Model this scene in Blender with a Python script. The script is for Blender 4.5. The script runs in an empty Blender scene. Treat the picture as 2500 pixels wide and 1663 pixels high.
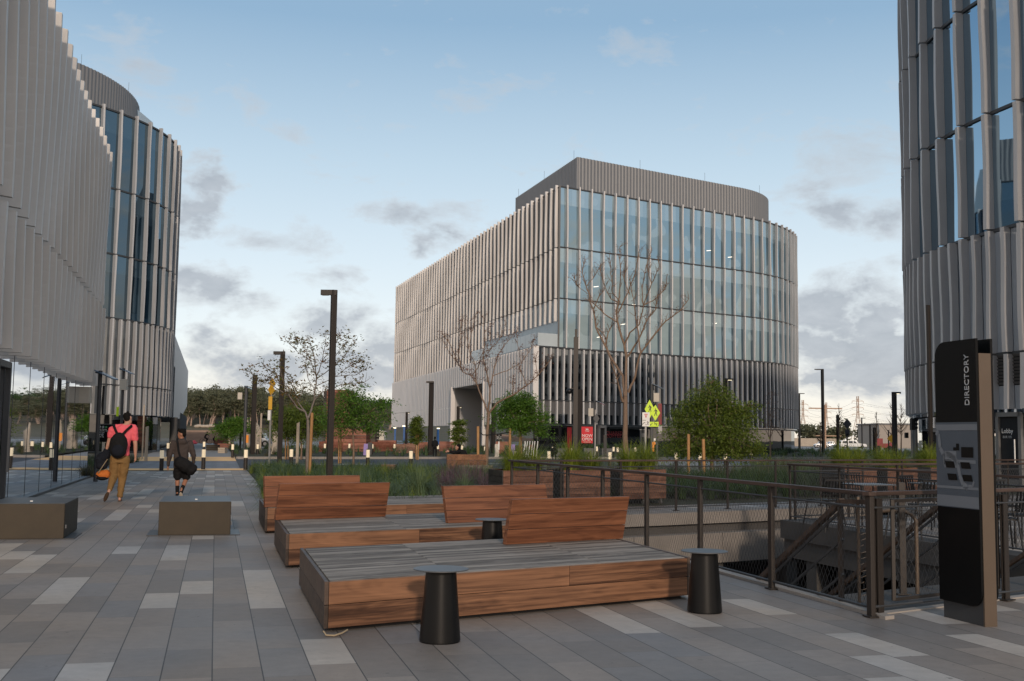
import bpy, bmesh, math, random
from mathutils import Vector, Matrix, noise
rnd = random.Random(7)
R = math.radians
sc = bpy.context.scene
COL = sc.collection
sin, cos, pi = math.sin, math.cos, math.pi

# ------------------------------------------------------------------ camera
F, CX, CY, EYE = 2680.0, 1250.0, 831.5, 1.5
CAMR = Matrix.Rotation(R(90 + 5.03), 3, 'X') @ Matrix.Rotation(R(0.73), 3, 'Z')
CAMT = CAMR.transposed()
cam = bpy.data.objects.new('camera', bpy.data.cameras.new('camera'))
COL.objects.link(cam)
cam.location = (0, 0, EYE)
cam.rotation_euler = CAMR.to_euler()
cam.data.sensor_width = 36
cam.data.lens = 36 * F / 2500
cam.data.clip_end = 9000
cam.data.clip_start = 0.05
sc.camera = cam

def ray(px, py):
    return CAMR @ Vector(((px - CX) / F, (CY - py) / F, -1))
def pz(px, py, z=0.0):
    r = ray(px, py); t = (z - EYE) / r.z
    return Vector((r.x * t, r.y * t, z))
def pd(px, py, d):
    r = ray(px, py); t = d / r.y
    return Vector((r.x * t, d, EYE + r.z * t))
def at(px, d, z=0.0):
    a = CAMT @ Vector((0, d, z - EYE)); b = CAMT @ Vector((1, 0, 0)); k = (px - CX) / F
    x = (-k * a.z - a.x) / (b.x + k * b.z)
    return Vector((x, d, z))
def az(deg):
    return Vector((sin(R(deg)), cos(R(deg)), 0))
D1, D2 = az(-15.0), az(56.4)
C1 = az(-17.4)

# ------------------------------------------------------------------ tags
def tag(o, label=None, cat=None, group=None, kind=None):
    if label: o['label'] = label
    if cat: o['category'] = cat
    if group: o['group'] = group
    if kind: o['kind'] = kind
    return o
def empty(name, loc=(0, 0, 0), label=None, cat=None, group=None, rz=0):
    o = bpy.data.objects.new(name, None); COL.objects.link(o)
    o.location = loc; o.rotation_euler = (0, 0, rz); o.empty_display_size = 0.2
    return tag(o, label, cat, group)
KIDS = {}
def kids(o):
    return KIDS.get(o.name, [])
def setpar(o, p):
    o.parent = p; KIDS.setdefault(p.name, []).append(o)
def copy_tree(o, parent=None):
    c = o.copy(); COL.objects.link(c)
    if parent: setpar(c, parent)
    for ch in kids(o): copy_tree(ch, c)
    return c
ORD = ['first', 'second', 'third', 'fourth', 'fifth', 'sixth', 'seventh', 'eighth', 'ninth', 'tenth', 'eleventh', 'twelfth',
       'thirteenth', 'fourteenth', 'fifteenth', 'sixteenth', 'seventeenth', 'eighteenth', 'nineteenth', 'twentieth', 'twenty-first',
       'twenty-second', 'twenty-third', 'twenty-fourth', 'twenty-fifth', 'twenty-sixth', 'twenty-seventh', 'twenty-eighth', 'twenty-ninth', 'thirtieth']

# ------------------------------------------------------------------ mesh builder
class MB:
    def __init__(s): s.v = []; s.f = []; s.sm = []
    def add(s, vs, fs, smooth=False):
        n = len(s.v); s.v += [Vector(v) for v in vs]
        for f in fs: s.f.append(tuple(i + n for i in f)); s.sm.append(smooth)
        return s
    def quad(s, a, b, c, d): return s.add([a, b, c, d], [(0, 1, 2, 3)])
    def poly(s, pts): return s.add(pts, [tuple(range(len(pts)))])
    def prism(s, pts, z0, z1, smooth=False):
        n = len(pts)
        vs = [Vector((p[0], p[1], z0)) for p in pts] + [Vector((p[0], p[1], z1)) for p in pts]
        fs = [tuple(range(n))[::-1], tuple(range(n, 2 * n))] + [(i, (i + 1) % n, n + (i + 1) % n, n + i) for i in range(n)]
        return s.add(vs, fs, smooth)
    def box(s, c, size, u=None, w=None):
        u = Vector(u).normalized() if u is not None else Vector((1, 0, 0))
        w = Vector(w).normalized() if w is not None else Vector((0, 0, 1))
        t = w.cross(u).normalized(); c = Vector(c)
        vs = []
        for a, b, e in ((-1, -1, -1), (1, -1, -1), (1, 1, -1), (-1, 1, -1), (-1, -1, 1), (1, -1, 1), (1, 1, 1), (-1, 1, 1)):
            vs.append(c + u * a * size[0] / 2 + t * b * size[1] / 2 + w * e * size[2] / 2)
        return s.add(vs, [(0, 3, 2, 1), (4, 5, 6, 7), (0, 1, 5, 4), (1, 2, 6, 5), (2, 3, 7, 6), (3, 0, 4, 7)])
    def bar(s, a, b, w, h=None, up=(0, 0, 1)):
        a, b = Vector(a), Vector(b); d = b - a; h = h or w
        if d.length < 1e-6: return s
        u = d.normalized(); upv = Vector(up)
        if abs(u.dot(upv)) > .98: upv = Vector((1, 0, 0))
        t = upv.cross(u).normalized(); n = u.cross(t)
        c = (a + b) / 2; vs = []
        for e, b2, g in ((-1, -1, -1), (1, -1, -1), (1, 1, -1), (-1, 1, -1), (-1, -1, 1), (1, -1, 1), (1, 1, 1), (-1, 1, 1)):
            vs.append(c + u * e * d.length / 2 + t * b2 * w / 2 + n * g * h / 2)
        return s.add(vs, [(0, 3, 2, 1), (4, 5, 6, 7), (0, 1, 5, 4), (1, 2, 6, 5), (2, 3, 7, 6), (3, 0, 4, 7)])
    def tube(s, pts, rad, n=8, cap=True, smooth=True):
        pts = [Vector(p) for p in pts]; k = len(pts)
        if not hasattr(rad, '__len__'): rad = [rad] * k
        vs = []; ref = None
        for i, p in enumerate(pts):
            d = (pts[min(i + 1, k - 1)] - pts[max(i - 1, 0)])
            if d.length < 1e-9: d = Vector((0, 0, 1))
            d.normalize()
            if ref is None:
                ref = Vector((1, 0, 0)) if abs(d.x) < .8 else Vector((0, 1, 0))
            t = (ref - d * ref.dot(d))
            if t.length < 1e-6: t = d.orthogonal()
            t.normalize(); ref = t; b = d.cross(t)
            for j in range(n):
                a = 2 * pi * j / n
                vs.append(p + (t * cos(a) + b * sin(a)) * rad[i])
        fs = []
        for i in range(k - 1):
            for j in range(n):
                fs.append((i * n + j, i * n + (j + 1) % n, (i + 1) * n + (j + 1) % n, (i + 1) * n + j))
        s.add(vs, fs, smooth)
        if cap:
            s.add(vs[:n], [tuple(range(n))[::-1]], False); s.add(vs[-n:], [tuple(range(n))], False)
        return s
    def cyl(s, c, r0, r1, z0, z1, n=24, smooth=True):
        return s.tube([(c[0], c[1], z0), (c[0], c[1], z1)], [r0, r1], n, True, smooth)
    def ball(s, c, r, n=12, m=8, M=None):
        c = Vector(c); r = Vector(r) if hasattr(r, '__len__') else Vector((r, r, r))
        vs = []; fs = []
        def P(v): return c + (M @ v if M else v)
        vs.append(P(Vector((0, 0, r.z))))
        for i in range(1, m):
            t = pi * i / m
            for j in range(n):
                a = 2 * pi * j / n
                vs.append(P(Vector((r.x * sin(t) * cos(a), r.y * sin(t) * sin(a), r.z * cos(t)))))
        vs.append(P(Vector((0, 0, -r.z))))
        for j in range(n): fs.append((0, 1 + j, 1 + (j + 1) % n))
        for i in range(m - 2):
            for j in range(n):
                a = 1 + i * n + j; b = 1 + i * n + (j + 1) % n
                fs.append((a, a + n, b + n, b))
        for j in range(n): fs.append((1 + (m - 2) * n + j, len(vs) - 1, 1 + (m - 2) * n + (j + 1) % n))
        return s.add(vs, fs, True)
    def build(s, name, mat=None, parent=None, label=None, bevel=0, kind=None, cat=None, group=None, local=False, flip=False):
        me = bpy.data.meshes.new(name)
        off = Vector((0, 0, 0))
        o = bpy.data.objects.new(name, me); COL.objects.link(o)
        if parent is not None and not local:
            p = parent
            while p is not None: off = off + Vector(p.location); p = p.parent
        me.from_pydata([tuple(v - off) for v in s.v], [], s.f)
        me.polygons.foreach_set('use_smooth', s.sm)
        if mat: me.materials.append(mat)
        if getattr(s, 'mi', None) and len(s.mi) == len(s.f): me.materials.append(M['fin_side']); me.polygons.foreach_set('material_index', s.mi)
        me.update()
        if parent is not None: setpar(o, parent)
        if bevel:
            m = o.modifiers.new('bevel', 'BEVEL'); m.width = bevel; m.segments = 2; m.limit_method = 'ANGLE'; m.angle_limit = R(40)
            m.harden_normals = False
        return tag(o, label, cat, group, kind)

def text(s, size, loc, xdir, ydir, mat, parent, name='lettering', align='CENTER', ext=0.002, sx=1.0):
    cu = bpy.data.curves.new(name, 'FONT'); cu.body = s; cu.size = size; cu.align_x = align; cu.align_y = 'CENTER'; cu.extrude = ext
    cu.materials.append(mat); cu.resolution_u = 3
    o = bpy.data.objects.new(name, cu); COL.objects.link(o)
    x = Vector(xdir).normalized(); y = Vector(ydir).normalized(); z = x.cross(y)
    M = Matrix((x * sx, y, z)).transposed().to_4x4()
    off = Vector((0, 0, 0)); p = parent
    while p is not None: off += Vector(p.location); p = p.parent
    M.translation = Vector(loc) - off
    me = bpy.data.meshes.new_from_object(o); me.name = name; bpy.data.objects.remove(o); o = bpy.data.objects.new(name, me); COL.objects.link(o)
    o.matrix_basis = M
    setpar(o, parent)
    return o

# ------------------------------------------------------------------ materials
def mat_new(name):
    m = bpy.data.materials.new(name); m.use_nodes = True
    nt = m.node_tree; nt.nodes.clear()
    out = nt.nodes.new('ShaderNodeOutputMaterial'); b = nt.nodes.new('ShaderNodeBsdfPrincipled')
    nt.links.new(b.outputs[0], out.inputs[0])
    return m, nt, b, out
def nd(nt, typ, **k):
    n = nt.nodes.new(typ)
    for a, v in k.items(): setattr(n, a, v)
    return n
def L(nt, a, b): nt.links.new(a, b)
def mth(nt, op, a, b=None, c=None, clamp=False):
    n = nt.nodes.new('ShaderNodeMath'); n.operation = op; n.use_clamp = clamp
    for i, v in enumerate((a, b, c)):
        if v is None: continue
        if isinstance(v, (int, float)): n.inputs[i].default_value = v
        else: nt.links.new(v, n.inputs[i])
    return n.outputs[0]
def mixc(nt, fac, a, b, blend='MIX'):
    n = nt.nodes.new('ShaderNodeMix'); n.data_type = 'RGBA'; n.blend_type = blend
    for i, v in ((0, fac), (6, a), (7, b)):
        if isinstance(v, (int, float)): n.inputs[i].default_value = v
        elif isinstance(v, (tuple, list)): n.inputs[i].default_value = (*v[:3], 1)
        else: nt.links.new(v, n.inputs[i])
    return n.outputs[2]
def ramp(nt, fac, stops):
    n = nt.nodes.new('ShaderNodeValToRGB'); e = n.color_ramp.elements
    while len(e) < len(stops): e.new(0.5)
    for i, (p, c) in enumerate(stops):
        e[i].position = p; e[i].color = (*c, 1) if len(c) == 3 else c
    nt.links.new(fac, n.inputs[0]); return n.outputs[0]
def noisen(nt, vec, scale, detail=4, rough=.55, dist=0):
    n = nt.nodes.new('ShaderNodeTexNoise'); n.inputs['Scale'].default_value = scale
    n.inputs['Detail'].default_value = detail; n.inputs['Roughness'].default_value = rough; n.inputs['Distortion'].default_value = dist
    if vec is not None: nt.links.new(vec, n.inputs['Vector'])
    return n.outputs[0]
def coords(nt, kind='Object', scale=(1, 1, 1), rot=(0, 0, 0)):
    t = nt.nodes.new('ShaderNodeTexCoord'); m = nt.nodes.new('ShaderNodeMapping')
    m.inputs['Scale'].default_value = scale; m.inputs['Rotation'].default_value = rot
    nt.links.new(t.outputs[kind], m.inputs[0]); return m.outputs[0]
def bump(nt, b, h, strength=.3, dist=.01):
    n = nt.nodes.new('ShaderNodeBump'); n.inputs['Strength'].default_value = strength; n.inputs['Distance'].default_value = dist
    nt.links.new(h, n.inputs['Height']); nt.links.new(n.outputs[0], b.inputs['Normal'])

def plain(name, col, rough=.6, metal=0.0, var=.25, scale=3.0, spec=.5, bmp=0.0, islands=0.0, trans=0):
    m, nt, b, out = mat_new(name)
    v = coords(nt)
    f = noisen(nt, v, scale, 5, .6)
    c = mixc(nt, f, tuple(x * (1 - var) for x in col), tuple(min(1, x * (1 + var)) for x in col))
    if islands:
        g = nd(nt, 'ShaderNodeNewGeometry')
        k = mth(nt, 'MULTIPLY_ADD', g.outputs['Random Per Island'], islands * 2, 1 - islands)
        hs = nd(nt, 'ShaderNodeHueSaturation'); L(nt, c, hs.inputs['Color']); L(nt, k, hs.inputs['Value'])
        c = hs.outputs[0]
    L(nt, c, b.inputs['Base Color'])
    b.inputs['Roughness'].default_value = rough; b.inputs['Metallic'].default_value = metal
    b.inputs['Specular IOR Level'].default_value = spec
    if bmp: bump(nt, b, noisen(nt, v, scale * 12, 4), bmp, .01)
    return m
def emit(name, col, s):
    m, nt, b, out = mat_new(name)
    b.inputs['Base Color'].default_value = (*col, 1)
    b.inputs['Emission Color'].default_value = (*col, 1); b.inputs['Emission Strength'].default_value = s
    return m
def leafmat(name, c1, c2, tr=.35, rough=.5):
    m, nt, b, out = mat_new(name)
    g = nd(nt, 'ShaderNodeNewGeometry')
    c = mixc(nt, g.outputs['Random Per Island'], c1, c2)
    v = coords(nt); c = mixc(nt, mth(nt, 'MULTIPLY', noisen(nt, v, 1.6, 3), .95), c, tuple(x * .45 for x in c1))
    L(nt, c, b.inputs['Base Color']); b.inputs['Roughness'].default_value = rough
    b.inputs['Specular IOR Level'].default_value = .3
    t = nd(nt, 'ShaderNodeBsdfTranslucent'); L(nt, c, t.inputs[0])
    mx = nd(nt, 'ShaderNodeMixShader'); mx.inputs[0].default_value = tr
    L(nt, b.outputs[0], mx.inputs[1]); L(nt, t.outputs[0], mx.inputs[2]); L(nt, mx.outputs[0], out.inputs[0])
    return m

def wood(name, dark, light, grain=(1.0, 38, 38), rough=.55, isl=.28, weather=0.0, rot=(0, 0, 0), fig=1.0):
    m, nt, b, out = mat_new(name)
    g = nd(nt, 'ShaderNodeNewGeometry')
    tc = nd(nt, 'ShaderNodeTexCoord')
    off = nd(nt, 'ShaderNodeVectorMath', operation='MULTIPLY_ADD')
    cmb = nd(nt, 'ShaderNodeCombineXYZ')
    for i in range(3): L(nt, g.outputs['Random Per Island'], cmb.inputs[i])
    L(nt, cmb.outputs[0], off.inputs[0]); off.inputs[1].default_value = (37, 11, 23); L(nt, tc.outputs['Object'], off.inputs[2])
    mp = nd(nt, 'ShaderNodeMapping'); mp.inputs['Scale'].default_value = grain; mp.inputs['Rotation'].default_value = rot
    L(nt, off.outputs[0], mp.inputs[0])
    n1 = noisen(nt, mp.outputs[0], 1.0, 5, .6, .25 * fig)
    mp2 = nd(nt, 'ShaderNodeMapping'); mp2.inputs['Scale'].default_value = (grain[0] * .5, grain[1] * .10, grain[2] * .10); mp2.inputs['Rotation'].default_value = rot
    L(nt, off.outputs[0], mp2.inputs[0])
    n2 = noisen(nt, mp2.outputs[0], 1.0, 3, .5, 1.6 * fig)
    rings = mth(nt, 'SINE', mth(nt, 'MULTIPLY', n2, 42.0))
    rings = mth(nt, 'ADD', mth(nt, 'MULTIPLY', rings, .06), mth(nt, 'MULTIPLY_ADD', n2, .7, -.35))
    f = mth(nt, 'ADD', mth(nt, 'MULTIPLY_ADD', n1, 1.35, -.18), rings)
    f = mth(nt, 'ADD', f, mth(nt, 'MULTIPLY_ADD', g.outputs['Random Per Island'], isl * 2, -isl), clamp=True)
    mid = tuple((a + c) / 2 for a, c in zip(dark, light))
    c = ramp(nt, f, [(0.0, tuple(x * .55 for x in dark)), (.28, dark), (.6, mid), (1.0, light)])
    if weather:
        c = mixc(nt, mth(nt, 'MULTIPLY', noisen(nt, mp.outputs[0], .5, 4), weather, clamp=True), c, (.2, .2, .2))
    L(nt, c, b.inputs['Base Color'])
    b.inputs['Roughness'].default_value = rough; b.inputs['Specular IOR Level'].default_value = .35
    bump(nt, b, n1, .25, .004)
    return m
# ------------------------------------------------------------------ material set
M = {}
M['wood'] = wood('red_brown_timber', (.075, .034, .018), (.32, .158, .082), isl=.22, fig=1.2)
M['wood_back'] = wood('orange_brown_timber', (.095, .034, .016), (.285, .115, .055), grain=(.9, 30, 30), isl=.14, fig=1.2)
M['wood_grey'] = wood('weathered_grey_timber', (.115, .098, .082), (.40, .352, .30), grain=(1.6, 34, 34), isl=.24, rough=.75)
M['wood_dark'] = wood('dark_brown_timber', (.05, .036, .028), (.13, .09, .068), grain=(1.2, 16, 16))
M['planter'] = wood('planter_timber', (.11, .048, .028), (.27, .14, .09), grain=(2, 12, 12), isl=.3)
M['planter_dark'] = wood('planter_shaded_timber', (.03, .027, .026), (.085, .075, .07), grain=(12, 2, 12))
M['planter_far'] = wood('far_red_timber', (.16, .05, .028), (.32, .13, .085), grain=(.8, 3, 3), isl=.35)
M['rail_wood'] = wood('handrail_timber', (.045, .030, .024), (.115, .072, .056), grain=(1, 20, 20), isl=.05)
M['tower_wood'] = wood('tower_timber', (.15, .05, .03), (.34, .14, .09), grain=(.6, 2.2, 2.2), isl=.3)
M['black'] = plain('black_powder_coat', (.008, .008, .009), .45, .1, .2, 6, .5)
M['black_sat'] = plain('black_satin_metal', (.006, .0063, .0068), .34, .0, .15, 9, .22, bmp=.04)
M['tabletop'] = plain('dark_grey_tabletop', (.085, .088, .092), .4, .0, .1, 6, .5)
M['bronze'] = plain('dark_bronze_metal', (.030, .024, .020), .5, .15, .12, 4, .5)
M['bronze_l'] = plain('light_bronze_metal', (.125, .092, .066), .45, .3, .12, 4, .5)
M['grey_metal'] = plain('grey_metal', (.22, .22, .22), .4, .5, .1, 3)
M['dkgrey'] = plain('dark_grey_metal', (.055, .058, .062), .5, .2, .1, 3)
M['alu'] = plain('sandblasted_aluminium', (.36, .355, .35), .4, .25, .08, 2)
M['pent'] = plain('ribbed_grey_steel', (.175, .182, .192), .5, .1, .07, 1)
M['concrete'] = plain('cast_concrete', (.235, .21, .185), .85, 0, .22, 2.2, .3, bmp=.25)
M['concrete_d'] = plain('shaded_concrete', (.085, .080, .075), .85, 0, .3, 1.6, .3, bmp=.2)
M['kerb'] = plain('kerb_concrete', (.33, .30, .27), .85, 0, .2, 1.5, .3)
M['corten'] = plain('brown_patina_steel', (.040, .029, .016), .6, .1, .4, 3.2, .4, bmp=.06)
M['corten_top'] = plain('dark_top_plate', (.042, .042, .043), .42, .2, .15, 5, .5)
M['white'] = plain('white_paint', (.78, .77, .74), .45, 0, .05)
M['cream'] = plain('cream_paint', (.55, .50, .42), .7, 0, .1)
M['beige'] = plain('beige_wall', (.33, .29, .25), .85, 0, .1, .2)
M['yellow'] = plain('yellow_green_sign', (.62, .85, .02), .45, 0, .03)
M['amber'] = plain('amber_sign', (.62, .34, .02), .5, 0, .08)
M['red'] = plain('red_banner', (.60, .008, .02), .6, 0, .08)
M['darkred'] = plain('dark_red_panel', (.20, .006, .012), .5, 0, .3, 1)
M['orange'] = plain('orange_plastic', (.80, .27, .02), .5, 0, .08)
M['stake'] = wood('pine_stake', (.32, .16, .06), (.52, .30, .13), grain=(20, 20, 2), isl=.1)
M['tan_post'] = plain('tan_timber_post', (.40, .33, .25), .7, 0, .15, 4)
M['bark'] = plain('grey_brown_bark', (.22, .15, .105), .85, 0, .3, 9, .3, bmp=.35)
M['bark_p'] = plain('pale_grey_bark', (.20, .17, .15), .85, 0, .3, 7, .3, bmp=.3)
M['bark_far'] = plain('pale_eucalyptus_bark', (.40, .30, .245), .9, 0, .3, .3, .2)
M['leaf_green'] = leafmat('fresh_green_leaf', (.085, .20, .02), (.20, .36, .05))
M['leaf_olive'] = leafmat('olive_leaf', (.10, .155, .02), (.24, .31, .05))
M['leaf_dark'] = leafmat('dark_green_leaf', (.035, .08, .02), (.09, .15, .035))
M['leaf_red'] = leafmat('red_green_bud', (.17, .19, .04), (.33, .12, .045), .4)
M['leaf_dry'] = leafmat('dry_red_brown_bud', (.16, .06, .035), (.26, .11, .06), .2)
M['grass_l'] = leafmat('pale_blue_green_grass', (.13, .20, .09), (.30, .38, .20), .3)
M['leaf_far'] = leafmat('far_eucalyptus_foliage', (.13, .145, .085), (.27, .27, .165), .25, .8)  # base colour lightened to carry a slight distance haze
M['grass'] = leafmat('blue_green_grass', (.08, .145, .055), (.21, .29, .13), .3)
M['grass_y'] = leafmat('yellow_green_grass', (.17, .24, .025), (.42, .46, .06), .35)
M['grass_d'] = leafmat('dark_green_grass', (.035, .08, .022), (.10, .17, .045), .25)
M['grass_t'] = leafmat('tan_seed_grass', (.11, .105, .055), (.24, .21, .12), .3)
M['flower'] = leafmat('mauve_flower_stem', (.13, .07, .09), (.28, .17, .20), .3)
M['glowcream'] = emit('lit_bollard_lens', (.92, .78, .55), .22)
M['lamp_on'] = emit('lit_led_panel', (1.0, .86, .55), 3.0)
M['led'] = emit('ceiling_light_strip', (1.0, .93, .78), 1.6)
M['skin'] = plain('skin_light', (.50, .27, .19), .55, 0, .08, 6, .4)
M['skin_b'] = plain('skin_tan', (.33, .155, .095), .55, 0, .08, 6, .4)
M['hair'] = plain('dark_hair', (.008, .007, .006), .85, 0, .3, 40, .15)
M['pink'] = plain('coral_pink_shirt', (.80, .135, .165), .85, 0, .06, 8, .2)
M['khaki'] = plain('khaki_trousers', (.215, .125, .048), .9, 0, .1, 8, .2)
M['navy'] = plain('dark_navy_fabric', (.010, .012, .018), .9, 0, .2, 8, .2)
M['blackfab'] = plain('black_fabric', (.008, .008, .009), .85, 0, .3, 12, .25)
M['hoodie'] = plain('charcoal_hoodie', (.060, .048, .044), .95, 0, .12, 8, .2)
M['orangebag'] = plain('orange_bag_fabric', (.50, .14, .025), .8, 0, .15, 8, .3)
M['sole'] = plain('pale_shoe_sole', (.42, .36, .28), .8, 0, .1)
M['brownshoe'] = plain('brown_sandal', (.06, .035, .02), .8, 0, .1)
M['strap'] = plain('tan_strap', (.32, .25, .16), .8, 0, .1)
M['blue'] = plain('blue_kiosk', (.02, .10, .30), .45, 0, .05)
M['lilac'] = plain('lilac_panel', (.28, .20, .45), .6, 0, .05)
M['ltblue'] = plain('light_blue_panel', (.25, .48, .62), .6, 0, .05)
M['carwhite'] = plain('white_car_paint', (.72, .72, .72), .25, 0, .03, 1, .6)
M['cargrey'] = plain('silver_car_paint', (.32, .34, .37), .25, .4, .03, 1, .6)
M['carglass'] = plain('dark_car_glass', (.01, .012, .015), .08, 0, .1, 1, .8)
M['tyre'] = plain('tyre_rubber', (.012, .012, .012), .9, 0, .1)
M['solar'] = plain('solar_panel_glass', (.10, .16, .24), .15, .1, .1, 3, .8)
M['pylon'] = plain('orange_lit_steel', (.42, .27, .18), .7, 0, .1)
M['signtext'] = plain('pale_grey_lettering', (.36, .38, .40), .5, 0, .02)
M['signblack'] = plain('gloss_black_panel', (.004, .0045, .005), .35, 0, .1, 4, .2)
M['mapblue'] = plain('slate_blue_map', (.075, .095, .12), .3, 0, .1, 9)
M['maplight'] = plain('grey_map_road', (.17, .19, .215), .3, 0, .05, 9)
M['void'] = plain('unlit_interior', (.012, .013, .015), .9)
M['louvre'] = plain('grey_louvre', (.11, .11, .112), .6, .1, .08, 1)
M['portal'] = plain('portal_grey_panel', (.42, .41, .40), .6, 0, .08, .4)
M['roof'] = plain('grey_roof', (.18, .18, .18), .8)
M['rock'] = plain('pale_rock', (.42, .36, .29), .9, 0, .3, 3)

def fin_material(name, col, rough):
    m, nt, b, out = mat_new(name)
    v = coords(nt, 'Object', (1, 1, .25))
    f = noisen(nt, v, 1.4, 3)
    c = mixc(nt, f, tuple(x * .88 for x in col), tuple(x * 1.08 for x in col))
    st = noisen(nt, coords(nt, 'Object', (6, 6, .12)), 1.0, 4)
    c = mixc(nt, mth(nt, 'MULTIPLY', st, .22), c, tuple(x * .55 for x in col))
    L(nt, c, b.inputs['Base Color']); b.inputs['Roughness'].default_value = rough; b.inputs['Metallic'].default_value = .08
    return m
M['fin'] = fin_material('pearl_aluminium_fin', (.72, .695, .67), .5)
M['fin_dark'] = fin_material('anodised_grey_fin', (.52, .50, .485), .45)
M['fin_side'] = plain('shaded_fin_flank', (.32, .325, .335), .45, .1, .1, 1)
M['fin_a'] = fin_material('soft_grey_aluminium_blade', (.72, .685, .645), .5)
M['cladding'] = fin_material('pearl_ribbed_cladding', (.74, .71, .685), .5)

def glass_material(name, dark, light, gloss, tint, z_rows=None, grid=False):
    m, nt, b, out = mat_new(name)
    g = nd(nt, 'ShaderNodeNewGeometry'); sep = nd(nt, 'ShaderNodeSeparateXYZ'); L(nt, g.outputs['Position'], sep.inputs[0])
    z = sep.outputs[2]; c = None; fac = None
    oi = nd(nt, 'ShaderNodeObjectInfo')
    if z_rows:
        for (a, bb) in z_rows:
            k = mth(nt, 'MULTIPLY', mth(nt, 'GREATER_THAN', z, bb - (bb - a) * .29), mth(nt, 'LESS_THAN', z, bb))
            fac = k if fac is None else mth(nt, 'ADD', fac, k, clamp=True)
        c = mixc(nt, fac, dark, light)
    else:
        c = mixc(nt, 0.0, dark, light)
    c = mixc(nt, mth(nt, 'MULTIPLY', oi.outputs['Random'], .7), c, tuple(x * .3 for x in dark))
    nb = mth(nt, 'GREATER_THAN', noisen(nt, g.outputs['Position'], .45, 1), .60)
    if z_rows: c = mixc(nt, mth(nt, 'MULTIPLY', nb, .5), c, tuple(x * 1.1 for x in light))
    L(nt, c, b.inputs['Base Color']); b.inputs['Roughness'].default_value = .6; b.inputs['Specular IOR Level'].default_value = 0
    gl = nd(nt, 'ShaderNodeBsdfGlossy'); gl.inputs['Roughness'].default_value = .015; gl.inputs['Color'].default_value = (*tint, 1)
    n = noisen(nt, g.outputs['Position'], .35, 2)
    bp = nd(nt, 'ShaderNodeBump'); bp.inputs['Strength'].default_value = .05; bp.inputs['Distance'].default_value = .05
    L(nt, n, bp.inputs['Height']); L(nt, bp.outputs[0], gl.inputs['Normal'])
    fr = nd(nt, 'ShaderNodeFresnel'); fr.inputs['IOR'].default_value = 1.5
    ff = mth(nt, 'MULTIPLY_ADD', fr.outputs[0], 1 - gloss, gloss, clamp=True)
    mx = nd(nt, 'ShaderNodeMixShader'); L(nt, ff, mx.inputs[0]); L(nt, b.outputs[0], mx.inputs[1]); L(nt, gl.outputs[0], mx.inputs[2])
    L(nt, mx.outputs[0], out.inputs[0])
    return m
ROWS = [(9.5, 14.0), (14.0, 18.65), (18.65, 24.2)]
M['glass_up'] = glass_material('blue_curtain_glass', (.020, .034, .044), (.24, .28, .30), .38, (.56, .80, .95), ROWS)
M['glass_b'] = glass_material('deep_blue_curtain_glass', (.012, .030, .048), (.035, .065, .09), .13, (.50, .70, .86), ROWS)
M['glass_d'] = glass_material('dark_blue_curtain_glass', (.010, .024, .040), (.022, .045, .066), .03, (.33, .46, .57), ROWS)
M['slot_glass'] = plain('terrace_door_glass', (.26, .34, .39), .2, 0, .3, .6, .3)
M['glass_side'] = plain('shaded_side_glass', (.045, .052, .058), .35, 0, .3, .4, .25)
M['glass_low'] = glass_material('dark_podium_glass', (.006, .009, .012), (.05, .06, .065), .20, (.75, .85, .95), [(4.8, 9.5)])
M['glass_gf'] = glass_material('shopfront_glass', (.008, .009, .010), (.02, .02, .02), .12, (.85, .9, .95))
M['glass_pav'] = glass_material('pavilion_glass', (.010, .010, .010), (.02, .02, .02), .11, (.85, .88, .92))
M['glass_rail'] = plain('balustrade_glass', (.50, .56, .58), .25, 0, .15, .5, .3)

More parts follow.
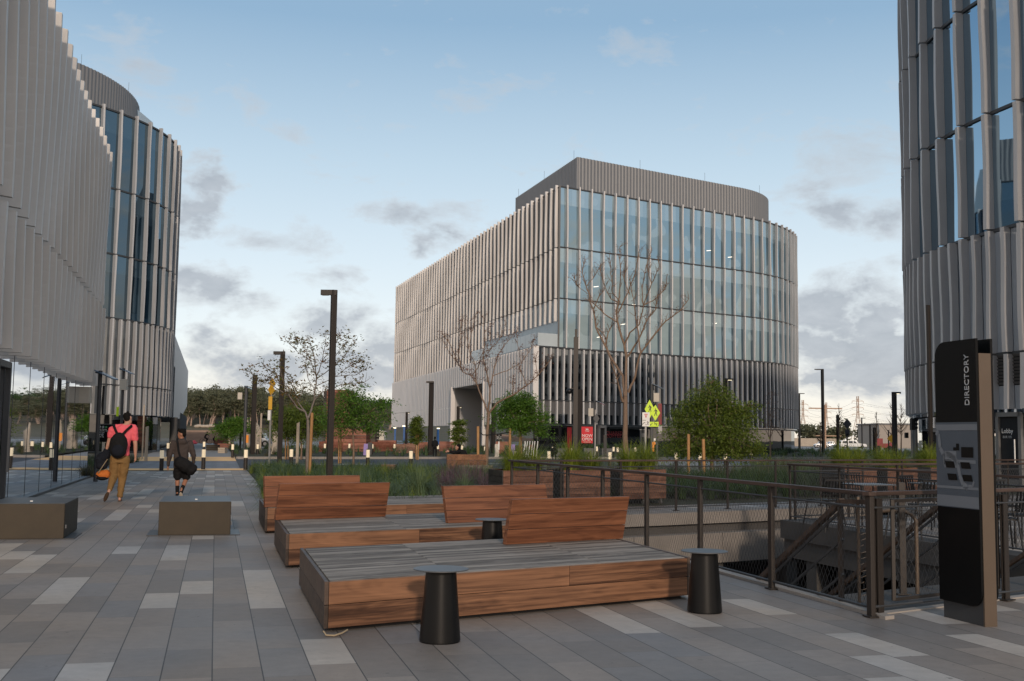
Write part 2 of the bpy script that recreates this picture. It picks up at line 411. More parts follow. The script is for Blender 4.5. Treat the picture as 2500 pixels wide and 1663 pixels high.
# paving: long strips of unequal slabs along the walkway
def paving():
    m, nt, b, out = mat_new('strip_paving_slabs')
    g = nd(nt, 'ShaderNodeNewGeometry')
    def dot(v):
        n = nd(nt, 'ShaderNodeVectorMath', operation='DOT_PRODUCT'); L(nt, g.outputs['Position'], n.inputs[0]); n.inputs[1].default_value = v
        return n.outputs['Value']
    u = mth(nt, 'ADD', dot((D1.y, -D1.x, 0)), 60.14); v = mth(nt, 'ADD', dot(tuple(D1)), 40.0)
    W = .307
    us = mth(nt, 'DIVIDE', u, W); ui = mth(nt, 'FLOOR', us); uf = mth(nt, 'FRACT', us)
    w1 = nd(nt, 'ShaderNodeTexWhiteNoise', noise_dimensions='1D'); L(nt, ui, w1.inputs['W'])
    def cells(Lc, seed):
        vs = mth(nt, 'ADD', mth(nt, 'DIVIDE', v, Lc), mth(nt, 'MULTIPLY', w1.outputs[0], 7.31 / Lc))
        vi = mth(nt, 'FLOOR', vs); vf = mth(nt, 'FRACT', vs)
        w = nd(nt, 'ShaderNodeTexWhiteNoise', noise_dimensions='2D')
        cb = nd(nt, 'ShaderNodeCombineXYZ'); L(nt, mth(nt, 'ADD', ui, seed), cb.inputs[0]); L(nt, vi, cb.inputs[1]); L(nt, cb.outputs[0], w.inputs['Vector'])
        return w.outputs[0], vf
    r1, vf1 = cells(.92, 3.0); r2, vf2 = cells(1.84, 11.0)
    base = ramp(nt, r1, [(0, (.220, .192, .165)), (.3, (.258, .222, .188)), (.55, (.285, .244, .205)), (.8, (.230, .212, .194)), (1, (.305, .262, .220))])
    base.node.color_ramp.interpolation = 'CONSTANT'
    light = mth(nt, 'GREATER_THAN', r1, .91)
    lf = mth(nt, 'MAXIMUM', light, mth(nt, 'GREATER_THAN', r2, .965))
    c = mixc(nt, lf, base, (.44, .395, .34))
    P = g.outputs['Position']
    n1 = noisen(nt, P, .55, 4, .6); n2 = noisen(nt, P, 9, 6, .7); n3 = noisen(nt, P, 90, 3, .6)
    k = mth(nt, 'ADD', mth(nt, 'MULTIPLY_ADD', n1, .75, .36), mth(nt, 'MULTIPLY', n2, .42))
    k = mth(nt, 'ADD', k, mth(nt, 'MULTIPLY_ADD', n3, .22, -.11))
    hs = nd(nt, 'ShaderNodeHueSaturation'); L(nt, c, hs.inputs['Color']); L(nt, k, hs.inputs['Value']); c = hs.outputs[0]
    spots = mth(nt, 'GREATER_THAN', noisen(nt, P, 14, 2, .5), .735)
    c = mixc(nt, mth(nt, 'MULTIPLY', spots, .5), c, (.05, .045, .04))
    tint = mixc(nt, mth(nt, 'MULTIPLY_ADD', noisen(nt, P, .28, 3, .55, .6), 2.4, -.7, clamp=True), (.90, .985, 1.12), (1.10, 1.0, .90))  # patches of warm reflected light and cool shade put into the slab colour
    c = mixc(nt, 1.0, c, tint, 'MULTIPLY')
    stn = mth(nt, 'MULTIPLY', mth(nt, 'SUBTRACT', noisen(nt, P, 2.6, 5, .7, 1.0), .56), 4.0, clamp=True); c = mixc(nt, mth(nt, 'MULTIPLY', stn, .32), c, (.07, .062, .055))
    # joints
    ju = mth(nt, 'MINIMUM', uf, mth(nt, 'SUBTRACT', 1.0, uf)); jl = mth(nt, 'LESS_THAN', ju, .013)
    jv = mth(nt, 'MULTIPLY', mth(nt, 'MINIMUM', vf1, mth(nt, 'SUBTRACT', 1.0, vf1)), .92); jt = mth(nt, 'LESS_THAN', jv, .0022)
    j = mth(nt, 'MAXIMUM', jl, mth(nt, 'MULTIPLY', jt, .55))
    c = mixc(nt, mth(nt, 'MULTIPLY', j, .85), c, (.028, .026, .024))
    L(nt, c, b.inputs['Base Color'])
    b.inputs['Specular IOR Level'].default_value = .45
    rr = mth(nt, 'MULTIPLY_ADD', n1, .35, .42); L(nt, rr, b.inputs['Roughness'])
    h = mth(nt, 'SUBTRACT', mth(nt, 'MULTIPLY', n3, .25), j); bump(nt, b, h, .35, .004)
    return m
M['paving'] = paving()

def unit_paving():
    m, nt, b, out = mat_new('small_unit_pavers')
    br = nd(nt, 'ShaderNodeTexBrick'); br.inputs['Scale'].default_value = 1.0
    br.inputs['Brick Width'].default_value = .6; br.inputs['Row Height'].default_value = .9; br.inputs['Mortar Size'].default_value = .03
    br.inputs['Color1'].default_value = (.15, .155, .17, 1); br.inputs['Color2'].default_value = (.21, .21, .225, 1); br.inputs['Mortar'].default_value = (.09, .09, .095, 1)
    g = nd(nt, 'ShaderNodeNewGeometry'); mp = nd(nt, 'ShaderNodeMapping'); mp.inputs['Rotation'].default_value = (0, 0, R(-33.6))
    L(nt, g.outputs['Position'], mp.inputs[0]); L(nt, mp.outputs[0], br.inputs['Vector'])
    L(nt, br.outputs[0], b.inputs['Base Color']); b.inputs['Roughness'].default_value = .7
    return m
M['unit'] = unit_paving()
def mottled(name, c1, c2, scale, rough=.85, s2=8, bmp=.2):
    m, nt, b, out = mat_new(name)
    g = nd(nt, 'ShaderNodeNewGeometry')
    f = noisen(nt, g.outputs['Position'], scale, 6, .65); f2 = noisen(nt, g.outputs['Position'], scale * s2, 5, .7)
    k = mth(nt, 'ADD', mth(nt, 'MULTIPLY', f, .7), mth(nt, 'MULTIPLY', f2, .45)); k = mth(nt, 'SUBTRACT', k, .08, clamp=True)
    L(nt, mixc(nt, k, c1, c2), b.inputs['Base Color']); b.inputs['Roughness'].default_value = rough; b.inputs['Specular IOR Level'].default_value = .3
    bump(nt, b, f2, bmp, .02)
    return m
M['asphalt'] = mottled('asphalt', (.045, .048, .056), (.085, .088, .10), .3, .8, 30)
M['earth'] = mottled('ground_earth', (.10, .095, .075), (.19, .17, .14), .08, .95, 12)
M['soil'] = mottled('planting_soil', (.025, .028, .016), (.06, .06, .032), .8, .95, 6)
M['tactile'] = mottled('tan_tactile_paving', (.80, .45, .19), (.95, .60, .29), .6, .8)
M['paleroad'] = mottled('pale_concrete_pavement', (.22, .22, .22), (.32, .31, .30), .2, .8)
M['hill'] = mottled('scrubby_hillside', (.055, .065, .035), (.19, .145, .095), .03, .95, 8)
M['water'] = plain('pale_blue_court', (.30, .40, .47), .5, 0, .05, .2)
# ------------------------------------------------------------------ ground with the sunken court cut out
PA = Vector((3.15, 9.65, 0))
def ab(a, b, z=0.0):
    p = PA + D2 * a + D1 * b; return Vector((p.x, p.y, z))
# pit outline in (a, b): a 0..5.06 for b 0..8.75, a 0..9.5 for b 8.75..11.05
BJ, BT, AT, AR = 8.75, 11.05, 5.06, 9.5
def ring(a0, a1, b0, b1, z):
    m = MB()
    def q(x0, x1, y0, y1):
        if x1 > x0 and y1 > y0: m.quad(ab(x0, y0, z), ab(x1, y0, z), ab(x1, y1, z), ab(x0, y1, z))
    q(a0, 0, b0, b1); q(0, a1, b0, 0) if b0 < 0 else None
    q(AT, a1, 0, BJ); q(AR, a1, BJ, BT); q(0, a1, BT, b1)
    return m
ring(-3000, 3000, -600, 4200, -.008).build('ground', M['earth'], kind='structure')
# plaza paving
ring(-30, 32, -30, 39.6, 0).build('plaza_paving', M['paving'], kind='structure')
PA_L = []
# walkway beyond the planting bed, up to the raised crossing and again behind it
def strip(name, pts, z, mat, kind='structure'):
    return MB().poly([Vector((p[0], p[1], z)) for p in pts]).build(name, mat, kind=kind)
# planting beds (soil sheets)
bedL = pz(640, 1193); bedK = pz(600, 1147)
bed_pts = [pz(646, 1200), pz(601, 1147), at(1230, 46), at(1500, 46), ab(-.4, 15.0), ab(-.9, 11.8), ab(-3.7, 11.3)]
strip('planting_bed', bed_pts, .004, M['soil'])
bed2 = [ab(-.3, 13.4), ab(30, 13.2), ab(36, 24), ab(-2, 24)]
strip('planting_bed_behind_terrace', bed2, .005, M['soil'])
# road running across
def roadstrip(name, y0, y1, x0, z, mat, L_=260, off=0):
    a = pz(x0, y0); b = pz(x0 if not off else off, y1)
    return MB().poly([Vector((*p.xy, z)) for p in (a, a + D2 * L_, b + D2 * L_, b)]).build(name, mat, kind='structure')
rA = pz(584, 1144); rB = pz(572.7, 1121)
W0 = D2 * -60
road = MB().poly([Vector((*p.xy, .0)) for p in (rA + D2 * -.2, rA + D2 * 260, rB + D2 * 260, rB)]).build('road', M['asphalt'], kind='structure')
# white lane marks
lm = MB(); q0 = pz(640, 1134.5)
for i in range(10):
    a = q0 + D2 * (i * 12); lm.poly([Vector((*p.xy, .004)) for p in (a, a + D2 * 6, a + D2 * 6 + D1 * .35, a + D1 * .35)])
lm.build('road_marking', M['white'], kind='structure')
# raised crossing : tactile, pavers, tactile
def xs(name, y0, y1, xa0, xa1, xb0, xb1, z, mat):
    return MB().poly([Vector((*p.xy, z)) for p in (pz(xa0, y0), pz(xa1, y0), pz(xb1, y1), pz(xb0, y1))]).build(name, mat, kind='structure')
xs('crossing_pavers', 1144.6, 1126, 215, 586, 290, 577, .008, M['unit'])
xs('tactile_strip', 1149, 1144.4, 190, 602, 205, 600, .012, M['tactile'])
xs('tactile_strip_far', 1126.2, 1116, 300, 577, 345, 572, .012, M['tactile'])
xs('far_walkway', 1116.2, 1071, 345, 573, 455, 543, .006, M['paleroad'])
# kerbs and far bed
kb = MB()
ka = pz(578, 1121); kb.bar(ka + Vector((0, 0, .07)), ka + D2 * 150 + Vector((0, 0, .07)), .3, .15)
kb.build('kerb', M['kerb'], kind='structure')
far_bed = [pz(578, 1120), pz(578, 1120) + D2 * 150, pz(556, 1096) + D2 * 150, pz(556, 1096)]
strip('planting_bed_across_road', far_bed, .10, M['soil'])
strip('promenade', [pz(540, 1095), pz(540, 1095) + D2 * 330, pz(500, 1078) + D2 * 400, pz(500, 1078)], .02, M['paleroad'])
strip('blue_court', [pz(462, 1079), pz(560, 1079), pz(560, 1071.5), pz(464, 1071.5)], .03, M['water'])

# sunken court
m = MB()
# landing and stair
m.prism([ab(.02, .06), ab(AT, .06), ab(AT, 1.1), ab(.02, 1.1)], -.3, -.004)
m.build('stair_landing', M['concrete_d'], kind='structure')
st = empty('staircase', ab(0.9, 1.1), 'concrete stair flight descending into the sunken court behind the gate', 'staircase')
m = MB()
for i in range(22):
    b0 = 1.1 + i * .29; z1 = -.004 - (i + 1) * .165
    m.prism([ab(.08, b0), ab(1.75, b0), ab(1.75, b0 + .29), ab(.08, b0 + .29)], z1 - .28, z1)
m.build('step_flight', M['concrete_d'], st)
m = MB()
for a in (.04, 1.79):
    m.prism([ab(a - .03, 1.1), ab(a + .03, 1.1), ab(a + .03, 7.5), ab(a - .03, 7.5)], -4.2, -3.9)
    m.bar(ab(a, 1.1, -.25), ab(a, 7.48, -3.9), .05, .32)
m.build('stringer', M['bronze'], st)
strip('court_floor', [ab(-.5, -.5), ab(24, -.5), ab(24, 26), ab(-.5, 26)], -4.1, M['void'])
# pit walls near sides
w = MB()
w.prism([ab(-.32, -.3), ab(0, -.3), ab(0, BT + .0), ab(-.32, BT)], -4.1, -.012)
w.prism([ab(0, -.3), ab(AR, -.3), ab(AR, 0), ab(0, 0)], -4.1, -.012)
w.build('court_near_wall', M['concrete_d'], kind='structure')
e = MB(); e.prism([ab(-.02, -.2), ab(.10, -.2), ab(.10, BT), ab(-.02, BT)], -.15, .03)
e.prism([ab(.10, -.0), ab(AR, -.0), ab(AR, .1), ab(.10, .1)], -.15, .012)
e.build('court_edge_kerb', M['kerb'], kind='structure')
# far wall along D2 : lip, shadow recess, beam, dark undercroft with columns
tw = empty('terrace_wall', ab(5, BT), 'two tier board marked concrete wall edging the far side of the sunken court', 'wall')
m = MB()
m.prism([ab(0.1, BT), ab(AR, BT), ab(AR, BT + .45), ab(0.1, BT + .45)], -.22, .02)
m.build('lip', M['concrete'], tw)
m = MB(); m.prism([ab(0.1, BT + .12), ab(AR, BT + .12), ab(AR, BT + .5), ab(0.1, BT + .5)], -.40, -.22); m.build('recess_board', M['concrete_d'], tw)
m = MB()
for i in range(4):
    a0 = .12 + i * 2.36; m.prism([ab(a0, BT - .22), ab(a0 + 2.35, BT - .22), ab(a0 + 2.35, BT + .45), ab(a0, BT + .45)], -1.0, -.40)
m.build('beam', M['concrete'], tw)
m = MB()
for a in (.9, 2.9, 3.5, 4.6, 6.8, 8.8):
    m.prism([ab(a, BT - .1), ab(a + .32, BT - .1), ab(a + .32, BT + .25), ab(a, BT + .25)], -4.1, -1.0)
m.build('column', M['concrete_d'], tw)
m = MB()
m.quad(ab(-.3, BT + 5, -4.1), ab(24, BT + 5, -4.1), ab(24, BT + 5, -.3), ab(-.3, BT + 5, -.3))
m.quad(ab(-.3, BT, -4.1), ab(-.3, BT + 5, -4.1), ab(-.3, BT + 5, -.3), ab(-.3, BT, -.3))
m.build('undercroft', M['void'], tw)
bx = MB(); bx.box(ab(4.05, BT + 2.2, -2.1), (.5, .4, 1.5), D2); bx.build('equipment_cabinet', M['amber'], None, 'amber equipment cabinet glimpsed in the dark undercroft', cat='cabinet')
# terrace side (along D1)
tw2 = empty('terrace_side_wall', ab(AT, 4), 'concrete wall below the cafe terrace rail beside the stair', 'wall')
m = MB()
m.prism([ab(AT, -.0), ab(AT + .5, 0), ab(AT + .5, BJ), ab(AT, BJ)], -.32, .015)
m.prism([ab(AT + .5, BJ - .5), ab(AR, BJ - .5), ab(AR, BJ), ab(AT + .5, BJ)], -.32, .015)
m.build('lip', M['concrete_d'], tw2)
m = MB(); m.prism([ab(AT + .06, 0), ab(AT + .5, 0), ab(AT + .5, BJ - .06), ab(AT + .06, BJ - .06)], -.66, -.32)
m.build('beam', M['concrete_d'], tw2)
m = MB()
for b in (1.4, 4.2, 7.6):
    m.prism([ab(AT + .1, b), ab(AT + .4, b), ab(AT + .4, b + .35), ab(AT + .1, b + .35)], -4.1, -.66)
m.build('column', M['concrete_d'], tw2)
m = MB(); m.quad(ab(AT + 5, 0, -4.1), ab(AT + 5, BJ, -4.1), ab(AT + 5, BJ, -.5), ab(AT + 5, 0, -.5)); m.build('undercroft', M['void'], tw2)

# ------------------------------------------------------------------ far terrain
def hill_mesh():
    m = MB(); nx, ny = 60, 16; vs = []
    for j in range(ny):
        for i in range(nx):
            u = i / (nx - 1); v = j / (ny - 1)
            x = -330 + u * 460; y = 300 + v * 420
            s = max(0, min(1, v * 1.6)); side = 1 - max(0, (x - 10) / 120)
            h = (s * s * (3 - 2 * s)) * 14 * max(0, min(1, side)) * (1 - .25 * abs(u - .45) * 2)
            h += 1.6 * noise.noise(Vector((x * .02, y * .02, 0))) * s
            vs.append(Vector((x, y, h + .02)))
    fs = [(j * nx + i, j * nx + i + 1, (j + 1) * nx + i + 1, (j + 1) * nx + i) for j in range(ny - 1) for i in range(nx - 1)]
    return m.add(vs, fs, True)
hill_mesh().build('hill', M['hill'], kind='structure')
# ------------------------------------------------------------------ buildings
def resample(path, sp, start=0.0):
    pts = [Vector((p[0], p[1], 0)) for p in path]; acc = [0]
    for a, b in zip(pts, pts[1:]): acc.append(acc[-1] + (b - a).length)
    out = []; s = start
    while s <= acc[-1] + 1e-6:
        k = 0
        while k < len(acc) - 2 and acc[k + 1] < s: k += 1
        t = (s - acc[k]) / max(1e-9, acc[k + 1] - acc[k]); p = pts[k].lerp(pts[k + 1], t)
        out.append((p, s)); s += sp
    # smooth tangents from neighbours
    res = []
    for i, (p, s) in enumerate(out):
        a = out[max(0, i - 1)][0]; b = out[min(len(out) - 1, i + 1)][0]; d = (b - a).normalized()
        res.append((p, d, s))
    return res
def arc(c, r, t0, t1, left=True, n=24):
    out = []
    for i in range(n + 1):
        t = R(t0 + (t1 - t0) * i / n)
        out.append(Vector((c[0] + (r * cos(t) if left else -r * cos(t)), c[1] + (-r * sin(t) if left else r * sin(t)), 0)))
    return out
def fin(m, p, d, n, z0, z1, w, D, amp, lam, ph, seg, slant=0.0, dark=False):
    # blade standing off the wall; its outer edge sways gently along its height
    k = max(2, int(round((z1 - z0) / seg)) + 1); vs = []; fs = []
    for i in range(k):
        z = z0 + (z1 - z0) * i / (k - 1); s = amp * sin(2 * pi * z / lam + ph); e = D * (1 + .07 * sin(2 * pi * z / lam + ph + 1.3))
        a = p - d * (w / 2); b = p + d * (w / 2)
        c = p + d * (w / 2 + s + slant) + n * e; f = p + d * (-w / 2 + s + slant) + n * e
        for q in (a, b, c, f): vs.append(Vector((q.x, q.y, z)))
    for i in range(k - 1):
        for j in range(4):
            fs.append((i * 4 + j, i * 4 + (j + 1) % 4, (i + 1) * 4 + (j + 1) % 4, (i + 1) * 4 + j))
    fs += [(0, 3, 2, 1), tuple((k - 1) * 4 + j for j in range(4))]
    m.add(vs, fs, False)
    if not hasattr(m, 'mi'): m.mi = []
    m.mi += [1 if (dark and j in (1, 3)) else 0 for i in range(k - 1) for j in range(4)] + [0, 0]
def outn(d, side):   # outward normal: side +1 = right of travel, -1 = left
    return Vector((d.y, -d.x, 0)) * side

class Facade:
    """collects bays and fins of one building; the largest hundred of each become parts, the rest one part"""
    def __init__(s, root): s.root = root; s.win = []; s.fins = []
    def bays(s, path, side, z0, z1, sp, mat, off=0.0, start=0.0, cond=None):
        r = resample(path, sp, start)
        for (p, d, t), (q, e, u) in zip(r, r[1:]):
            if cond and not cond(t): continue
            n = outn((q - p).normalized(), side); a = p - n * off; b = q - n * off
            dist = max(1, ((a + b) / 2).length)
            s.win.append(((q - p).length * (z1 - z0) / dist ** 2, [Vector((a.x, a.y, z0)), Vector((b.x, b.y, z0)), Vector((b.x, b.y, z1)), Vector((a.x, a.y, z1))], mat))
    def blades(s, path, side, z0, z1, sp, w, D, amp, lam, mat, seg=1.2, start=0.0, gap=.04, cond=None, slant=0.0, zf=None, dark=False):
        for i, (p, d, t) in enumerate(resample(path, sp, start)):
            if cond and not cond(t): continue
            n = outn(d, side); dist = max(1, p.length); zz = zf(t) if zf else z0
            s.fins.append(((z1 - zz) * D / dist ** 2, (p, d, n, zz + gap, z1 - gap, w, D, amp, lam, t * .55 + zz * .8, seg, slant, dark), mat))
    def finish(s, cap=98):
        s.win.sort(key=lambda x: -x[0]); s.fins.sort(key=lambda x: -x[0])
        for _, q, mat in s.win[:cap]: MB().quad(*q).build('window', mat, s.root)
        rest = {}
        for _, q, mat in s.win[cap:]: rest.setdefault(mat.name, (mat, MB()))[1].quad(*q)
        for mat, m in rest.values(): m.build('window', mat, s.root, kind='stuff')
        for _, a, mat in s.fins[:cap]:
            m = MB(); fin(m, *a); m.build('fin', mat, s.root)
        rest = {}
        for _, a, mat in s.fins[cap:]: fin(rest.setdefault(mat.name, (mat, MB()))[1], *a)
        for mat, m in rest.values(): m.build('fin', mat, s.root, kind='stuff')
def band(path, side, z, h, out, mat, root, name='floor_band', sp=1.5, back=.12):
    r = resample(path, sp); m = MB()
    for (p, d, t), (q, e, u) in zip(r, r[1:]):
        n1 = outn(d, side); n2 = outn(e, side)
        a, b, c, f = p + n1 * out, q + n2 * out, q - n2 * back, p - n1 * back
        m.add([Vector((v.x, v.y, zz)) for zz in (z, z + h) for v in (a, b, c, f)],
              [(0, 3, 2, 1), (4, 5, 6, 7), (0, 1, 5, 4), (2, 3, 7, 6)])
    return m.build(name, mat, root)
def ribs(path, side, z0, z1, pitch, depth, mat, root, name, n_z=1, wave=0.0, lam=6.0):
    """corrugated sheet following a path, optionally swaying with height"""
    r = resample(path, pitch / 4); vs = []; fs = []; k = n_z + 1
    prof = [0, 1, 1, 0] if wave == 0 else [-.6, 1, 1, 1]
    for i, (p, d, t) in enumerate(r):
        n = outn(d, side)
        for j in range(k):
            z = z0 + (z1 - z0) * j / n_z
            q = p + n * depth * prof[i % 4] + d * wave * sin(2 * pi * z / lam + t * .35)
            vs.append(Vector((q.x, q.y, z)))
    for i in range(len(r) - 1):
        for j in range(k - 1): fs.append((i * k + j, (i + 1) * k + j, (i + 1) * k + j + 1, i * k + j + 1))
    m = MB(); m.add(vs, fs, False); return m.build(name, mat, root)
def sheet(path, side, z0, z1, mat, root, name, off=0.0, sp=2.0, m=None):
    r = resample(path, sp); own = m is None; m = m or MB()
    for (p, d, t), (q, e, u) in zip(r, r[1:]):
        a = p + outn(d, side) * off; b = q + outn(e, side) * off
        m.quad(Vector((a.x, a.y, z0)), Vector((b.x, b.y, z0)), Vector((b.x, b.y, z1)), Vector((a.x, a.y, z1)))
    return m.build(name, mat, root) if own else m

# ===== centre building
PC = pd(1367, 445, 98); PC.z = 0
R2 = az(56.5)
endS = PC + R2 * 23.2
ctr = endS + Vector((-cos(R(56.5)), sin(R(56.5)), 0)) * 20
arcC = arc((ctr.x, ctr.y), 20, 56.5, -17.4, True)
rightC = [PC] + arcC + [arcC[-1] + C1 * 52]
leftC = [PC, PC + C1 * 74]
PP = PC - R2 * 2.45
podR = [PP] + arcC + [arcC[-1] + C1 * 52]
CP = az(-15.8)
podL = [PP, PP + CP * 74]
cb = empty('office_building', (PC.x, PC.y, 0), 'large glass office block in the centre with pearl vertical fins and grey rooftop screen', 'office building')
f = Facade(cb)
for i, (a, b) in enumerate(ROWS):
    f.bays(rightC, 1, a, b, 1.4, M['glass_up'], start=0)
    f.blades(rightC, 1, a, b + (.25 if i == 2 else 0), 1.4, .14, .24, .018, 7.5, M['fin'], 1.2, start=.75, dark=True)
for a, b in [(4.8, 9.5)]:
    f.bays(podR, 1, a, b, 2.8, M['glass_low'])
f.blades(podR, 1, 4.8, 9.5, .74, .14, .20, .012, 7, M['fin'], 1.6, start=.75, dark=True)
f.blades(podR, 1, 2.72, 4.8, .74, .14, .20, .012, 7, M['fin'], 1.2, start=.75, dark=True)
f.bays(podR, 1, 2.6, 3.62, 2.8, M['glass_low'])
f.bays(podR, 1, 0, 2.6, 2.8, M['glass_gf'], off=.25)
# left face: dense fins over dark glass; the lowest row stops above the roof terrace near the corner
for i, (a, b) in enumerate(ROWS):
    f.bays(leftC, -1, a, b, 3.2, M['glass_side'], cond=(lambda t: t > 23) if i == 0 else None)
    if i == 0: f.bays([PC, PC + C1 * 25.62], -1, a, b, 3.2, M['slot_glass'])
    if i == 0:
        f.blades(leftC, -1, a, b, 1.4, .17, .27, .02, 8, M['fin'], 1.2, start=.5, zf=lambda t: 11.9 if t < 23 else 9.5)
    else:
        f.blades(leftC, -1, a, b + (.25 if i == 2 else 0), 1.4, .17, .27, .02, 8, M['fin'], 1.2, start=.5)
f.finish()
for z in (9.42, 13.95, 18.6, 24.15): band(rightC, 1, z, .12, .07, M['dkgrey'], cb)
for z in (13.97, 18.62, 24.15): band(leftC, -1, z, .1, .07, M['dkgrey'], cb)
band(podR, 1, 4.74, .1, .08, M['dkgrey'], cb); band(podR, 1, 2.56, .1, .1, M['dkgrey'], cb); band(podR, 1, 9.44, .16, .12, M['dkgrey'], cb)
ribs(podR, 1, 3.62, 4.76, .12, .03, M['louvre'], cb, 'louvre_band')
m = MB()                                     # corner mullion
m.bar((PC.x, PC.y, 9.5), (PC.x, PC.y, 24.3), .16); m.build('corner_post', M['dkgrey'], cb)
m = MB(); m.poly([Vector((p.x, p.y, 24.1)) for p in rightC] + [Vector((leftC[1].x, leftC[1].y, 24.1))]); m.build('roof', M['roof'], cb)
# podium left face: ribbed cladding with a tall portal
T0, T1 = 17.5, 32.4
def podp(t): return PP + CP * t
for (ta, tb, za, zb) in ((0, T0, 4.84, 9.5), (0, T0, 2.75, 4.80), (T1, 74, 4.84, 9.5), (T1, 74, 2.75, 4.80), (T0, T1, 7.08, 9.5)):
    ribs([podp(ta), podp(tb)], -1, za, zb, .96, .22, M['cladding'], cb, 'ribbed_cladding', 8, .07, 5.5)
sheet([podp(T1 + .3), podp(74)], -1, 0, 2.75, M['glass_pav'], cb, 'glass_wall', -.3)
sheet([podp(0), podp(T0)], -1, 0, 2.75, M['glass_gf'], cb, 'glass_wall', -.3)
m = MB(); nL = outn(CP, -1)
for a, b, c, d in ((T0, 0, T0, -4), (T0, -4, T1, -4), (T1, -4, T1, 0)):
    p, q = podp(a) + nL * b, podp(c) + nL * d
    m.quad(Vector((p.x, p.y, 0)), Vector((q.x, q.y, 0)), Vector((q.x, q.y, 7.08)), Vector((p.x, p.y, 7.08)))
p = [podp(T0), podp(T1), podp(T1) - nL * 4, podp(T0) - nL * 4]
m.poly([Vector((v.x, v.y, 7.07)) for v in p]); m.build('portal', M['portal'], cb)
m = MB()
for i in range(5): 
    q = podp(T0 + 1.2 + i * 1.9) - nL * 3.7; m.box((q.x, q.y, 4.5), (.7, .2, 5.1), CP)
m.build('portal_fin', M['bronze_l'], cb)
for t in (T0 - .02, T1 + .1): q = podp(t) + nL * .1; MB().box((q.x, q.y, 3.9), (.35, .5, 6.6), CP).build('cladding_return', M['cladding'], cb)
MB().box((podp(0) + nL * .05 + Vector((0, 0, 6.1))), (.5, .5, 6.9), CP).build('cladding_return', M['cladding'], cb)
# terrace: glass balustrade and deck on podium roof
m = MB(); m.poly([Vector((p.x, p.y, 9.5)) for p in (PP, PC, PC + C1 * 74, PP + CP * 74)]); m.build('terrace_deck', M['roof'], cb)
for (p, q) in ((PP + CP * .2, PP + CP * 24), (PP + R2 * .2, PC)):
    n_ = max(1, int((q - p).length / 1.5))
    for i in range(n_):
        a = p.lerp(q, i / n_) ; b = p.lerp(q, (i + .96) / n_)
        MB().quad(Vector((a.x, a.y, 9.62)), Vector((b.x, b.y, 9.62)), Vector((b.x, b.y, 10.75)), Vector((a.x, a.y, 10.75))).build('balustrade_pane', M['glass_rail'], cb)
# ceiling light strips seen through the glazing
m = MB()
for px, py in ((1455, 700), (1463, 823), (1520, 792), (1545, 744), (1730, 612), (1782, 628), (1745, 790)):
    r_ = ray(px, py); n = outn(R2, 1); k = (PP - Vector((0, 0, 0))).dot(n) / r_.dot(n); q = Vector((r_.x * k, r_.y * k, EYE + r_.z * k)) + n * .012
    m.bar(q - R2 * .28 + Vector((0, 0, -.05)), q + R2 * .28 + Vector((0, 0, .05)), .01, .05)
m.build('ceiling_light', M['led'], cb)
# rooftop screen
ph = [PC + C1 * 16.5 + R2 * -.0 + outn(C1, 1) * 3.0]
s0 = pd(1410, 378, 106); s0.z = 0
sL = s0 + C1 * 20.0; sR = s0 + R2 * 22.2
cR = sR + Vector((-cos(R(56.5)), sin(R(56.5)), 0)) * 11
scr = [sL, s0] + arc((cR.x, cR.y), 11, 56.5, -17.4, True) ; scr.append(scr[-1] + C1 * 10)
ztop = EYE + (1069 - 379) * 106 / F + .25
ribs(scr, 1, 24.1, ztop, .42, .07, M['pent'], cb, 'rooftop_screen')
sheet([scr[0], scr[0] + R2 * 20], 1, 24.1, ztop, M['pent'], cb, 'rooftop_screen')
m = MB()
for i, (p, d, t) in enumerate(resample(scr, 9.0, 1.0)): m.tube([(p.x, p.y, ztop), (p.x, p.y, ztop + .9)], .013, 4)
m.build('lightning_rod', M['dkgrey'], cb)

# ===== left far building (B)
cB = (-42.7, 83.5)
aB = arc(cB, 16, 56.5, -17.4, True)
pB = [aB[0] - R2 * 14] + aB + [aB[-1] + C1 * 45]
D1b = az(-15.2)
bb = empty('office_building', (aB[12].x, aB[12].y, 0), 'tall curved office building on the left behind the pearl clad pavilion', 'office building')
f = Facade(bb)
for i, (a, b) in enumerate(ROWS):
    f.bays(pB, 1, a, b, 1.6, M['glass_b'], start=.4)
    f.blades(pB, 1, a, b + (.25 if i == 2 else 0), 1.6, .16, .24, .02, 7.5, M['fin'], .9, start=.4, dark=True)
f.bays(pB, 1, 4.8, 9.5, 1.6, M['glass_low'], start=.4)
arcend = 14 + 16 * R(73.9)
f.blades(pB, 1, 4.8, 9.5, .8, .16, .22, .02, 6, M['fin'], .9, start=.4, dark=True)
f.blades(pB, 1, 2.72, 4.8, .8, .16, .22, .02, 6, M['fin'], .9, start=.4, dark=True)
f.bays(pB, 1, 0, 2.75, 1.6, M['glass_gf'], off=.6, cond=lambda t: t < arcend + 2)
f.bays(pB, 1, 2.7, 4.8, 1.6, M['glass_low'], start=.4)
f.finish()
for z in (9.42, 13.95, 18.6, 24.15, 4.74): band(pB, 1, z, .12, .07, M['dkgrey'], bb)
m = MB(); m.poly([Vector((p.x, p.y, 24.1)) for p in pB] + [Vector((-60, 120, 24.1)), Vector((-60, 60, 24.1))]); m.build('roof', M['roof'], bb)
m = MB(); m.poly([Vector((p.x, p.y, 2.74)) for p in pB] + [Vector((-60, 120, 2.74)), Vector((-60, 60, 2.74))]); m.build('soffit', M['louvre'], bb)
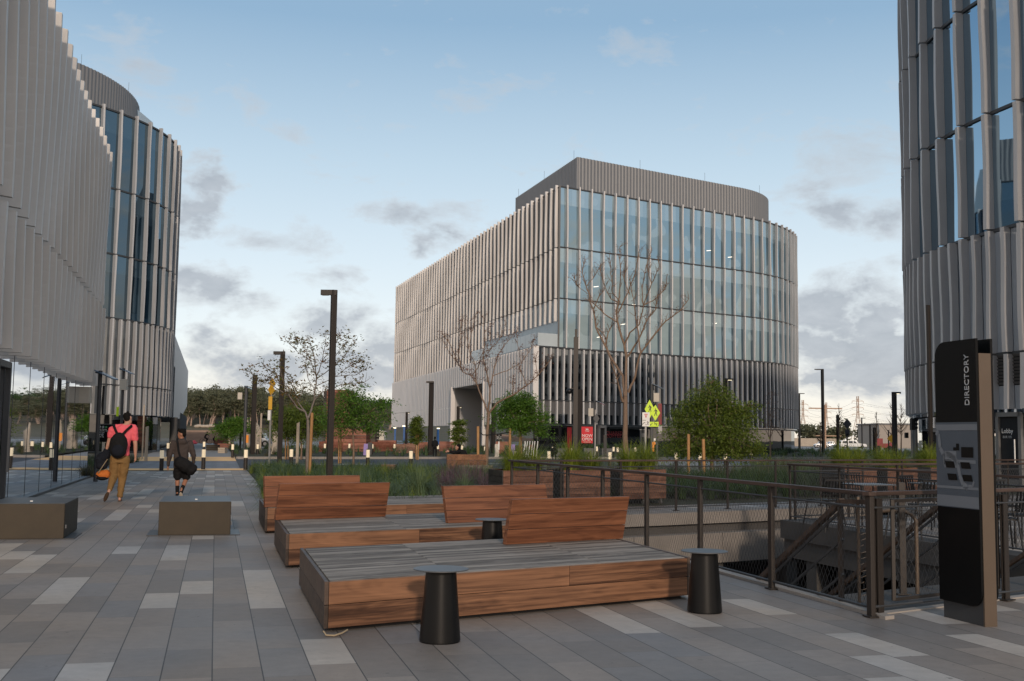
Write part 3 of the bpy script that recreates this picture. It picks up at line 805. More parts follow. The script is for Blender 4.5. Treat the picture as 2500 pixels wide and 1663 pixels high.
# smooth white wall continuing beyond the curve, its far bottom corner cut away
w0 = pd(424, 811, 88); w0 = Vector((w0.x, w0.y, 0)); 
def wp(s, z): q = w0 + D1b * s; return Vector((q.x, q.y, z))
m = MB(); m.poly([wp(0, 9.6), wp(0, 2.72), wp(26, 2.72), wp(58, 5.0), wp(58, 9.6)])
m.poly([wp(0, 9.6), wp(58, 9.6), wp(58, 9.6) + Vector((-14, 0, 0)), wp(0, 9.6) + Vector((-10, 0, 0))])
m.build('podium_wall', M['cladding'], bb)
for (a, b, z0, z1) in ((1.6, 5.5, 2.8, 7.0), (27, 58, 0, 3.6)):
    n = outn(D1b, 1) * .05
    MB().quad(wp(a, z0) + n, wp(b, z0) + n, wp(b, z1) + n, wp(a, z1) + n).build('dark_opening', M['void'], bb)
m = MB()
for s_ in (1.0, 9.0): q = wp(s_, 0) + outn(D1b, 1) * .25; m.cyl((q.x, q.y), .3, .3, 0, 2.74, 14)
m.build('column', M['concrete_d'], bb)
sB = arc((-49.7, 90.5), 17, 60, -30, True); sB = [sB[0] - R2 * 12] + sB
ribs(sB, 1, 24.1, 30.2, .42, .07, M['pent'], bb, 'rooftop_screen')
g0 = sB[-6]
m = MB(); m.quad(Vector((g0.x + .4, g0.y, 24.2)), Vector((g0.x + .5, g0.y + 5, 24.2)), Vector((g0.x + .1, g0.y + 4, 29.6)), Vector((g0.x + .05, g0.y, 29.6))); m.build('screen_pane', M['glass_rail'], bb)
m = MB()
for i, (p, d, t) in enumerate(resample(sB, 7.0, 16.0)): m.tube([(p.x, p.y, 30.2), (p.x, p.y, 31.0)], .012, 4)
m.build('lightning_rod', M['dkgrey'], bb)

# ===== right building (D)
aD = arc((37.7, 45.0), 20, -16, 56.5, False)
pD = [aD[0] - az(-16) * 16] + aD + [aD[-1] + R2 * 30]
db = empty('office_building', (aD[6].x, aD[6].y, 0), 'curved glass office tower cut off by the right edge of the photo', 'office building')
f = Facade(db)
for i, (a, b) in enumerate(ROWS):
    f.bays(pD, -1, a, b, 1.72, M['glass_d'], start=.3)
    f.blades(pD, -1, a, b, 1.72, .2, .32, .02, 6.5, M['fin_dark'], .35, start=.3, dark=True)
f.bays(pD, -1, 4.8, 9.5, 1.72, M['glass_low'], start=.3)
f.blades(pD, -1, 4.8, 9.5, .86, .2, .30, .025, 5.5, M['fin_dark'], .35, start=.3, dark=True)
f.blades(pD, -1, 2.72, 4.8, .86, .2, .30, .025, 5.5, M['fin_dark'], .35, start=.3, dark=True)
f.bays(pD, -1, 2.6, 3.62, 1.72, M['glass_low'], start=.3)
f.bays(pD, -1, 0, 2.6, 1.72, M['glass_gf'], start=.3, off=.25)
f.finish()
for z in (9.42, 13.95, 18.6, 4.74): band(pD, -1, z, .12, .06, M['dkgrey'], db, sp=.8)
m = MB(); 
for k in range(9): 
    r_ = resample(pD, 1.0)
    for (p, d, t), (q, e, u) in zip(r_, r_[1:]):
        n = outn(d, -1); z = 3.66 + k * .125
        m.quad(Vector((*(p + n * .0).xy, z)), Vector((*(q + n * .0).xy, z)), Vector((*(q + n * .07).xy, z + .09)), Vector((*(p + n * .07).xy, z + .09)))
m.build('louvre_band', M['louvre'], db)
sheet(pD, -1, 3.62, 4.76, M['void'], db, 'louvre_backing', -.03)
m = MB(); m.poly([Vector((p.x, p.y, 2.66)) for p in pD] + [Vector((60, 40, 2.66))]); m.build('soffit', M['void'], db)
m = MB(); m.poly([Vector((p.x, p.y, 24.2)) for p in pD] + [Vector((70, 40, 24.2))]); m.build('roof', M['roof'], db)
# lobby door
dd = (az(-16)); dn = outn(dd, -1)
d0 = pz(2433, 1130.0, 0); k = (aD[0] - ray(2463, 1000)).dot(dn)
r_ = ray(2462, 1060); kk = aD[0].dot(dn) / r_.dot(dn); dc = Vector((r_.x * kk, r_.y * kk, 0)) + dn * -.1
m = MB()
for s_ in (-.58, .58): m.box(dc - dd * s_ + dn * .06 + Vector((0, 0, 1.32)), (.15, .12, 2.64), dd)
m.box(dc + dn * .06 + Vector((0, 0, 2.56)), (1.3, .12, .16), dd); m.box(dc + dn * .06 + Vector((0, 0, .1)), (1.1, .12, .2), dd)
door = m.build('door', M['grey_metal'], db)
m = MB(); m.bar(dc - dd * .38 + dn * .17 + Vector((0, 0, .75)), dc - dd * .38 + dn * .17 + Vector((0, 0, 1.65)), .035); m.build('handle', M['white'], door)
MB().quad(*[dc + dn * .03 + dd * a + Vector((0, 0, z)) for a, z in ((.5, .1), (-.5, .1), (-.5, 2.5), (.5, 2.5))]).build('door_pane', M['void'], door)
text('Lobby', .24, dc + dn * .05 + dd * .12 + Vector((0, 0, 1.95)), -dd, (0, 0, 1), M['white'], db)
text('BUR 105', .13, dc + dn * .05 + dd * .12 + Vector((0, 0, 1.73)), -dd, (0, 0, 1), M['signtext'], db)

# ===== near left pavilion (A)
e0 = pd(246, 943, 36.0) - outn(-D1, -1) * .5; e0.z = 0
def ap(s): return e0 - D1 * s
ab_ = empty('pavilion', (e0.x, e0.y, 0), 'low pavilion at the left edge clad in pearl blades above a glass ground floor', 'building')
f = Facade(ab_)
pathA = [ap(0), ap(21)]
f.blades(pathA, -1, 5.62, 10.9, .967, .14, .50, .17, 9.0, M['fin_a'], .3, start=.12, gap=.05, slant=-.24)
f.blades(pathA, -1, 2.95, 5.62, .967, .14, .50, .17, 9.0, M['fin_a'], .3, start=.12, gap=.05, slant=-.24)
# the other face round the far corner
Dp = Vector((-D1.y, D1.x, 0))
pathA2 = [ap(0) , ap(0) + Dp * 20]
f.blades(pathA2, 1, 2.95, 10.9, .967, .2, .4, .08, 9, M['fin'], 1.0, start=.3)
nA = outn(-D1, -1)
gpath = [pz(212, 1166), pz(212, 1166) - D1 * 20]; gpath = [Vector((p.x, p.y, 0)) for p in gpath]
f.bays(gpath, -1, 0.05, 3.1, 2.05, M['glass_pav'], start=.02)
f.finish()
sheet([ap(0), ap(21)], -1, 2.97, 10.85, M['louvre'], ab_, 'backing_wall', -.02)
sheet([ap(0), ap(0) + Dp * 20], 1, 2.97, 10.85, M['fin_dark'], ab_, 'backing_wall', -.02)
m = MB(); m.poly([Vector((*p.xy, 2.98)) for p in (ap(0), ap(21), ap(21) + Dp * 20, ap(0) + Dp * 20)]); m.build('soffit', M['alu'], ab_)
m = MB(); m.poly([Vector((*p.xy, 10.8)) for p in (ap(0), ap(21), ap(21) + Dp * 20, ap(0) + Dp * 20)]); m.build('roof', M['roof'], ab_)
m = MB(); g0 = gpath[0]; m.quad(Vector((*g0.xy, .05)), Vector((*(g0 + Dp * 14).xy, .05)), Vector((*(g0 + Dp * 14).xy, 3.1)), Vector((*g0.xy, 3.1))); m.build('end_glass', M['glass_pav'], ab_)
for (p, d, t) in resample(gpath, 2.05, .02): MB().box(Vector((p.x, p.y, 1.55)) + nA * .0, (.016, .012, 3.1), D1).build('mullion', M['dkgrey'], ab_)
m = MB(); m.bar(gpath[0] + Vector((0, 0, .03)) + nA * .05, gpath[1] + Vector((0, 0, .03)) + nA * .05, .14, .06); m.build('sill', M['dkgrey'], ab_)
# door at the very left
r_ = ray(8, 1000); kk = gpath[0].dot(nA) / r_.dot(nA); q = Vector((r_.x * kk, r_.y * kk, 0)) + nA * .06
m = MB()
m.box(q + Vector((0, 0, 1.4)), (.12, .1, 2.8), D1); m.box(q - D1 * 1.2 + Vector((0, 0, 1.4)), (.12, .1, 2.8), D1); m.box(q - D1 * .6 + Vector((0, 0, 2.78)), (1.3, .1, .12), D1)
dr = m.build('door', M['dkgrey'], ab_)
m = MB(); m.bar(q - D1 * .18 + nA * .1 + Vector((0, 0, .7)), q - D1 * .18 + nA * .1 + Vector((0, 0, 1.75)), .035); m.build('handle', M['grey_metal'], dr)

# ===== parking structure and tower off to the right, seen only as a reflection in the glass
pk = empty('parking_structure', (150, 30, 0), 'banded concrete parking structure seen as a dark grid in the podium glass', 'parking structure')
m = MB(); m2 = MB()
for k in range(7):
    m.box((165, 25, 1.2 + k * 3.1), (70, 22, 1.15), D1)
for i in range(20):
    q = Vector((165, 25, 0)) + D1 * (-34 + i * 3.6) + outn(D1, -1) * 11; m.box((q.x, q.y, 10), (.7, .4, 20), D1)
m.build('deck_band', M['concrete'], pk); m2.box((165, 25, 10), (68, 20, 19.5), D1); m2.build('interior', M['void'], pk)
# ------------------------------------------------------------------ timber lounge platforms
ANG = math.atan2(D2.y, D2.x)
E1 = Vector((1, 0, 0))                                    # local x = D2
E2 = Vector((D1.dot(D2), D1.dot(Vector((-D2.y, D2.x, 0))), 0))   # D1 in the local frame
def platform(name, corner, width, depth, label, group, backs, splits_top=(.30, .72), front_split=(.31, .62)):
    root = empty(name, corner, label, 'bench', group, rz=ANG)
    H = .385; UZ = Vector((0, 0, 1))
    def P(u, v, z): p = E1 * u + E2 * v; return Vector((p.x, p.y, z))
    def skew(m, u0, u1, v0, v1, z0, z1):
        m.add([P(u0, v0, z0), P(u1, v0, z0), P(u1, v1, z0), P(u0, v1, z0), P(u0, v0, z1), P(u1, v0, z1), P(u1, v1, z1), P(u0, v1, z1)],
              [(0, 3, 2, 1), (4, 5, 6, 7), (0, 1, 5, 4), (1, 2, 6, 5), (2, 3, 7, 6), (3, 0, 4, 7)])
    m = MB(); skew(m, .08, width - .08, .08, depth - .08, 0, .05); m.build('plinth', M['black'], root, local=True)
    m = MB(); skew(m, .03, width - .03, .03, depth - .03, .05, .34); m.build('carcass', M['wood_dark'], root, local=True)
    # deck boards with narrow gaps, split at the section joints
    m = MB(); n = int(round(depth / .095)); pitch = (depth - .07) / n
    cuts = [.045] + [s * width for s in splits_top] + [width - .045]
    for i in range(n):
        v0 = .04 + i * pitch
        for a, b in zip(cuts, cuts[1:]): skew(m, a + .002, b - .002, v0 + .003, v0 + pitch - .003, .345, H)
    m.build('deck', M['wood_grey'], root, local=True, bevel=.002)
    # side boards: two courses on every side
    zc = ((.035, .207), (.211, H - .004))
    for nm, v0, v1 in (('front_board', 0, .032), ('rear_board', depth - .032, depth)):
        m = MB()
        for k, (z0, z1) in enumerate(zc):
            sp = [.036, front_split[k] * width if nm == 'front_board' else .5 * width, width - .036]
            for a, b in zip(sp, sp[1:]): skew(m, a + .0015, b - .0015, v0, v1, z0, z1)
        m.build(nm, M['wood'], root, local=True, bevel=.003)
    for u0 in (0, width - .034):
        m = MB()
        for z0, z1 in zc: skew(m, u0, u0 + .034, 0, depth, z0, z1 + (.006 if z0 > .1 else 0))
        m.build('end_board', M['wood_dark'], root, local=True, bevel=.003)
    for (u0, u1, v, lean, shift) in backs:
        # lean > 0 tips towards the back of the platform; the ends are cut on a slant
        t = .065; zb, zt = H, H + .475; m = MB()
        for k in range(3):
            f0, f1 = k / 3, (k + 1) / 3
            def Q(u, f, th): 
                p = P(u, v, 0) + Vector((0, 1, 0)) * (lean * f + th); p = p + Vector((shift * f, 0, 0))
                return Vector((p.x, p.y, zb + (zt - zb) * f))
            a0, a1, g = u0 - .0, u1 + .0, .0025 / .475
            A = [Q(a0, f0 + g, 0), Q(a1, f0 + g, 0), Q(a1, f0 + g, t), Q(a0, f0 + g, t), Q(a0, f1 - g, 0), Q(a1, f1 - g, 0), Q(a1, f1 - g, t), Q(a0, f1 - g, t)]
            m.add(A, [(0, 3, 2, 1), (4, 5, 6, 7), (0, 1, 5, 4), (1, 2, 6, 5), (2, 3, 7, 6), (3, 0, 4, 7)])
        m.build('backrest', M['wood_back'], root, local=True, bevel=.003)
    return root
def uv(root, p):          # world point to platform (u, v)
    q = p - Vector(root); det = D2.x * D1.y - D1.x * D2.y
    return ((q.x * D1.y - D1.x * q.y) / det, (D2.x * q.y - q.x * D2.y) / det)
HP = .385
c1 = pz(793, 1421, HP); c1.z = 0
b1a = uv(c1, pz(1231, 1329, HP)); b1b = uv(c1, pz(1526, 1317, HP))
platform('lounge_bench', c1, 3.74, 2.55, 'nearest timber lounge platform with one slanted backrest, side tables at its front', 'timber lounge platforms on the plaza',
         [(b1a[0], b1b[0], (b1a[1] + b1b[1]) / 2, -.09, .02)])
c2 = pz(699, 1304, HP); c2.z = 0
b2a = uv(c2, pz(667, 1270, HP)); b2b = uv(c2, pz(942, 1262, HP)); b2c = uv(c2, pz(1094, 1278, HP))
platform('lounge_bench', c2, 3.74, 2.45, 'middle timber lounge platform with two backrests leaning opposite ways', 'timber lounge platforms on the plaza',
         [(b2a[0] + .03, b2b[0], (b2a[1] + b2b[1]) / 2, -.08, .02), (b2c[0], b2c[0] + 1.62, b2c[1], .10, -.02)], front_split=(.45, .455), splits_top=(.41,))
c3 = pz(648, 1240.5, HP); c3.z = 0
b3 = uv(c3, pz(641, 1239, HP))
platform('lounge_bench', c3, 3.9, 2.4, 'farthest timber lounge platform, its backrest beside the walkway and grass bed', 'timber lounge platforms on the plaza',
         [(max(.0, b3[0]), max(.0, b3[0]) + 1.6, .10, .06, .0)], splits_top=(.5,))
# loose cable end at the foot of the nearest platform
q = pz(791, 1547, .02)
m = MB(); m.tube([q + Vector((-.01, .04, .01)), q + Vector((.02, -.02, -.008)), q + Vector((.08, -.02, -.01)), q + Vector((.13, .03, .0)), q + Vector((.16, .10, .012))], .007, 6)
m.build('cable', M['strap'], None, 'short pale cable end poking out under the nearest lounge platform corner', cat='cable')

# ------------------------------------------------------------------ side tables
def side_table(px, py, label):
    p = pz(px, py, .53); root = empty('side_table', (p.x, p.y, 0), label, 'side table', 'black conical side tables')
    m = MB(); m.cyl((0, 0), .152, .112, .012, .52, 48); m.cyl((0, 0), .148, .148, 0, .012, 48); m.build('base', M['black_sat'], root, local=True)
    m = MB(); m.tube([(0, 0, .519), (0, 0, .521), (0, 0, .527), (0, 0, .529)], [.2, .2045, .2045, .2], 64, smooth=False); m.build('tabletop', M['tabletop'], root, local=True)
side_table(1077, 1387, 'black conical side table in front of the nearest platform, nearest of all')
side_table(1720, 1344, 'black conical side table at the right end of the nearest platform')
side_table(1202, 1267, 'black conical side table between the two nearest platforms')

# ------------------------------------------------------------------ brown steel block seats
Dq = Vector((D1.y, -D1.x, 0))
def block(px, py, label, chip=True):
    p = pz(px, py, 0)          # front right corner
    root = empty('concrete_block', (p.x, p.y, 0), label, 'block seat', 'brown steel block seats')
    w, d, h = 1.02, 1.55, .49
    def P(u, v, z): q = p + Dq * u + D1 * v; return Vector((q.x, q.y, z))
    def bx(m, u0, u1, v0, v1, z0, z1):
        m.add([P(u0, v0, z0), P(u1, v0, z0), P(u1, v1, z0), P(u0, v1, z0), P(u0, v0, z1), P(u1, v0, z1), P(u1, v1, z1), P(u0, v1, z1)],
              [(0, 3, 2, 1), (4, 5, 6, 7), (0, 1, 5, 4), (1, 2, 6, 5), (2, 3, 7, 6), (3, 0, 4, 7)])
    m = MB(); bx(m, -w, 0, 0, d, .01, h); m.build('body', M['corten'], root, bevel=.008)
    m = MB(); bx(m, -w + .004, -.004, .004, d - .004, h, h + .006); m.build('top', M['corten_top'], root)
    m = MB(); bx(m, -w - .16, .14, -.02, d * .6, .003, .012); m.build('ground_plate', M['corten_top'], root)
    m = MB(); q = P(-w / 2, .5, h + .012); m.box(q, (.035, .03, .012), Dq); m.build('stud', M['white'], root)
    m = MB(); q = P(.005, .12, .17); m.box(q, (.02, .05, .05), Dq); m.build('socket', M['grey_metal'], root)
block(562, 1307, 'brown steel block seat in the middle of the walkway behind the walkers')
block(155, 1317, 'brown steel block seat at the left edge beside the glass pavilion')

# ------------------------------------------------------------------ railings with wire mesh
def wiremesh(m, a, b, z0, z1, pitch=.062, wdt=.0017):
    d = (b - a); Ln = d.length; d.normalize(); h = z1 - z0; n = outn(d, 1) * .001
    k = h * .62
    s = -k
    while s < Ln:
        for sg in (1, -1):
            s0, s1 = (s, s + k) if sg > 0 else (s + k, s)
            za, zb = z0, z1
            # clip in s
            def cl(sa, za, sb, zb):
                if sa == sb: return None
                pts = []
                t0, t1 = 0.0, 1.0; ds = sb - sa
                lo, hi = (0 - sa) / ds, (Ln - sa) / ds
                if lo > hi: lo, hi = hi, lo
                t0, t1 = max(t0, lo), min(t1, hi)
                if t1 <= t0: return None
                return (sa + ds * t0, za + (zb - za) * t0, sa + ds * t1, za + (zb - za) * t1)
            c = cl(s0, z0, s1, z1)
            if c:
                p = a + d * c[0]; q = a + d * c[2]
                p = Vector((p.x, p.y, c[1])); q = Vector((q.x, q.y, c[3])); e = (q - p).normalized(); t = e.cross(n).normalized() * wdt
                m.add([p + t + n * sg, p - t + n * sg, q - t + n * sg, q + t + n * sg], [(0, 1, 2, 3)])
        s += pitch
def railing(name, a, b, label, nposts=None, pos=None, group='timber capped guard rails around the court', wire=True, capw=.075, pitch=.066, wd=.0026, zt=1.07, post=.05, mat='rail_wood', double=False):
    a = Vector((a.x, a.y, 0)); b = Vector((b.x, b.y, 0)); d = (b - a).normalized(); Ln = (b - a).length
    root = empty(name, a, label, 'railing', group); Z = Vector((0, 0, 1))
    pos = pos or [Ln * i / (nposts - 1) for i in range(nposts)]
    # cap runs along local x so the grain follows it
    ang = math.atan2(d.y, d.x); root.rotation_euler = (0, 0, ang)
    m = MB(); m.bar((-.05, 0, zt - .018), (Ln + .05, 0, zt - .018), capw, .036); m.build('handrail', M[mat], root, local=True, bevel=.004)
    m = MB(); m.tube([(0, 0, zt - .14), (Ln, 0, zt - .14)], .011, 6); m.tube([(0, 0, .085), (Ln, 0, .085)], .013, 6); m.build('rod', M['dkgrey'], root, local=True)
    for s in pos:
        m = MB()
        if double:
            m.box((s, 0, zt / 2 - .03), (.07, .016, zt - .06)); m.box((s, .03, zt / 2 - .03), (.07, .016, zt - .06)); m.box((s, .015, .01), (.14, .12, .012))
        else:
            m.box((s, 0, zt / 2 - .02), (post, post * .55, zt - .04)); m.box((s, 0, .01), (.12, .1, .012))
        m.build('post', M['bronze'], root, local=True, bevel=.003)
    if wire:
        m = MB(); wiremesh(m, Vector((0, 0, 0)), Vector((Ln, 0, 0)), .09, zt - .14, pitch, wd); m.build('wire_mesh', M['dkgrey'], root, local=True)
    return root
R0 = ab(-.06, -.04); R1 = ab(-.06, 11.95)
def pixx(p):
    q = CAMT @ (p - Vector((0, 0, EYE))); return CX + F * q.x / -q.z
def along(px, z=1.0):      # distance along the near rail whose post shows at this column
    return min((abs(pixx(ab(-.06, s * .05, z)) - px), s * .05) for s in range(0, 245))[1]
posN = [0.0] + [along(px, 0) for px in (1881, 1708, 1575, 1469, 1384, 1311)] + [11.9]
railing('guard_railing', R0, R1, 'dark railing running from the directory sign corner away past the lounge platforms', pos=posN, post=.075)
railing('guard_railing', ab(-.02, BT + .75), ab(30, BT + .75), 'long farthest railing with reddish timber cap in front of the wooden planters', pos=[1.1 + i * 1.5 for i in range(20)], pitch=.075)
railing('guard_railing', ab(AT + .2, BJ - .1), ab(AT + .2, .1), 'cafe terrace railing seen obliquely behind the gate posts', nposts=6)
railing('guard_railing', ab(AT + .3, BJ - .15), ab(16, BJ - .15), 'middle railing with timber cap on the far side of the cafe terrace', nposts=8, pitch=.075)
# front railing along the court edge to the right of the stair gate
railing('guard_railing', ab(-.06, -.04), ab(3.2, -.04), 'short orange lit railing beside the black directory sign', pos=[.13, 1.0 + 1.0, 3.0], wire=False, double=True)
# gate with wire mesh
gt = empty('stair_gate', ab(.1, .0), 'open wire mesh gate leaf between the two bronze corner posts', 'gate')
m = MB()
g0, g1 = ab(.30, .02), ab(1.9, .05)
for e_ in (g0, g1): m.bar(e_ + Vector((0, 0, .11)), e_ + Vector((0, 0, .99)), .03)
for z in (.12, .98): m.bar(g0 + Vector((0, 0, z)), g1 + Vector((0, 0, z)), .04, .03)
m.build('gate_frame', M['bronze'], gt)
m = MB(); wiremesh(m, g0, g1, .13, .97, .075, .0018); m.build('wire_mesh', M['dkgrey'], gt)
# flat bar and cut mesh edge between the posts
m = MB(); p = ab(.12, .35); m.bar(p, p + Vector((0, 0, 1.0)), .03, .02)
for i in range(16): m.bar(p + Vector((0, 0, .05 + i * .055)), p + Vector((.045 + .02 * (i % 3), .0, .075 + i * .055)), .004)
m.build('latch_post', M['bronze_l'], gt)
# stair handrails
def handrail(a_, zshift, label, b0=.0, b1=6.0):
    root = empty('stair_handrail', ab(a_, b0), label, 'handrail', 'sloping stair handrails')
    sl = -.165 / .29
    def Pp(b, z): return ab(a_, b, z + max(0, b - .55) * sl)
    m = MB(); m.bar(Pp(.1, .97), Pp(.6, .97), .055, .04); m.bar(Pp(.58, .97), Pp(b1, .97), .055, .045); m.build('handrail', M['wood_dark'], root)
    m = MB(); m.bar(Pp(.58, .89), Pp(b1, .89), .02, .02); m.bar(Pp(.58, .62), Pp(b1, .62), .02, .02); m.bar(Pp(.58, .30), Pp(b1, .30), .02, .02); m.build('rod', M['dkgrey'], root)
    for b in (.62, 1.9, 3.2, 4.5, 5.8):
        m = MB(); m.bar(Pp(b, .95), Pp(b, -.15), .045, .03, up=D2); m.build('post', M['bronze'], root)
handrail(.1, 0, 'sloping timber handrail on the left side of the descending stair')
handrail(1.72, 0, 'sloping timber handrail on the right side of the descending stair')
handrail(4.9, 0, 'sloping handrail just right of the directory sign', b0=0)
# bent pipe rail on the landing
pr = empty('pipe_rail', ab(1.0, .8), 'bronze hoop pipe rail standing on the stair landing', 'pipe rail')
a, b = pz(2205, 1452, 0), pz(2240, 1452, 0); c = a + (a - b).normalized() * .35 + D1 * .5
m = MB(); m.tube([b, b + Vector((0, 0, .72)), b + Vector((-.03, 0, .78)), b + Vector((-.10, .02, .81)), b + Vector((-.22, .08, .82)), b + Vector((-.34, .13, .80)), b + Vector((-.38, .15, .72)), b + Vector((-.38, .15, .45))], .021, 10)
m.build('pipe', M['bronze_l'], pr)
m = MB(); m.box(a + Vector((0, 0, .55)), (.06, .045, 1.1)); m.box(a + Vector((0, 0, .01)), (.13, .11, .012)); m.build('post', M['bronze'], pr)

# ------------------------------------------------------------------ cafe chairs and tables on the terrace
def chair_proto():
    root = empty('cafe_chair', (0, 0, 0))
    m = MB()
    for i in range(7): m.bar((-.2 + i * .066, -.2, .45), (-.2 + i * .066, .2, .45), .04, .012)
    m.bar((-.22, -.2, .44), (.22, -.2, .44), .02); m.bar((-.22, .2, .44), (.22, .2, .44), .02); m.build('seat', M['black'], root, local=True)
    m = MB()
    for i in range(7): m.bar((-.19 + i * .063, .21, .50), (-.19 + i * .063, .27, .84), .03, .01)
    m.bar((-.22, .275, .85), (.22, .275, .85), .03); m.bar((-.21, .22, .55), (.21, .22, .55), .02); m.build('backrest', M['black'], root, local=True)
    for sx in (-1, 1):
        for sy, top in ((-1, .44), (1, .5)):
            m = MB(); m.tube([(sx * .2, sy * .2, top), (sx * .25, sy * .27, 0)], .013, 6); m.build('leg', M['black'], root, local=True)
    return root
CH = [(2012, 19.6, 200, 'slatted cafe chair leftmost on the terrace behind the corner rail'), (2055, 18.2, 160, 'slatted cafe chair second from the left, its back to the stair'),
      (2100, 22.0, 20, 'slatted cafe chair third from the left, farther back'), (2205, 17.2, 250, 'slatted cafe chair just left of the directory sign'),
      (2262, 18.5, 190, 'slatted cafe chair hidden partly by the directory sign left edge'), (2240, 20.5, 30, 'slatted cafe chair near the wooden planters left of the sign'),
      (2438, 15.4, 170, 'slatted cafe chair right of the directory sign'), (2478, 16.2, 200, 'slatted cafe chair at the right edge of the photo'), (2452, 18.6, 10, 'slatted cafe chair behind the pair right of the sign')]
cp = chair_proto()
for i, (px, d, rz, lab) in enumerate(CH):
    o = cp if i == 0 else copy_tree(cp); p = at(px, d, .3); o.location = (p.x, p.y, .018); o.rotation_euler = (0, 0, R(rz))
    tag(o, lab, 'chair', 'black slatted cafe chairs on the terrace')
def tbl_proto():
    root = empty('cafe_table', (0, 0, 0))
    m = MB(); m.box((0, 0, .74), (.75, .75, .02)); m.build('tabletop', M['tabletop'], root, local=True, bevel=.004)
    for sx in (-1, 1):
        for sy in (-1, 1):
            m = MB(); m.tube([(sx * .31, sy * .31, .73), (sx * .33, sy * .33, 0)], .014, 6); m.build('leg', M['black'], root, local=True)
    return root
tp = tbl_proto()
for i, (px, d, rz, lab) in enumerate([(2118, 19.3, 15, 'square cafe table among the chairs left of the directory sign'), (2290, 20.0, 15, 'square cafe table mostly hidden behind the directory sign'), (2500, 17.6, 15, 'square cafe table cut by the right edge')]):
    o = tp if i == 0 else copy_tree(tp); p = at(px, d, .7); o.location = (p.x, p.y, .018); o.rotation_euler = (0, 0, R(rz))
    tag(o, lab, 'table', 'dark square cafe tables on the terrace')

# ------------------------------------------------------------------ directory sign
dsr = pz(2406, 1531, 0)
ds = empty('directory_sign', (dsr.x, dsr.y, 0), 'tall black directory totem with a campus map and near side coloured as warmly lit', 'directory sign')
dn_ = Vector((-D1.y, D1.x, 0)); du = D1       # du runs from the near edge to the far edge; dn_ faces the walkway
def sp(u, z, o=0.0): q = dsr + du * u + dn_ * o; return Vector((q.x, q.y, z))
def rounded(u0, u1, z0, z1, r, corners, o):
    pts = []
    cs = [((u0, z0), 180, 0), ((u1, z0), 270, 1), ((u1, z1), 0, 2), ((u0, z1), 90, 3)]
    for (cu, cz), st, k in cs:
        if k in corners:
            ccu = cu + (r if cu == u0 else -r); ccz = cz + (r if cz == z0 else -r)
            for i in range(9):
                t = R(st + 90 * i / 8); pts.append(sp(ccu + r * cos(t), ccz + r * sin(t), o))
        else: pts.append(sp(cu, cz, o))
    return pts
SW = .545
m = MB(); fr = rounded(.0, SW, .15, 2.375, .13, (0, 2), .03); bk = rounded(.0, SW, .15, 2.375, .13, (0, 2), .008); n = len(fr)
m.add(fr + bk, [tuple(range(n)), tuple(range(n, 2 * n))[::-1]] + [(i, (i + 1) % n, n + (i + 1) % n, n + i) for i in range(n)])
m.build('front_panel', M['signblack'], ds)
m = MB(); fr = rounded(.0, SW, .15, 2.375, .13, (0, 2), -.135); bk = rounded(.0, SW, .15, 2.375, .13, (0, 2), -.112)
m.add(fr + bk, [tuple(range(n))[::-1], tuple(range(n, 2 * n))] + [(i, (i + 1) % n, n + (i + 1) % n, n + i) for i in range(n)])
m.build('rear_panel', M['signblack'], ds)
m = MB(); m.add([sp(.015, 0, .004), sp(SW - .02, 0, .004), sp(SW - .02, 0, -.11), sp(.015, 0, -.11), sp(.015, 2.25, .004), sp(SW - .02, 2.25, .004), sp(SW - .02, 2.25, -.11), sp(.015, 2.25, -.11)],
              [(0, 3, 2, 1), (4, 5, 6, 7), (0, 1, 5, 4), (1, 2, 6, 5), (2, 3, 7, 6), (3, 0, 4, 7)])
m.build('core', M['dkgrey'], ds)  # dark colour carries the shade of the unlit walkway face
m = MB(); m.add([sp(-.004, 0, .006), sp(.014, 0, .006), sp(.014, 0, -.112), sp(-.004, 0, -.112), sp(-.004, 2.25, .006), sp(.014, 2.25, .006), sp(.014, 2.25, -.112), sp(-.004, 2.25, -.112)],
              [(0, 3, 2, 1), (4, 5, 6, 7), (0, 1, 5, 4), (1, 2, 6, 5), (2, 3, 7, 6), (3, 0, 4, 7)])
m.build('lit_side_strip', M['bronze_l'], ds)  # tan strip: warm light on the near edge of the core, put into the colour
# writing reads upwards near the outer (camera side) edge
text('DIRECTORY', .080, sp(.118, 2.03, .033), (0, 0, 1), du, M['signtext'], ds)
m = MB(); m.quad(sp(.0, .95, .032), sp(SW, .95, .032), sp(SW, 1.675, .032), sp(.0, 1.675, .032)); m.build('map_panel', M['mapblue'], ds)
m = MB()
def mp(u, z): return sp(SW - u * SW, 1.675 - z * .725, .0345)
for (u0, z0, u1, z1) in ((0, .025, 1, .095), (0, .86, 1, .99), (0, .75, 1, .78)): m.quad(mp(u0, z0), mp(u1, z0), mp(u1, z1), mp(u0, z1))
def road_(pts, w):
    for (a, b), (c, d) in zip(pts, pts[1:]): 
        dx, dy = c - a, d - b; l = math.hypot(dx, dy); nx, ny = -dy / l * w, dx / l * w
        m.quad(mp(a + nx, b + ny), mp(c + nx, d + ny), mp(c - nx, d - ny), mp(a - nx, b - ny))
road_([(0, .11), (.07, .14), (.1, .3), (.17, .37), (.35, .39), (.47, .43), (.53, .5), (.57, .62), (.64, .72), (.75, .76)], .035)
road_([(.2, .45), (.35, .45), (.45, .5)], .012); road_([(.2, .37), (.2, .52), (.5, .52)], .015); road_([(.53, .46), (.95, .46)], .02)
m.quad(mp(.17, .34), mp(.5, .34), mp(.5, .5), mp(.17, .5))
road_([(.75, .74), (.86, .74), (.9, .68)], .018)
m.build('map_roads', M['maplight'], ds)
m = MB()
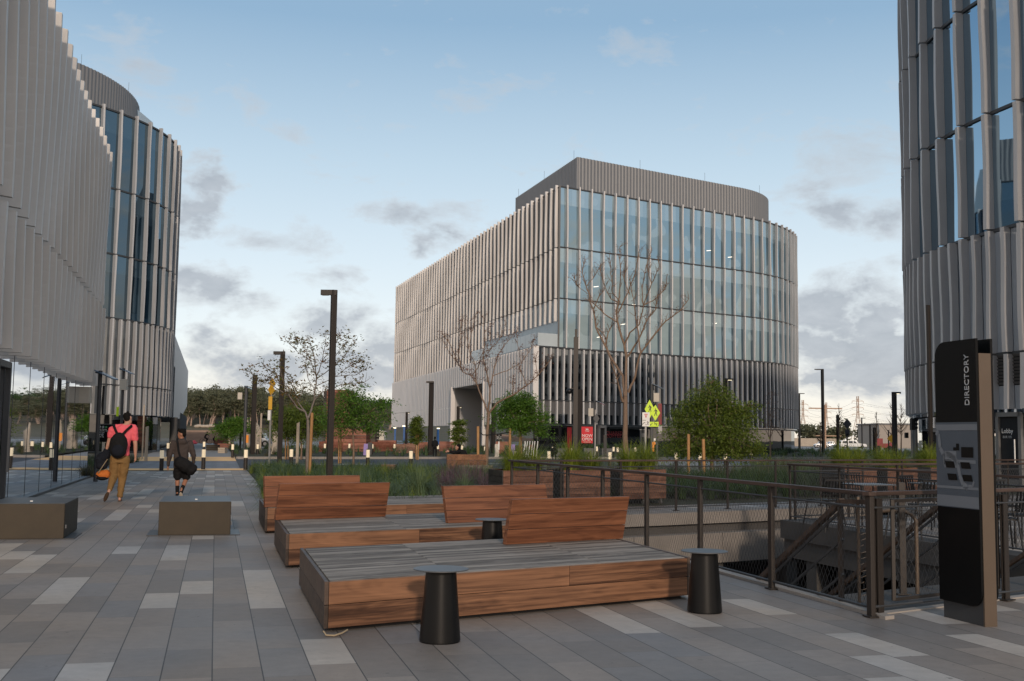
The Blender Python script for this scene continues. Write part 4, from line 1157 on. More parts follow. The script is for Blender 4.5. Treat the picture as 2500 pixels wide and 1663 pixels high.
def mq(*pts): m.poly([mp(u, z) + dn_ * .002 for u, z in pts])
mq((.62, .29), (.9, .29), (.9, .41), (.62, .41)); mq((.5, .25), (.57, .25), (.57, .33), (.43, .33), (.43, .295), (.5, .295))
for (u, z) in ((.22, .46), (.59, .465), (.27, .605), (.63, .61)): mq((u, z), (u + .22, z), (u + .25, z + .075), (u + .03, z + .075))
m.build('map_buildings', M['signblack'], ds)

# ------------------------------------------------------------------ wooden planters on castors
def planter_proto(w=1.28, d=1.25, h=.80):
    root = empty('planter', (0, 0, 0), rz=ANG)
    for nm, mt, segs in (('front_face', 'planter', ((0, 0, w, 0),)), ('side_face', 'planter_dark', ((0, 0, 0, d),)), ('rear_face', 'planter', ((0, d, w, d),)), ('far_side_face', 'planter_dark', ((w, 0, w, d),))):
        m = MB()
        for k in range(5):
            z0 = .13 + k * (h - .13) / 5
            for (u0, v0, u1, v1) in segs:
                a = E1 * u0 + E2 * v0; b = E1 * u1 + E2 * v1
                m.bar((a.x, a.y, z0 + (h - .13) / 10), (b.x, b.y, z0 + (h - .13) / 10), .03, (h - .13) / 5 - .006)
        m.build(nm, M[mt], root, local=True, bevel=.003)
    m = MB(); c = [E1 * u + E2 * v for u, v in ((0, 0), (w, 0), (w, d), (0, d))]; m.poly([Vector((p.x, p.y, h - .1)) for p in c]); m.build('soil', M['soil'], root, local=True)
    for u in (.12, w / 2, w - .12):
        for v in (.08, d - .12):
            p = E1 * u + E2 * v; m = MB(); m.tube([(p.x - .015, p.y, .045), (p.x + .015, p.y, .045)], .045, 12); m.box((p.x, p.y, .105), (.05, .05, .05)); m.build('castor', M['grey_metal'], root, local=True)
    return root
pp0 = planter_proto()
PB = Vector((2.55, 25.0, 0)); PL = []
tl = [(-3.24, 'first'), (-1.66, 'second'), (0, 'third'), (7.55, 'fourth'), (9.3, 'fifth'), (11.2, 'sixth')]
for i, (t, o_) in enumerate(tl):
    o = pp0 if i == 0 else copy_tree(pp0); p = PB + D2 * t; o.location = (p.x, p.y, .0)
    tag(o, '%s wooden planter box on castors from the left, behind the farthest railing' % o_, 'planter', 'wooden planter boxes on castors')
    PL.append(p)
# ------------------------------------------------------------------ plants
def leaf_quads(m, c, spread, n, size, droop=.3, r=rnd, elong=2.2):
    for _ in range(n):
        p = c + Vector((r.gauss(0, spread), r.gauss(0, spread), r.gauss(0, spread * .7)))
        a = r.uniform(0, 2 * pi); d = Vector((cos(a), sin(a), r.uniform(-droop - .5, .35))).normalized()
        t = d.orthogonal(); t.rotate(Matrix.Rotation(r.uniform(0, 6.3), 3, d)); s = size * r.uniform(.6, 1.3)
        m.add([p - t * s / elong * .5, p + d * s * .5 - t * s / elong * .1, p + d * s, p + d * s * .45 + t * s / elong * .55], [(0, 1, 2, 3)])
def limb(m, pts, r0, r1, n=7, jit=.0, r=rnd):
    P = [Vector(p) for p in pts]; out = [P[0]]
    for a, b in zip(P, P[1:]):
        k = 3
        for i in range(1, k + 1):
            q = a.lerp(b, i / k)
            if i < k: q += Vector((r.uniform(-1, 1), r.uniform(-1, 1), r.uniform(-1, 1))) * jit * (b - a).length
            out.append(q)
    L_ = len(out); m.tube(out, [r0 + (r1 - r0) * (i / (L_ - 1)) ** .8 for i in range(L_)], n); return out
def skeleton_tree(name, label, d, crop, scale, limbs, rbase, bark, twig_n, leaf=None, leaf_n=0, leaf_s=.05, seed=3, twig_len=.5, spread=.16, stick=None, group=None):
    """limbs drawn from the photo's outline, each given its own reach towards or away from the viewer"""
    r = random.Random(seed); ox, oy = crop
    def px(p, yo=0): 
        return pd(ox + p[0] / scale, oy + p[1] / scale, d + yo)
    base = px(limbs[0][0]); root = empty(name, (base.x, base.y, 0), label, 'tree', group)
    known = []; m = MB(); tips = []; tw = MB(); lv = MB()
    for li, lb in enumerate(limbs):
        pts2 = lb; yo0 = 0.0; rad0 = rbase
        if li > 0:
            k = min(known, key=lambda q: (q[0][0] - pts2[0][0]) ** 2 + (q[0][1] - pts2[0][1]) ** 2); yo0 = k[1]; rad0 = min(k[2] * .82, rbase * .8)
        slope = 0 if li == 0 else r.choice([-1, 1]) * r.uniform(.15, .6)
        acc = 0; P = []; prev = None; tot = sum(math.dist(a, b) for a, b in zip(pts2, pts2[1:]))
        r1 = rbase * .62 if li == 0 else max(.007, rbase * .10)
        for q in pts2:
            if prev: acc += math.dist(q, prev)
            yo = yo0 + slope * acc / scale * d / F; p = px(q, yo)
            if li == 0 and q is pts2[0]: p.z = -.02
            P.append(p); f = acc / tot; known.append((q, yo, rad0 + (r1 - rad0) * f)); prev = q
        out = limb(m, P, rad0, r1, 8 if li == 0 else 6, .025 if li else .01, r)
        if li > 0:
            for i in range(len(out)):
                if i < len(out) * .3: continue
                for _ in range(twig_n):
                    a = out[i]; dr = (out[min(i + 1, len(out) - 1)] - out[i - 1]).normalized()
                    v = (dr * .7 + Vector((r.gauss(0, .7), r.gauss(0, .7), r.gauss(.55, .5)))).normalized(); ln = twig_len * r.uniform(.35, 1.1)
                    b = a + v * ln * .5 + Vector((0, 0, .03)); c = b + (v + Vector((r.gauss(0, .3), r.gauss(0, .3), .35))).normalized() * ln * .5
                    rr_ = max(.005, rbase * .07)
                    tw.tube([a, b, c], [rr_ * 1.3, rr_, rr_ * .55], 4, False)
                    for e in (b, c):
                        if leaf and leaf_n: leaf_quads(lv, e, spread * (.35 if twig_len < .2 else 1), r.randint(0, leaf_n * 2), leaf_s, r=r)
            tips.append(out[-1])
            if leaf and leaf_n: leaf_quads(lv, out[-1], spread, leaf_n, leaf_s, r=r)
    m.build('trunk', M[bark], root); tw.build('twig_crown', M[bark], root)
    if lv.f: lv.build('foliage', M[leaf], root)
    return root
BT1 = [[(322, 1640), (328, 1450), (340, 1235)], [(340, 1235), (320, 1190), (285, 1100), (250, 1010), (215, 960), (150, 930), (110, 860), (60, 800), (0, 690)],
       [(335, 1220), (350, 1130), (350, 1050), (325, 930), (300, 830), (312, 700), (305, 540)], [(350, 1050), (370, 960), (400, 830), (450, 740), (530, 650)],
       [(345, 1235), (400, 1160), (520, 1100), (620, 1030), (700, 960), (760, 890), (800, 830)], [(370, 960), (480, 920), (580, 860), (650, 760), (672, 700)],
       [(250, 1010), (240, 880), (195, 760), (170, 560)], [(215, 960), (262, 900), (290, 800), (400, 720), (460, 600)], [(240, 880), (290, 840), (360, 760), (355, 600)],
       [(110, 860), (60, 730), (10, 660)], [(195, 760), (215, 640), (245, 505)], [(580, 860), (560, 760), (545, 640)], [(620, 1030), (590, 950), (570, 890)], [(700, 960), (690, 880), (685, 850)],
       [(150, 930), (120, 800), (130, 640), (150, 550)], [(520, 1100), (520, 1050), (515, 1010)]]
skeleton_tree('bare_tree', 'bare grey tree with reddish buds spreading in front of the portal, tied to a stake', 44, (1080, 600), 3.016, BT1, .085, 'bark', 2, 'leaf_dry', 6, .07, 5, .38, .06)
BT2 = [[(1352, 1640), (1345, 1400), (1348, 1110)], [(1345, 1110), (1330, 960), (1250, 840), (1200, 740), (1130, 600), (1110, 470), (1060, 300), (1030, 200), (1045, 110)],
       [(1350, 1110), (1355, 820), (1340, 730), (1290, 560), (1280, 500), (1300, 400), (1310, 150), (1305, 10)], [(1340, 730), (1380, 640), (1450, 580), (1480, 440), (1540, 280), (1600, 150)],
       [(1370, 1080), (1420, 960), (1460, 790), (1550, 670), (1640, 560), (1750, 480), (1815, 390)], [(1290, 500), (1370, 340), (1420, 200), (1450, 40)], [(1480, 440), (1470, 320), (1500, 150), (1540, 30)],
       [(1280, 560), (1190, 500), (1130, 440), (1080, 400)], [(1300, 420), (1240, 390), (1180, 260), (1160, 150)], [(1110, 470), (1150, 380), (1190, 330)], [(1460, 790), (1445, 640), (1420, 520), (1410, 400), (1380, 250)],
       [(1480, 440), (1560, 400), (1620, 340), (1650, 280)], [(1080, 360), (1010, 310), (985, 280), (970, 235)], [(1060, 300), (1110, 240), (1160, 160)], [(1250, 300), (1240, 200), (1232, 100)],
       [(1310, 420), (1250, 340), (1250, 230)], [(1540, 280), (1520, 220), (1510, 160)], [(1330, 1150), (1300, 1040), (1280, 960), (1240, 850)], [(1360, 820), (1440, 700), (1500, 560), (1570, 470), (1580, 400)],
       [(1200, 740), (1220, 640), (1250, 590)], [(1130, 600), (1180, 640), (1210, 700)], [(1380, 360), (1340, 250), (1350, 160)]]
skeleton_tree('bare_tree', 'tallest bare tree with upswept forks in front of the glass face', 44, (1080, 600), 3.016, BT2, .135, 'bark', 2, 'leaf_dry', 3, .06, 9, .42, .06)
RT = [[(1035, 1240), (1040, 1000), (1040, 830)], [(1040, 830), (1020, 770), (960, 740), (880, 640), (830, 560), (790, 480), (700, 420)], [(1042, 820), (1090, 680), (1105, 500), (1090, 350), (1050, 220)],
      [(1105, 500), (1060, 380), (960, 310), (870, 220)], [(1105, 500), (1150, 380), (1180, 200)], [(1105, 520), (1200, 450), (1300, 370), (1390, 250)], [(1110, 570), (1250, 500), (1400, 490), (1490, 440)],
      [(1090, 680), (1150, 620), (1300, 560), (1480, 540)], [(960, 740), (900, 650), (860, 560), (820, 410)], [(880, 640), (760, 560), (650, 530), (600, 470)], [(1090, 600), (1040, 510), (1020, 400)],
      [(1250, 500), (1330, 440), (1400, 400), (1450, 380)], [(1060, 380), (1030, 300), (950, 220)], [(1020, 770), (960, 690), (930, 600), (900, 540)], [(1150, 380), (1230, 280), (1290, 190)], [(960, 690), (990, 630), (1010, 590)],
      [(830, 560), (780, 520), (720, 530), (650, 560)], [(1200, 450), (1260, 330), (1330, 240)]]
skeleton_tree('young_tree', 'slender multi stemmed tree with sparse reddish leaves behind the tall lamp post', 36, (420, 760), 3.136, RT, .075, 'bark_p', 2, 'leaf_red', 5, .115, 15, .30, .13)

def crown_tree(name, label, d, blobs, trunk, leafm, seed, n_cl, per, size, spread, droop=.8, group=None, bark='bark', rb=.06, base_z=0.0, strands=True):
    """blobs: (px, py, radius px) clumps that fill the crown; leaves hang in short strands round limbs"""
    r = random.Random(seed); base = at(trunk[0], d, base_z); root = empty(name, (base.x, base.y, base_z), label, 'tree', group)
    B = []
    for (x, y, rad) in blobs:
        rm = rad * d / F; B.append((pd(x, y, d + r.uniform(-.8, .8) * rm), rm))
    m = MB(); fork = pd(trunk[1][0], trunk[1][1], d)
    limb(m, [base - Vector((0, 0, .02)), base.lerp(fork, .55) + Vector((.03, 0, 0)), fork], rb, rb * .7, 8, .01, r)
    for c, rm in B:
        mid = fork.lerp(c, .5) + Vector((r.uniform(-.2, .2), r.uniform(-.2, .2), .15)); limb(m, [fork, mid, c], rb * .45, .012, 5, .04, r)
        for _ in range(6):
            v = Vector((r.gauss(0, 1), r.gauss(0, 1), r.gauss(.3, .8))).normalized(); limb(m, [c, c + v * rm * .5, c + v * rm * .95 + Vector((0, 0, -.1 * rm))], .014, .005, 4, .03, r)
    shoots = []
    for c, rm in B:
        for _ in range(4):
            v = Vector((r.gauss(0, 1), r.gauss(0, 1), r.gauss(.1, .7))).normalized(); e = c + v * rm * r.uniform(1.25, 1.75); limb(m, [c, c.lerp(e, .5) + Vector((0, 0, .08 * rm)), e], .012, .004, 4, .05, r); shoots += [c.lerp(e, q) for q in (.6, .7, .8, .9, 1)]
    m.build('trunk', M[bark], root)
    tot = sum(b[1] ** 2 for b in B); lv = MB()
    for c, rm in B:
        k = int(1.45 * n_cl * rm * rm / tot)
        for _ in range(k):
            v = Vector((r.gauss(0, 1), r.gauss(0, 1), r.gauss(0, 1))).normalized() * rm * (r.random() ** .45) * r.choice([1, 1, 1, 1.18])
            p = c + Vector((v.x, v.y, v.z * .85))
            if noise.noise(p * (2.2 / max(.6, rm))) < -.03: continue
            if strands:
                a = r.uniform(0, 2 * pi); dv = Vector((cos(a), sin(a), .1)); q = p
                for s in range(5):
                    leaf_quads(lv, q, spread * .45, max(1, per // 5), size, droop, r); q = q + dv * spread * .8; dv.z -= .28 * droop; 
            else: leaf_quads(lv, p, spread, per, size, droop, r)
    for e in shoots: leaf_quads(lv, e, spread * .55, max(4, per // 2), size, droop, r)
    lv.build('foliage', M[leafm], root); return root
crown_tree('green_tree', 'round bright green tree in front of the red timber tower', 56, [(850, 985, 34), (885, 1000, 30), (820, 1010, 34), (855, 1030, 34), (905, 1020, 26), (900, 1045, 22), (815, 1040, 22), (872, 965, 24), (925, 990, 14), (935, 980, 8), (840, 960, 20)], (863, (861, 1050)), 'leaf_green', 21, 520, 18, .13, .26)
crown_tree('green_tree', 'dark green tree behind the slender red leaved tree', 66, [(700, 1010, 30), (735, 1025, 32), (685, 1040, 26), (765, 1045, 28), (720, 1055, 28), (755, 1005, 24), (790, 1030, 20)], (735, (735, 1075)), 'leaf_olive', 22, 560, 20, .15, .24)
crown_tree('green_tree', 'small round green tree left of the tall lamp posts', 92, [(548, 1045, 17), (570, 1035, 20), (590, 1045, 16), (560, 1055, 18), (585, 1030, 12), (600, 1050, 8)], (568, (568, 1062)), 'leaf_green', 23, 330, 18, .2, .3)
crown_tree('green_tree', 'leaning green street tree with drooping leaves left of the podium glass', 46, [(1236, 1000, 24), (1265, 990, 24), (1290, 985, 20), (1300, 1010, 22), (1250, 1030, 24), (1285, 1035, 24), (1318, 1030, 16), (1228, 1025, 14), (1325, 1055, 9), (1280, 968, 14), (1245, 975, 12)], (1268, (1268, 1050)), 'leaf_green', 24, 760, 22, .10, .18, 1.0)
crown_tree('green_tree', 'broad weeping dark green tree with stakes before the right part of the glass face', 37, [(1735, 960, 34), (1700, 990, 38), (1760, 990, 38), (1800, 1010, 30), (1665, 1030, 34), (1715, 1040, 42), (1775, 1045, 42), (1660, 1075, 26), (1700, 1090, 30), (1760, 1090, 34), (1808, 1065, 28), (1830, 990, 13), (1845, 1095, 14), (1735, 935, 16), (1640, 1100, 12), (1820, 1100, 16)], (1737, (1737, 1070)), 'leaf_olive', 25, 1150, 22, .095, .20, 1.5)
for lab, px, top, d, sd, w in (('small upright olive tree with two stakes at the far left corner of the centre building', 1019, 1016, 70, 31, 11), ('small upright olive tree in front of the portal edge', 1121, 1022, 66, 32, 12)):
    crown_tree('small_tree', lab, d, [(px - 2, top + 12, w * .7), (px, top + 25, w), (px - 4, top + 38, w * 1.1), (px + 3, top + 50, w * 1.0), (px + 6, top + 8, w * .5), (px - 8, top + 28, w * .7), (px - 6, top + 58, w * .7)], (px - 1, (px - 1, top + 30)), 'leaf_olive', sd, 200, 16, .14, .12, .4, 'small upright trees', rb=.035)
crown_tree('small_tree', 'thin see through grey tree in front of the glazed corner', 74, [(1875, 985, 12), (1880, 1015, 16), (1870, 1040, 16), (1890, 1045, 16), (1885, 960, 8)], (1880, (1880, 1075)), 'leaf_dry', 33, 60, 8, .08, .3, .3)
# bare street saplings far right
for i, (x, y0, hh, lab) in enumerate([(2048, 985, 60, 'bare sapling behind the dark diamond sign'), (2140, 1005, 55, 'bare sapling before the beige wall, left one'), (2178, 980, 95, 'bare sapling beside the black lamp post with a lit head'), (2200, 985, 90, 'bare sapling right of the black lamp post'), (2003, 1030, 60, 'bare sapling near the parked silver car')]):
    r = random.Random(60 + i); d = 120; b = at(x, d, 0); root = empty('bare_sapling', b, lab, 'tree', 'bare saplings near the parked cars'); m = MB()
    top = pd(x, y0, d); limb(m, [b, b.lerp(top, .5), top], .09, .02, 5, .02, r)
    for k in range(34):
        f = r.uniform(.3, .95); p = b.lerp(top, f); a = r.uniform(0, 6.3); ln = (1.05 - f) * hh * d / F * r.uniform(.4, .75)
        v = Vector((cos(a), sin(a), 1.1)).normalized(); limb(m, [p, p + v * ln * .5, p + v * ln + Vector((0, 0, .1))], .035, .014, 3, .06, r)
    m.build('branches', M['bark'], root)

# --- grasses
def tuft(m, c, h, rad, n, r, seg=4, wd=.006, lean=1.0):
    for _ in range(n):
        a = r.uniform(0, 2 * pi); s = r.random() ** .6; b = c + Vector((cos(a), sin(a), 0)) * rad * .28 * r.random()
        L_ = h * r.uniform(.6, 1.12); out = Vector((cos(a), sin(a), 0)); t = Vector((-sin(a), cos(a), 0)); vs = []; bend = s * 1.25 * lean
        for i in range(seg + 1):
            f = i / seg; th = bend * f * (.6 + .7 * f); p = b + out * (L_ * sin(th) * f * .9) + Vector((0, 0, max(.02, L_ * cos(th * .92) * f)))
            w = wd * (1 - f * .85); vs += [p - t * w, p + t * w]
        m.add(vs, [(2 * i, 2 * i + 1, 2 * i + 3, 2 * i + 2) for i in range(seg)])
def inside(p, poly):
    c = False; j = len(poly) - 1
    for i in range(len(poly)):
        a, b = poly[i], poly[j]
        if (a.y > p.y) != (b.y > p.y) and p.x < (b.x - a.x) * (p.y - a.y) / (b.y - a.y) + a.x: c = not c
        j = i
    return c
def bed(name, label, poly, n, h, rad, blades, mats, seed, wd=.006, z=0.0, fade=None, ylim=None):
    r = random.Random(seed); xs = [p.x for p in poly]; ys = [p.y for p in poly]
    ms = {k: MB() for k in mats}; cnt = 0; tries = 0
    while cnt < n and tries < n * 60:
        tries += 1; y = r.uniform(min(ys), max(ys)); x = r.uniform(min(xs), max(xs)); p = Vector((x, y, z))
        if not inside(p, poly): continue
        if ylim and not ylim(p): continue
        q = noise.noise(Vector((x * .35, y * .35, seed)))
        k = mats[0] if q < -.02 or len(mats) == 1 else mats[1 + (cnt % (len(mats) - 1))]
        hh = h * r.uniform(.65, 1.2); tuft(ms[k], p, hh, rad, blades, r, 3, wd); cnt += 1
    for k, m in ms.items():
        if m.f: tag(m.build(name, M[k]), label, 'grass', kind='stuff')
V2 = lambda p: Vector((p.x, p.y, 0))
bedA = [V2(pz(648, 1200)), V2(pz(606, 1150)), at(1190, 44.5), at(1215, 30), ab(-1.9, 17.5), ab(-1.6, 13.0), ab(-2.4, 11.8), V2(c3 + D2 * 3.9 + D1 * 2.6), V2(c3 + D1 * 2.6)]
bed('ornamental_grass', 'blue green and yellow green bunch grass filling the bed behind the lounge platforms', bedA, 620, .62, .35, 46, ['grass', 'grass_d', 'grass', 'grass_y'], 41, .008)
bedB = [V2(pz(578, 1119)), V2(pz(578, 1119)) + D2 * 95, V2(pz(556, 1097)) + D2 * 95, V2(pz(556, 1097))]
bed('ornamental_grass', 'green bunch grass in the bed across the road', bedB, 950, .75, .5, 20, ['grass', 'grass_d', 'grass', 'grass_t'], 42, .022, .1)
bedC = [ab(3.0, 14.6), ab(13, 14.6), ab(13, 21), ab(3.0, 21)]
bed('shrubbery', 'dark green feathery planting behind the farthest railing', bedC, 340, .75, .4, 60, ['grass_d', 'leaf_dark'], 43, .010, ylim=lambda p: p.y > 24)
bedC2 = [ab(3.0, 21), ab(22, 19), ab(26, 27), ab(3.0, 27)]
bed('ornamental_grass', 'pale seed grass behind the feathery planting', bedC2, 260, .8, .4, 40, ['grass_t', 'grass', 'grass_t'], 44, .011)
bedD = [at(1860, 40), at(2230, 40), at(2260, 62), at(1840, 62)]
bed('ornamental_grass', 'tan seed grass verge left of the right hand tower', bedD, 420, .75, .5, 26, ['grass_t', 'grass'], 45, .015)
bedE = [at(225, 41), at(180, 41), at(150, 56), at(365, 56)]
bed('ornamental_grass', 'dark grass strip behind the pink shirted walker', [at(150, 42), at(222, 42), at(345, 57), at(150, 57)], 120, .6, .5, 26, ['grass_d', 'grass_t'], 46, .015)
bed('ornamental_grass', 'dry brown grass clump at the pavilion corner', [at(205, 36.5), at(232, 36.5), at(250, 42), at(200, 42)], 26, .55, .4, 50, ['grass_t', 'grass_d'], 47, .010)
# single big bunches
big = [((1022, 1232), 1.0, 'grass_l', 420, 'large blue green grass bunch right behind the middle platform'), ((1133, 1222), .82, 'grass_l', 300, 'blue green grass bunch left of the planter boxes'),
       ((945, 1222), .62, 'grass_l', 200, 'low grass bunch directly behind the slatted seat platform'), ((1075, 1195), .62, 'grass_d', 160, 'dark grass bunch between the two blue green bunches'),
       ((985, 1235), .30, 'grass_t', 160, 'small dry tan grass cushion beside the large bunch'), ((880, 1200), .62, 'grass_l', 200, 'grass bunch behind the left backrest'), ((700, 1195), .55, 'grass_d', 170, 'dark grass bunch at the left end of the bed'),
       ((655, 1190), .5, 'grass', 150, 'leftmost grass bunch beside the walkway edge'), ((1175, 1200), .6, 'grass_d', 160, 'dark grass bunch touching the first planter box')]
for i, ((px, py), h, mt, n, lab) in enumerate(big):
    p = pz(px, py); m = MB(); tuft(m, Vector((0, 0, 0)), h, .5, n * 2, random.Random(90 + i), 5, .0055, 1.15); root = m.build('grass_bunch', M[mt], None, lab, cat='grass', group='grass bunches behind the platforms'); root.location = p
# mauve flowering stems
m = MB(); r = random.Random(5)
for k in range(60):
    p = at(r.uniform(1075, 1190), r.uniform(27, 33), 0); tuft(m, p, r.uniform(.6, .95), .5, 34, r, 3, .006, .7)
m.build('flowering_stems', M['flower'], None, 'mauve haze of flowering stems in front of the reclining person', kind='stuff', cat='flowers')
# planter grass
gproto = MB(); tuft(gproto, Vector((0, 0, 0)), .78, .7, 420, random.Random(77), 5, .008, .95); gp = gproto.build('grass_bunch', M['grass_y'])
first = True
for i, p in enumerate(PL):
    for j, (u, v) in enumerate(((.35, .4), (.95, .5), (.6, .95))):
        o = gp if first else gp.copy()
        if not first: COL.objects.link(o)
        first = False; q = p + D2 * u + D1 * v; o.location = (q.x, q.y, .68); o.rotation_euler = (0, 0, i * 1.3 + j * 2.1); o.scale = (1, 1, .8 + .12 * ((i * 3 + j) % 4))
        tag(o, 'yellow green grass bunch in the %s planter, %s' % (ORD[i], ('front left', 'front right', 'rear')[j]), 'grass', 'yellow green grass bunches in the planters')
# long planters with grass before the shop windows
for i, (x0, x1, d) in enumerate([(1350, 1385, 84), (1425, 1500, 88), (1502, 1570, 91), (985, 1010, 118), (1018, 1045, 116)]):
    a, b = at(x0, d), at(x1, d); root = empty('shop_planter', a, '%s long low planter with grass before the shop windows' % ORD[i] if i < 3 else ('long low planter far left of the portal' if i == 3 else 'long low planter just left of the portal'), 'planter', 'long planters beside the shop windows')
    m = MB(); m.bar(a + Vector((0, 0, .35)), b + Vector((0, 0, .35)), .8, .7); m.build('box', M['planter_far'] if i > 2 else M['louvre'], root)
    m = MB(); r = random.Random(i)
    for k in range(int((b - a).length * 5)): tuft(m, a.lerp(b, r.random()) + Vector((0, r.uniform(-.3, .3), .7)), .55, .4, 30, r, 3, .02)
    m.build('grass', M['grass'], root)

# --- far eucalyptus grove on the hill
def euc_proto(seed):
    r = random.Random(seed); root = empty('eucalyptus_tree', (0, 0, 0)); m = MB(); lean = r.uniform(-.1, .42); H = r.uniform(9.0, 11.5); tops = []
    for s in range(r.randint(1, 3)):
        l = lean + r.uniform(-.12, .12); p0 = Vector((r.uniform(-.5, .5), 0, -.3)); pts = [p0, p0 + Vector((l * H * .25, 0, H * .3)), p0 + Vector((l * H * .62, r.uniform(-1, 1), H * .58)), p0 + Vector((l * H * .9, r.uniform(-1, 1), H * .82))]
        limb(m, pts, .24, .09, 5, .02, r); tops += pts[2:]
        for _ in range(3):
            a = pts[2].lerp(pts[3], r.random()); b = a + Vector((r.uniform(-2.5, 2.5), r.uniform(-2, 2), r.uniform(1, 3))); limb(m, [a, b], .12, .04, 4, .02, r); tops.append(b)
    m.build('trunk', M['bark_far'], root, local=True); lv = MB()
    for t in tops:
        for _ in range(3):
            c = t + Vector((r.gauss(0, 1.4), r.gauss(0, 1.3), r.gauss(.5, .9)))
            leaf_quads(lv, c, .8, 60, .7, .2, r, 1.6)
    lv.build('crown', M['leaf_far'], root, local=True); return root
EP = [euc_proto(s) for s in (1, 2, 3, 4, 5, 6)]; used = set(); r = random.Random(12); ex = []
def hz(x, y):
    u = (x + 330) / 460; v = (y - 300) / 420; s = max(0, min(1, v * 1.6)); side = 1 - max(0, (x - 10) / 120)
    return (s * s * (3 - 2 * s)) * 14 * max(0, min(1, side)) * (1 - .25 * abs(u - .45) * 2)
for i in range(96):
    row = i % 4; px = 425 + (i // 4) * 23.5 + r.uniform(-9, 9); d = 392 + row * 18 + r.uniform(-5, 5)
    if 958 < px < 1000: continue
    ex.append((px, d, i))
WORD = ['front', 'second', 'third', 'rear']
for n_, (px, d, i) in enumerate(ex):
    k = i % 6; o = EP[k] if k not in used else copy_tree(EP[k]); used.add(k); p = at(px, d, 0); sc_ = r.uniform(.82, 1.08) * (1.0 if px < 700 else (.9 if px < 850 else .62))
    o.location = (p.x, d, hz(p.x, d) - .2); o.scale = (sc_ * r.choice([1, 1, 1]), sc_, sc_); o.rotation_euler = (0, 0, r.uniform(-.5, .5))
    tag(o, 'tall leaning eucalyptus with pale trunk in the grove on the far hill', 'tree', 'eucalyptus trees on the far hill')
# dark understorey and thick canopy behind them
m = MB(); r = random.Random(44)
for k in range(900):
    px = r.uniform(420, 975); d = r.uniform(440, 500); p = at(px, d, 0); leaf_quads(m, Vector((p.x, d, hz(p.x, d) + r.uniform(-1, 6))), 1.6, 16, 1.6, .2, r, 1.5)
m.build('woodland', M['leaf_dark'], None, 'dark mass of woodland behind the pale trunks', kind='stuff', cat='woodland')
# distant trees on the right
for i, (px, py, w, h, d, lab) in enumerate([(1985, 1062, 30, 26, 330, 'round dark distant tree right of the centre building'), (2022, 1064, 20, 14, 340, 'low distant tree behind the parked silver car'), (2052, 1056, 28, 24, 330, 'broad dark distant tree behind the pickup'), (2112, 1058, 24, 20, 330, 'dark distant tree left of the beige wall'), (1965, 1050, 12, 14, 335, 'distant tree at the edge of the centre building'), (2140, 1060, 14, 16, 335, 'distant tree touching the beige wall')]):
    r = random.Random(80 + i); b = at(px, d); root = empty('distant_tree', b, lab, 'tree', 'distant trees on the right'); k = d / F; m = MB()
    limb(m, [b, b + Vector((0, 0, h * k))], .4, .2, 5, .01, r); m.build('trunk', M['bark_far'], root); lv = MB()
    for _ in range(int(w * 3)):
        c = pd(px + r.gauss(0, w * .36), py + r.gauss(0, h * .28), d + r.uniform(-3, 3)); leaf_quads(lv, c, .8, 14, 1.1, .2, r, 1.5)
    lv.build('crown', M['leaf_far'], root)
# ------------------------------------------------------------------ lamp posts, bollards, signs
def lamp(px, ptop, d, w, head, label, lit=False, mat='bronze', hl=.55, name='lamp_post', group='square bronze lamp posts', hz_=.11):
    b = at(px, d); t = pd(px, ptop, d); H = t.z; root = empty(name, b, label, 'lamp post', group)
    m = MB(); m.box((b.x, d, H / 2), (w, w * .8, H), D2); m.build('post', M[mat], root, bevel=.006)
    m = MB(); m.box((b.x, d, .02), (w * 1.5, w * 1.5, .04), D2); m.build('base_plate', M[mat], root)
    if head:
        dv = Vector((head, 0, 0)) if abs(head) < 2 else Vector((0, 0, 0)); s = 1 if head > 0 else -1
        c = Vector((b.x + s * (hl / 2), d, H - hz_ / 2)); m = MB(); m.box(c, (hl + w, w * .8, hz_)); m.build('head', M[mat], root, bevel=.004)
        m = MB(); m.box(c + Vector((s * .1, 0, -hz_ / 2 - .006)), (hl * .6, w * .5, .012)); m.build('light_panel', M['lamp_on'] if lit else M['grey_metal'], root)
    return root
lamp(803, 708, 31, .155, -1, 'tall bronze lamp post with left pointing head nearest the lounge platforms', hl=.3, hz_=.15)
lamp(682, 858, 54, .2, -1, 'bronze lamp post with left pointing head beside the orange sign', hl=.35, hz_=.16)
lamp(616, 915, 76, .28, 0, 'thick bronze lamp post left of the orange sign')
lamp(1050, 931, 82, .30, 0, 'bronze lamp post with small cap in front of the ribbed cladding')
m = MB(); p = pd(1050, 933, 82); m.box(p, (.55, .55, .12)); m.build('lamp_cap', M['bronze'], [o for o in bpy.data.objects if o.get('label') == 'bronze lamp post with small cap in front of the ribbed cladding'][0])
lamp(1412, 951, 92, .5, 0, 'stout bronze lamp post beside the camera mast')
lamp(1772, 924, 73, .22, 1, 'bronze lamp post with lit right pointing head behind the weeping tree', lit=True, hl=.4)
lamp(2186, 957, 70, .26, 1, 'black lamp post with lit right pointing head near the right tower', lit=True, mat='black', hl=.28)
lamp(2230, 1012, 60, .18, 0, 'grey post holding the traffic signal by the right tower', mat='grey_metal', name='signal_post', group=None)
lamp(2010, 901, 130, .30, -1, 'tall thin black street lamp beside the parked cars', mat='black', hl=.75, name='street_lamp', group='tall thin street lamps')
lamp(1952, 960, 170, .30, 1, 'tall thin black street lamp touching the centre building edge', mat='black', hl=.7, name='street_lamp', group='tall thin street lamps')
lamp(2046, 1013, 120, .26, 0, 'dark plain post left of the diamond sign', mat='black', name='street_lamp', group=None)
lamp(2136, 1044, 120, .30, 0, 'short dark post in front of the beige wall', mat='black', name='street_lamp', group=None)
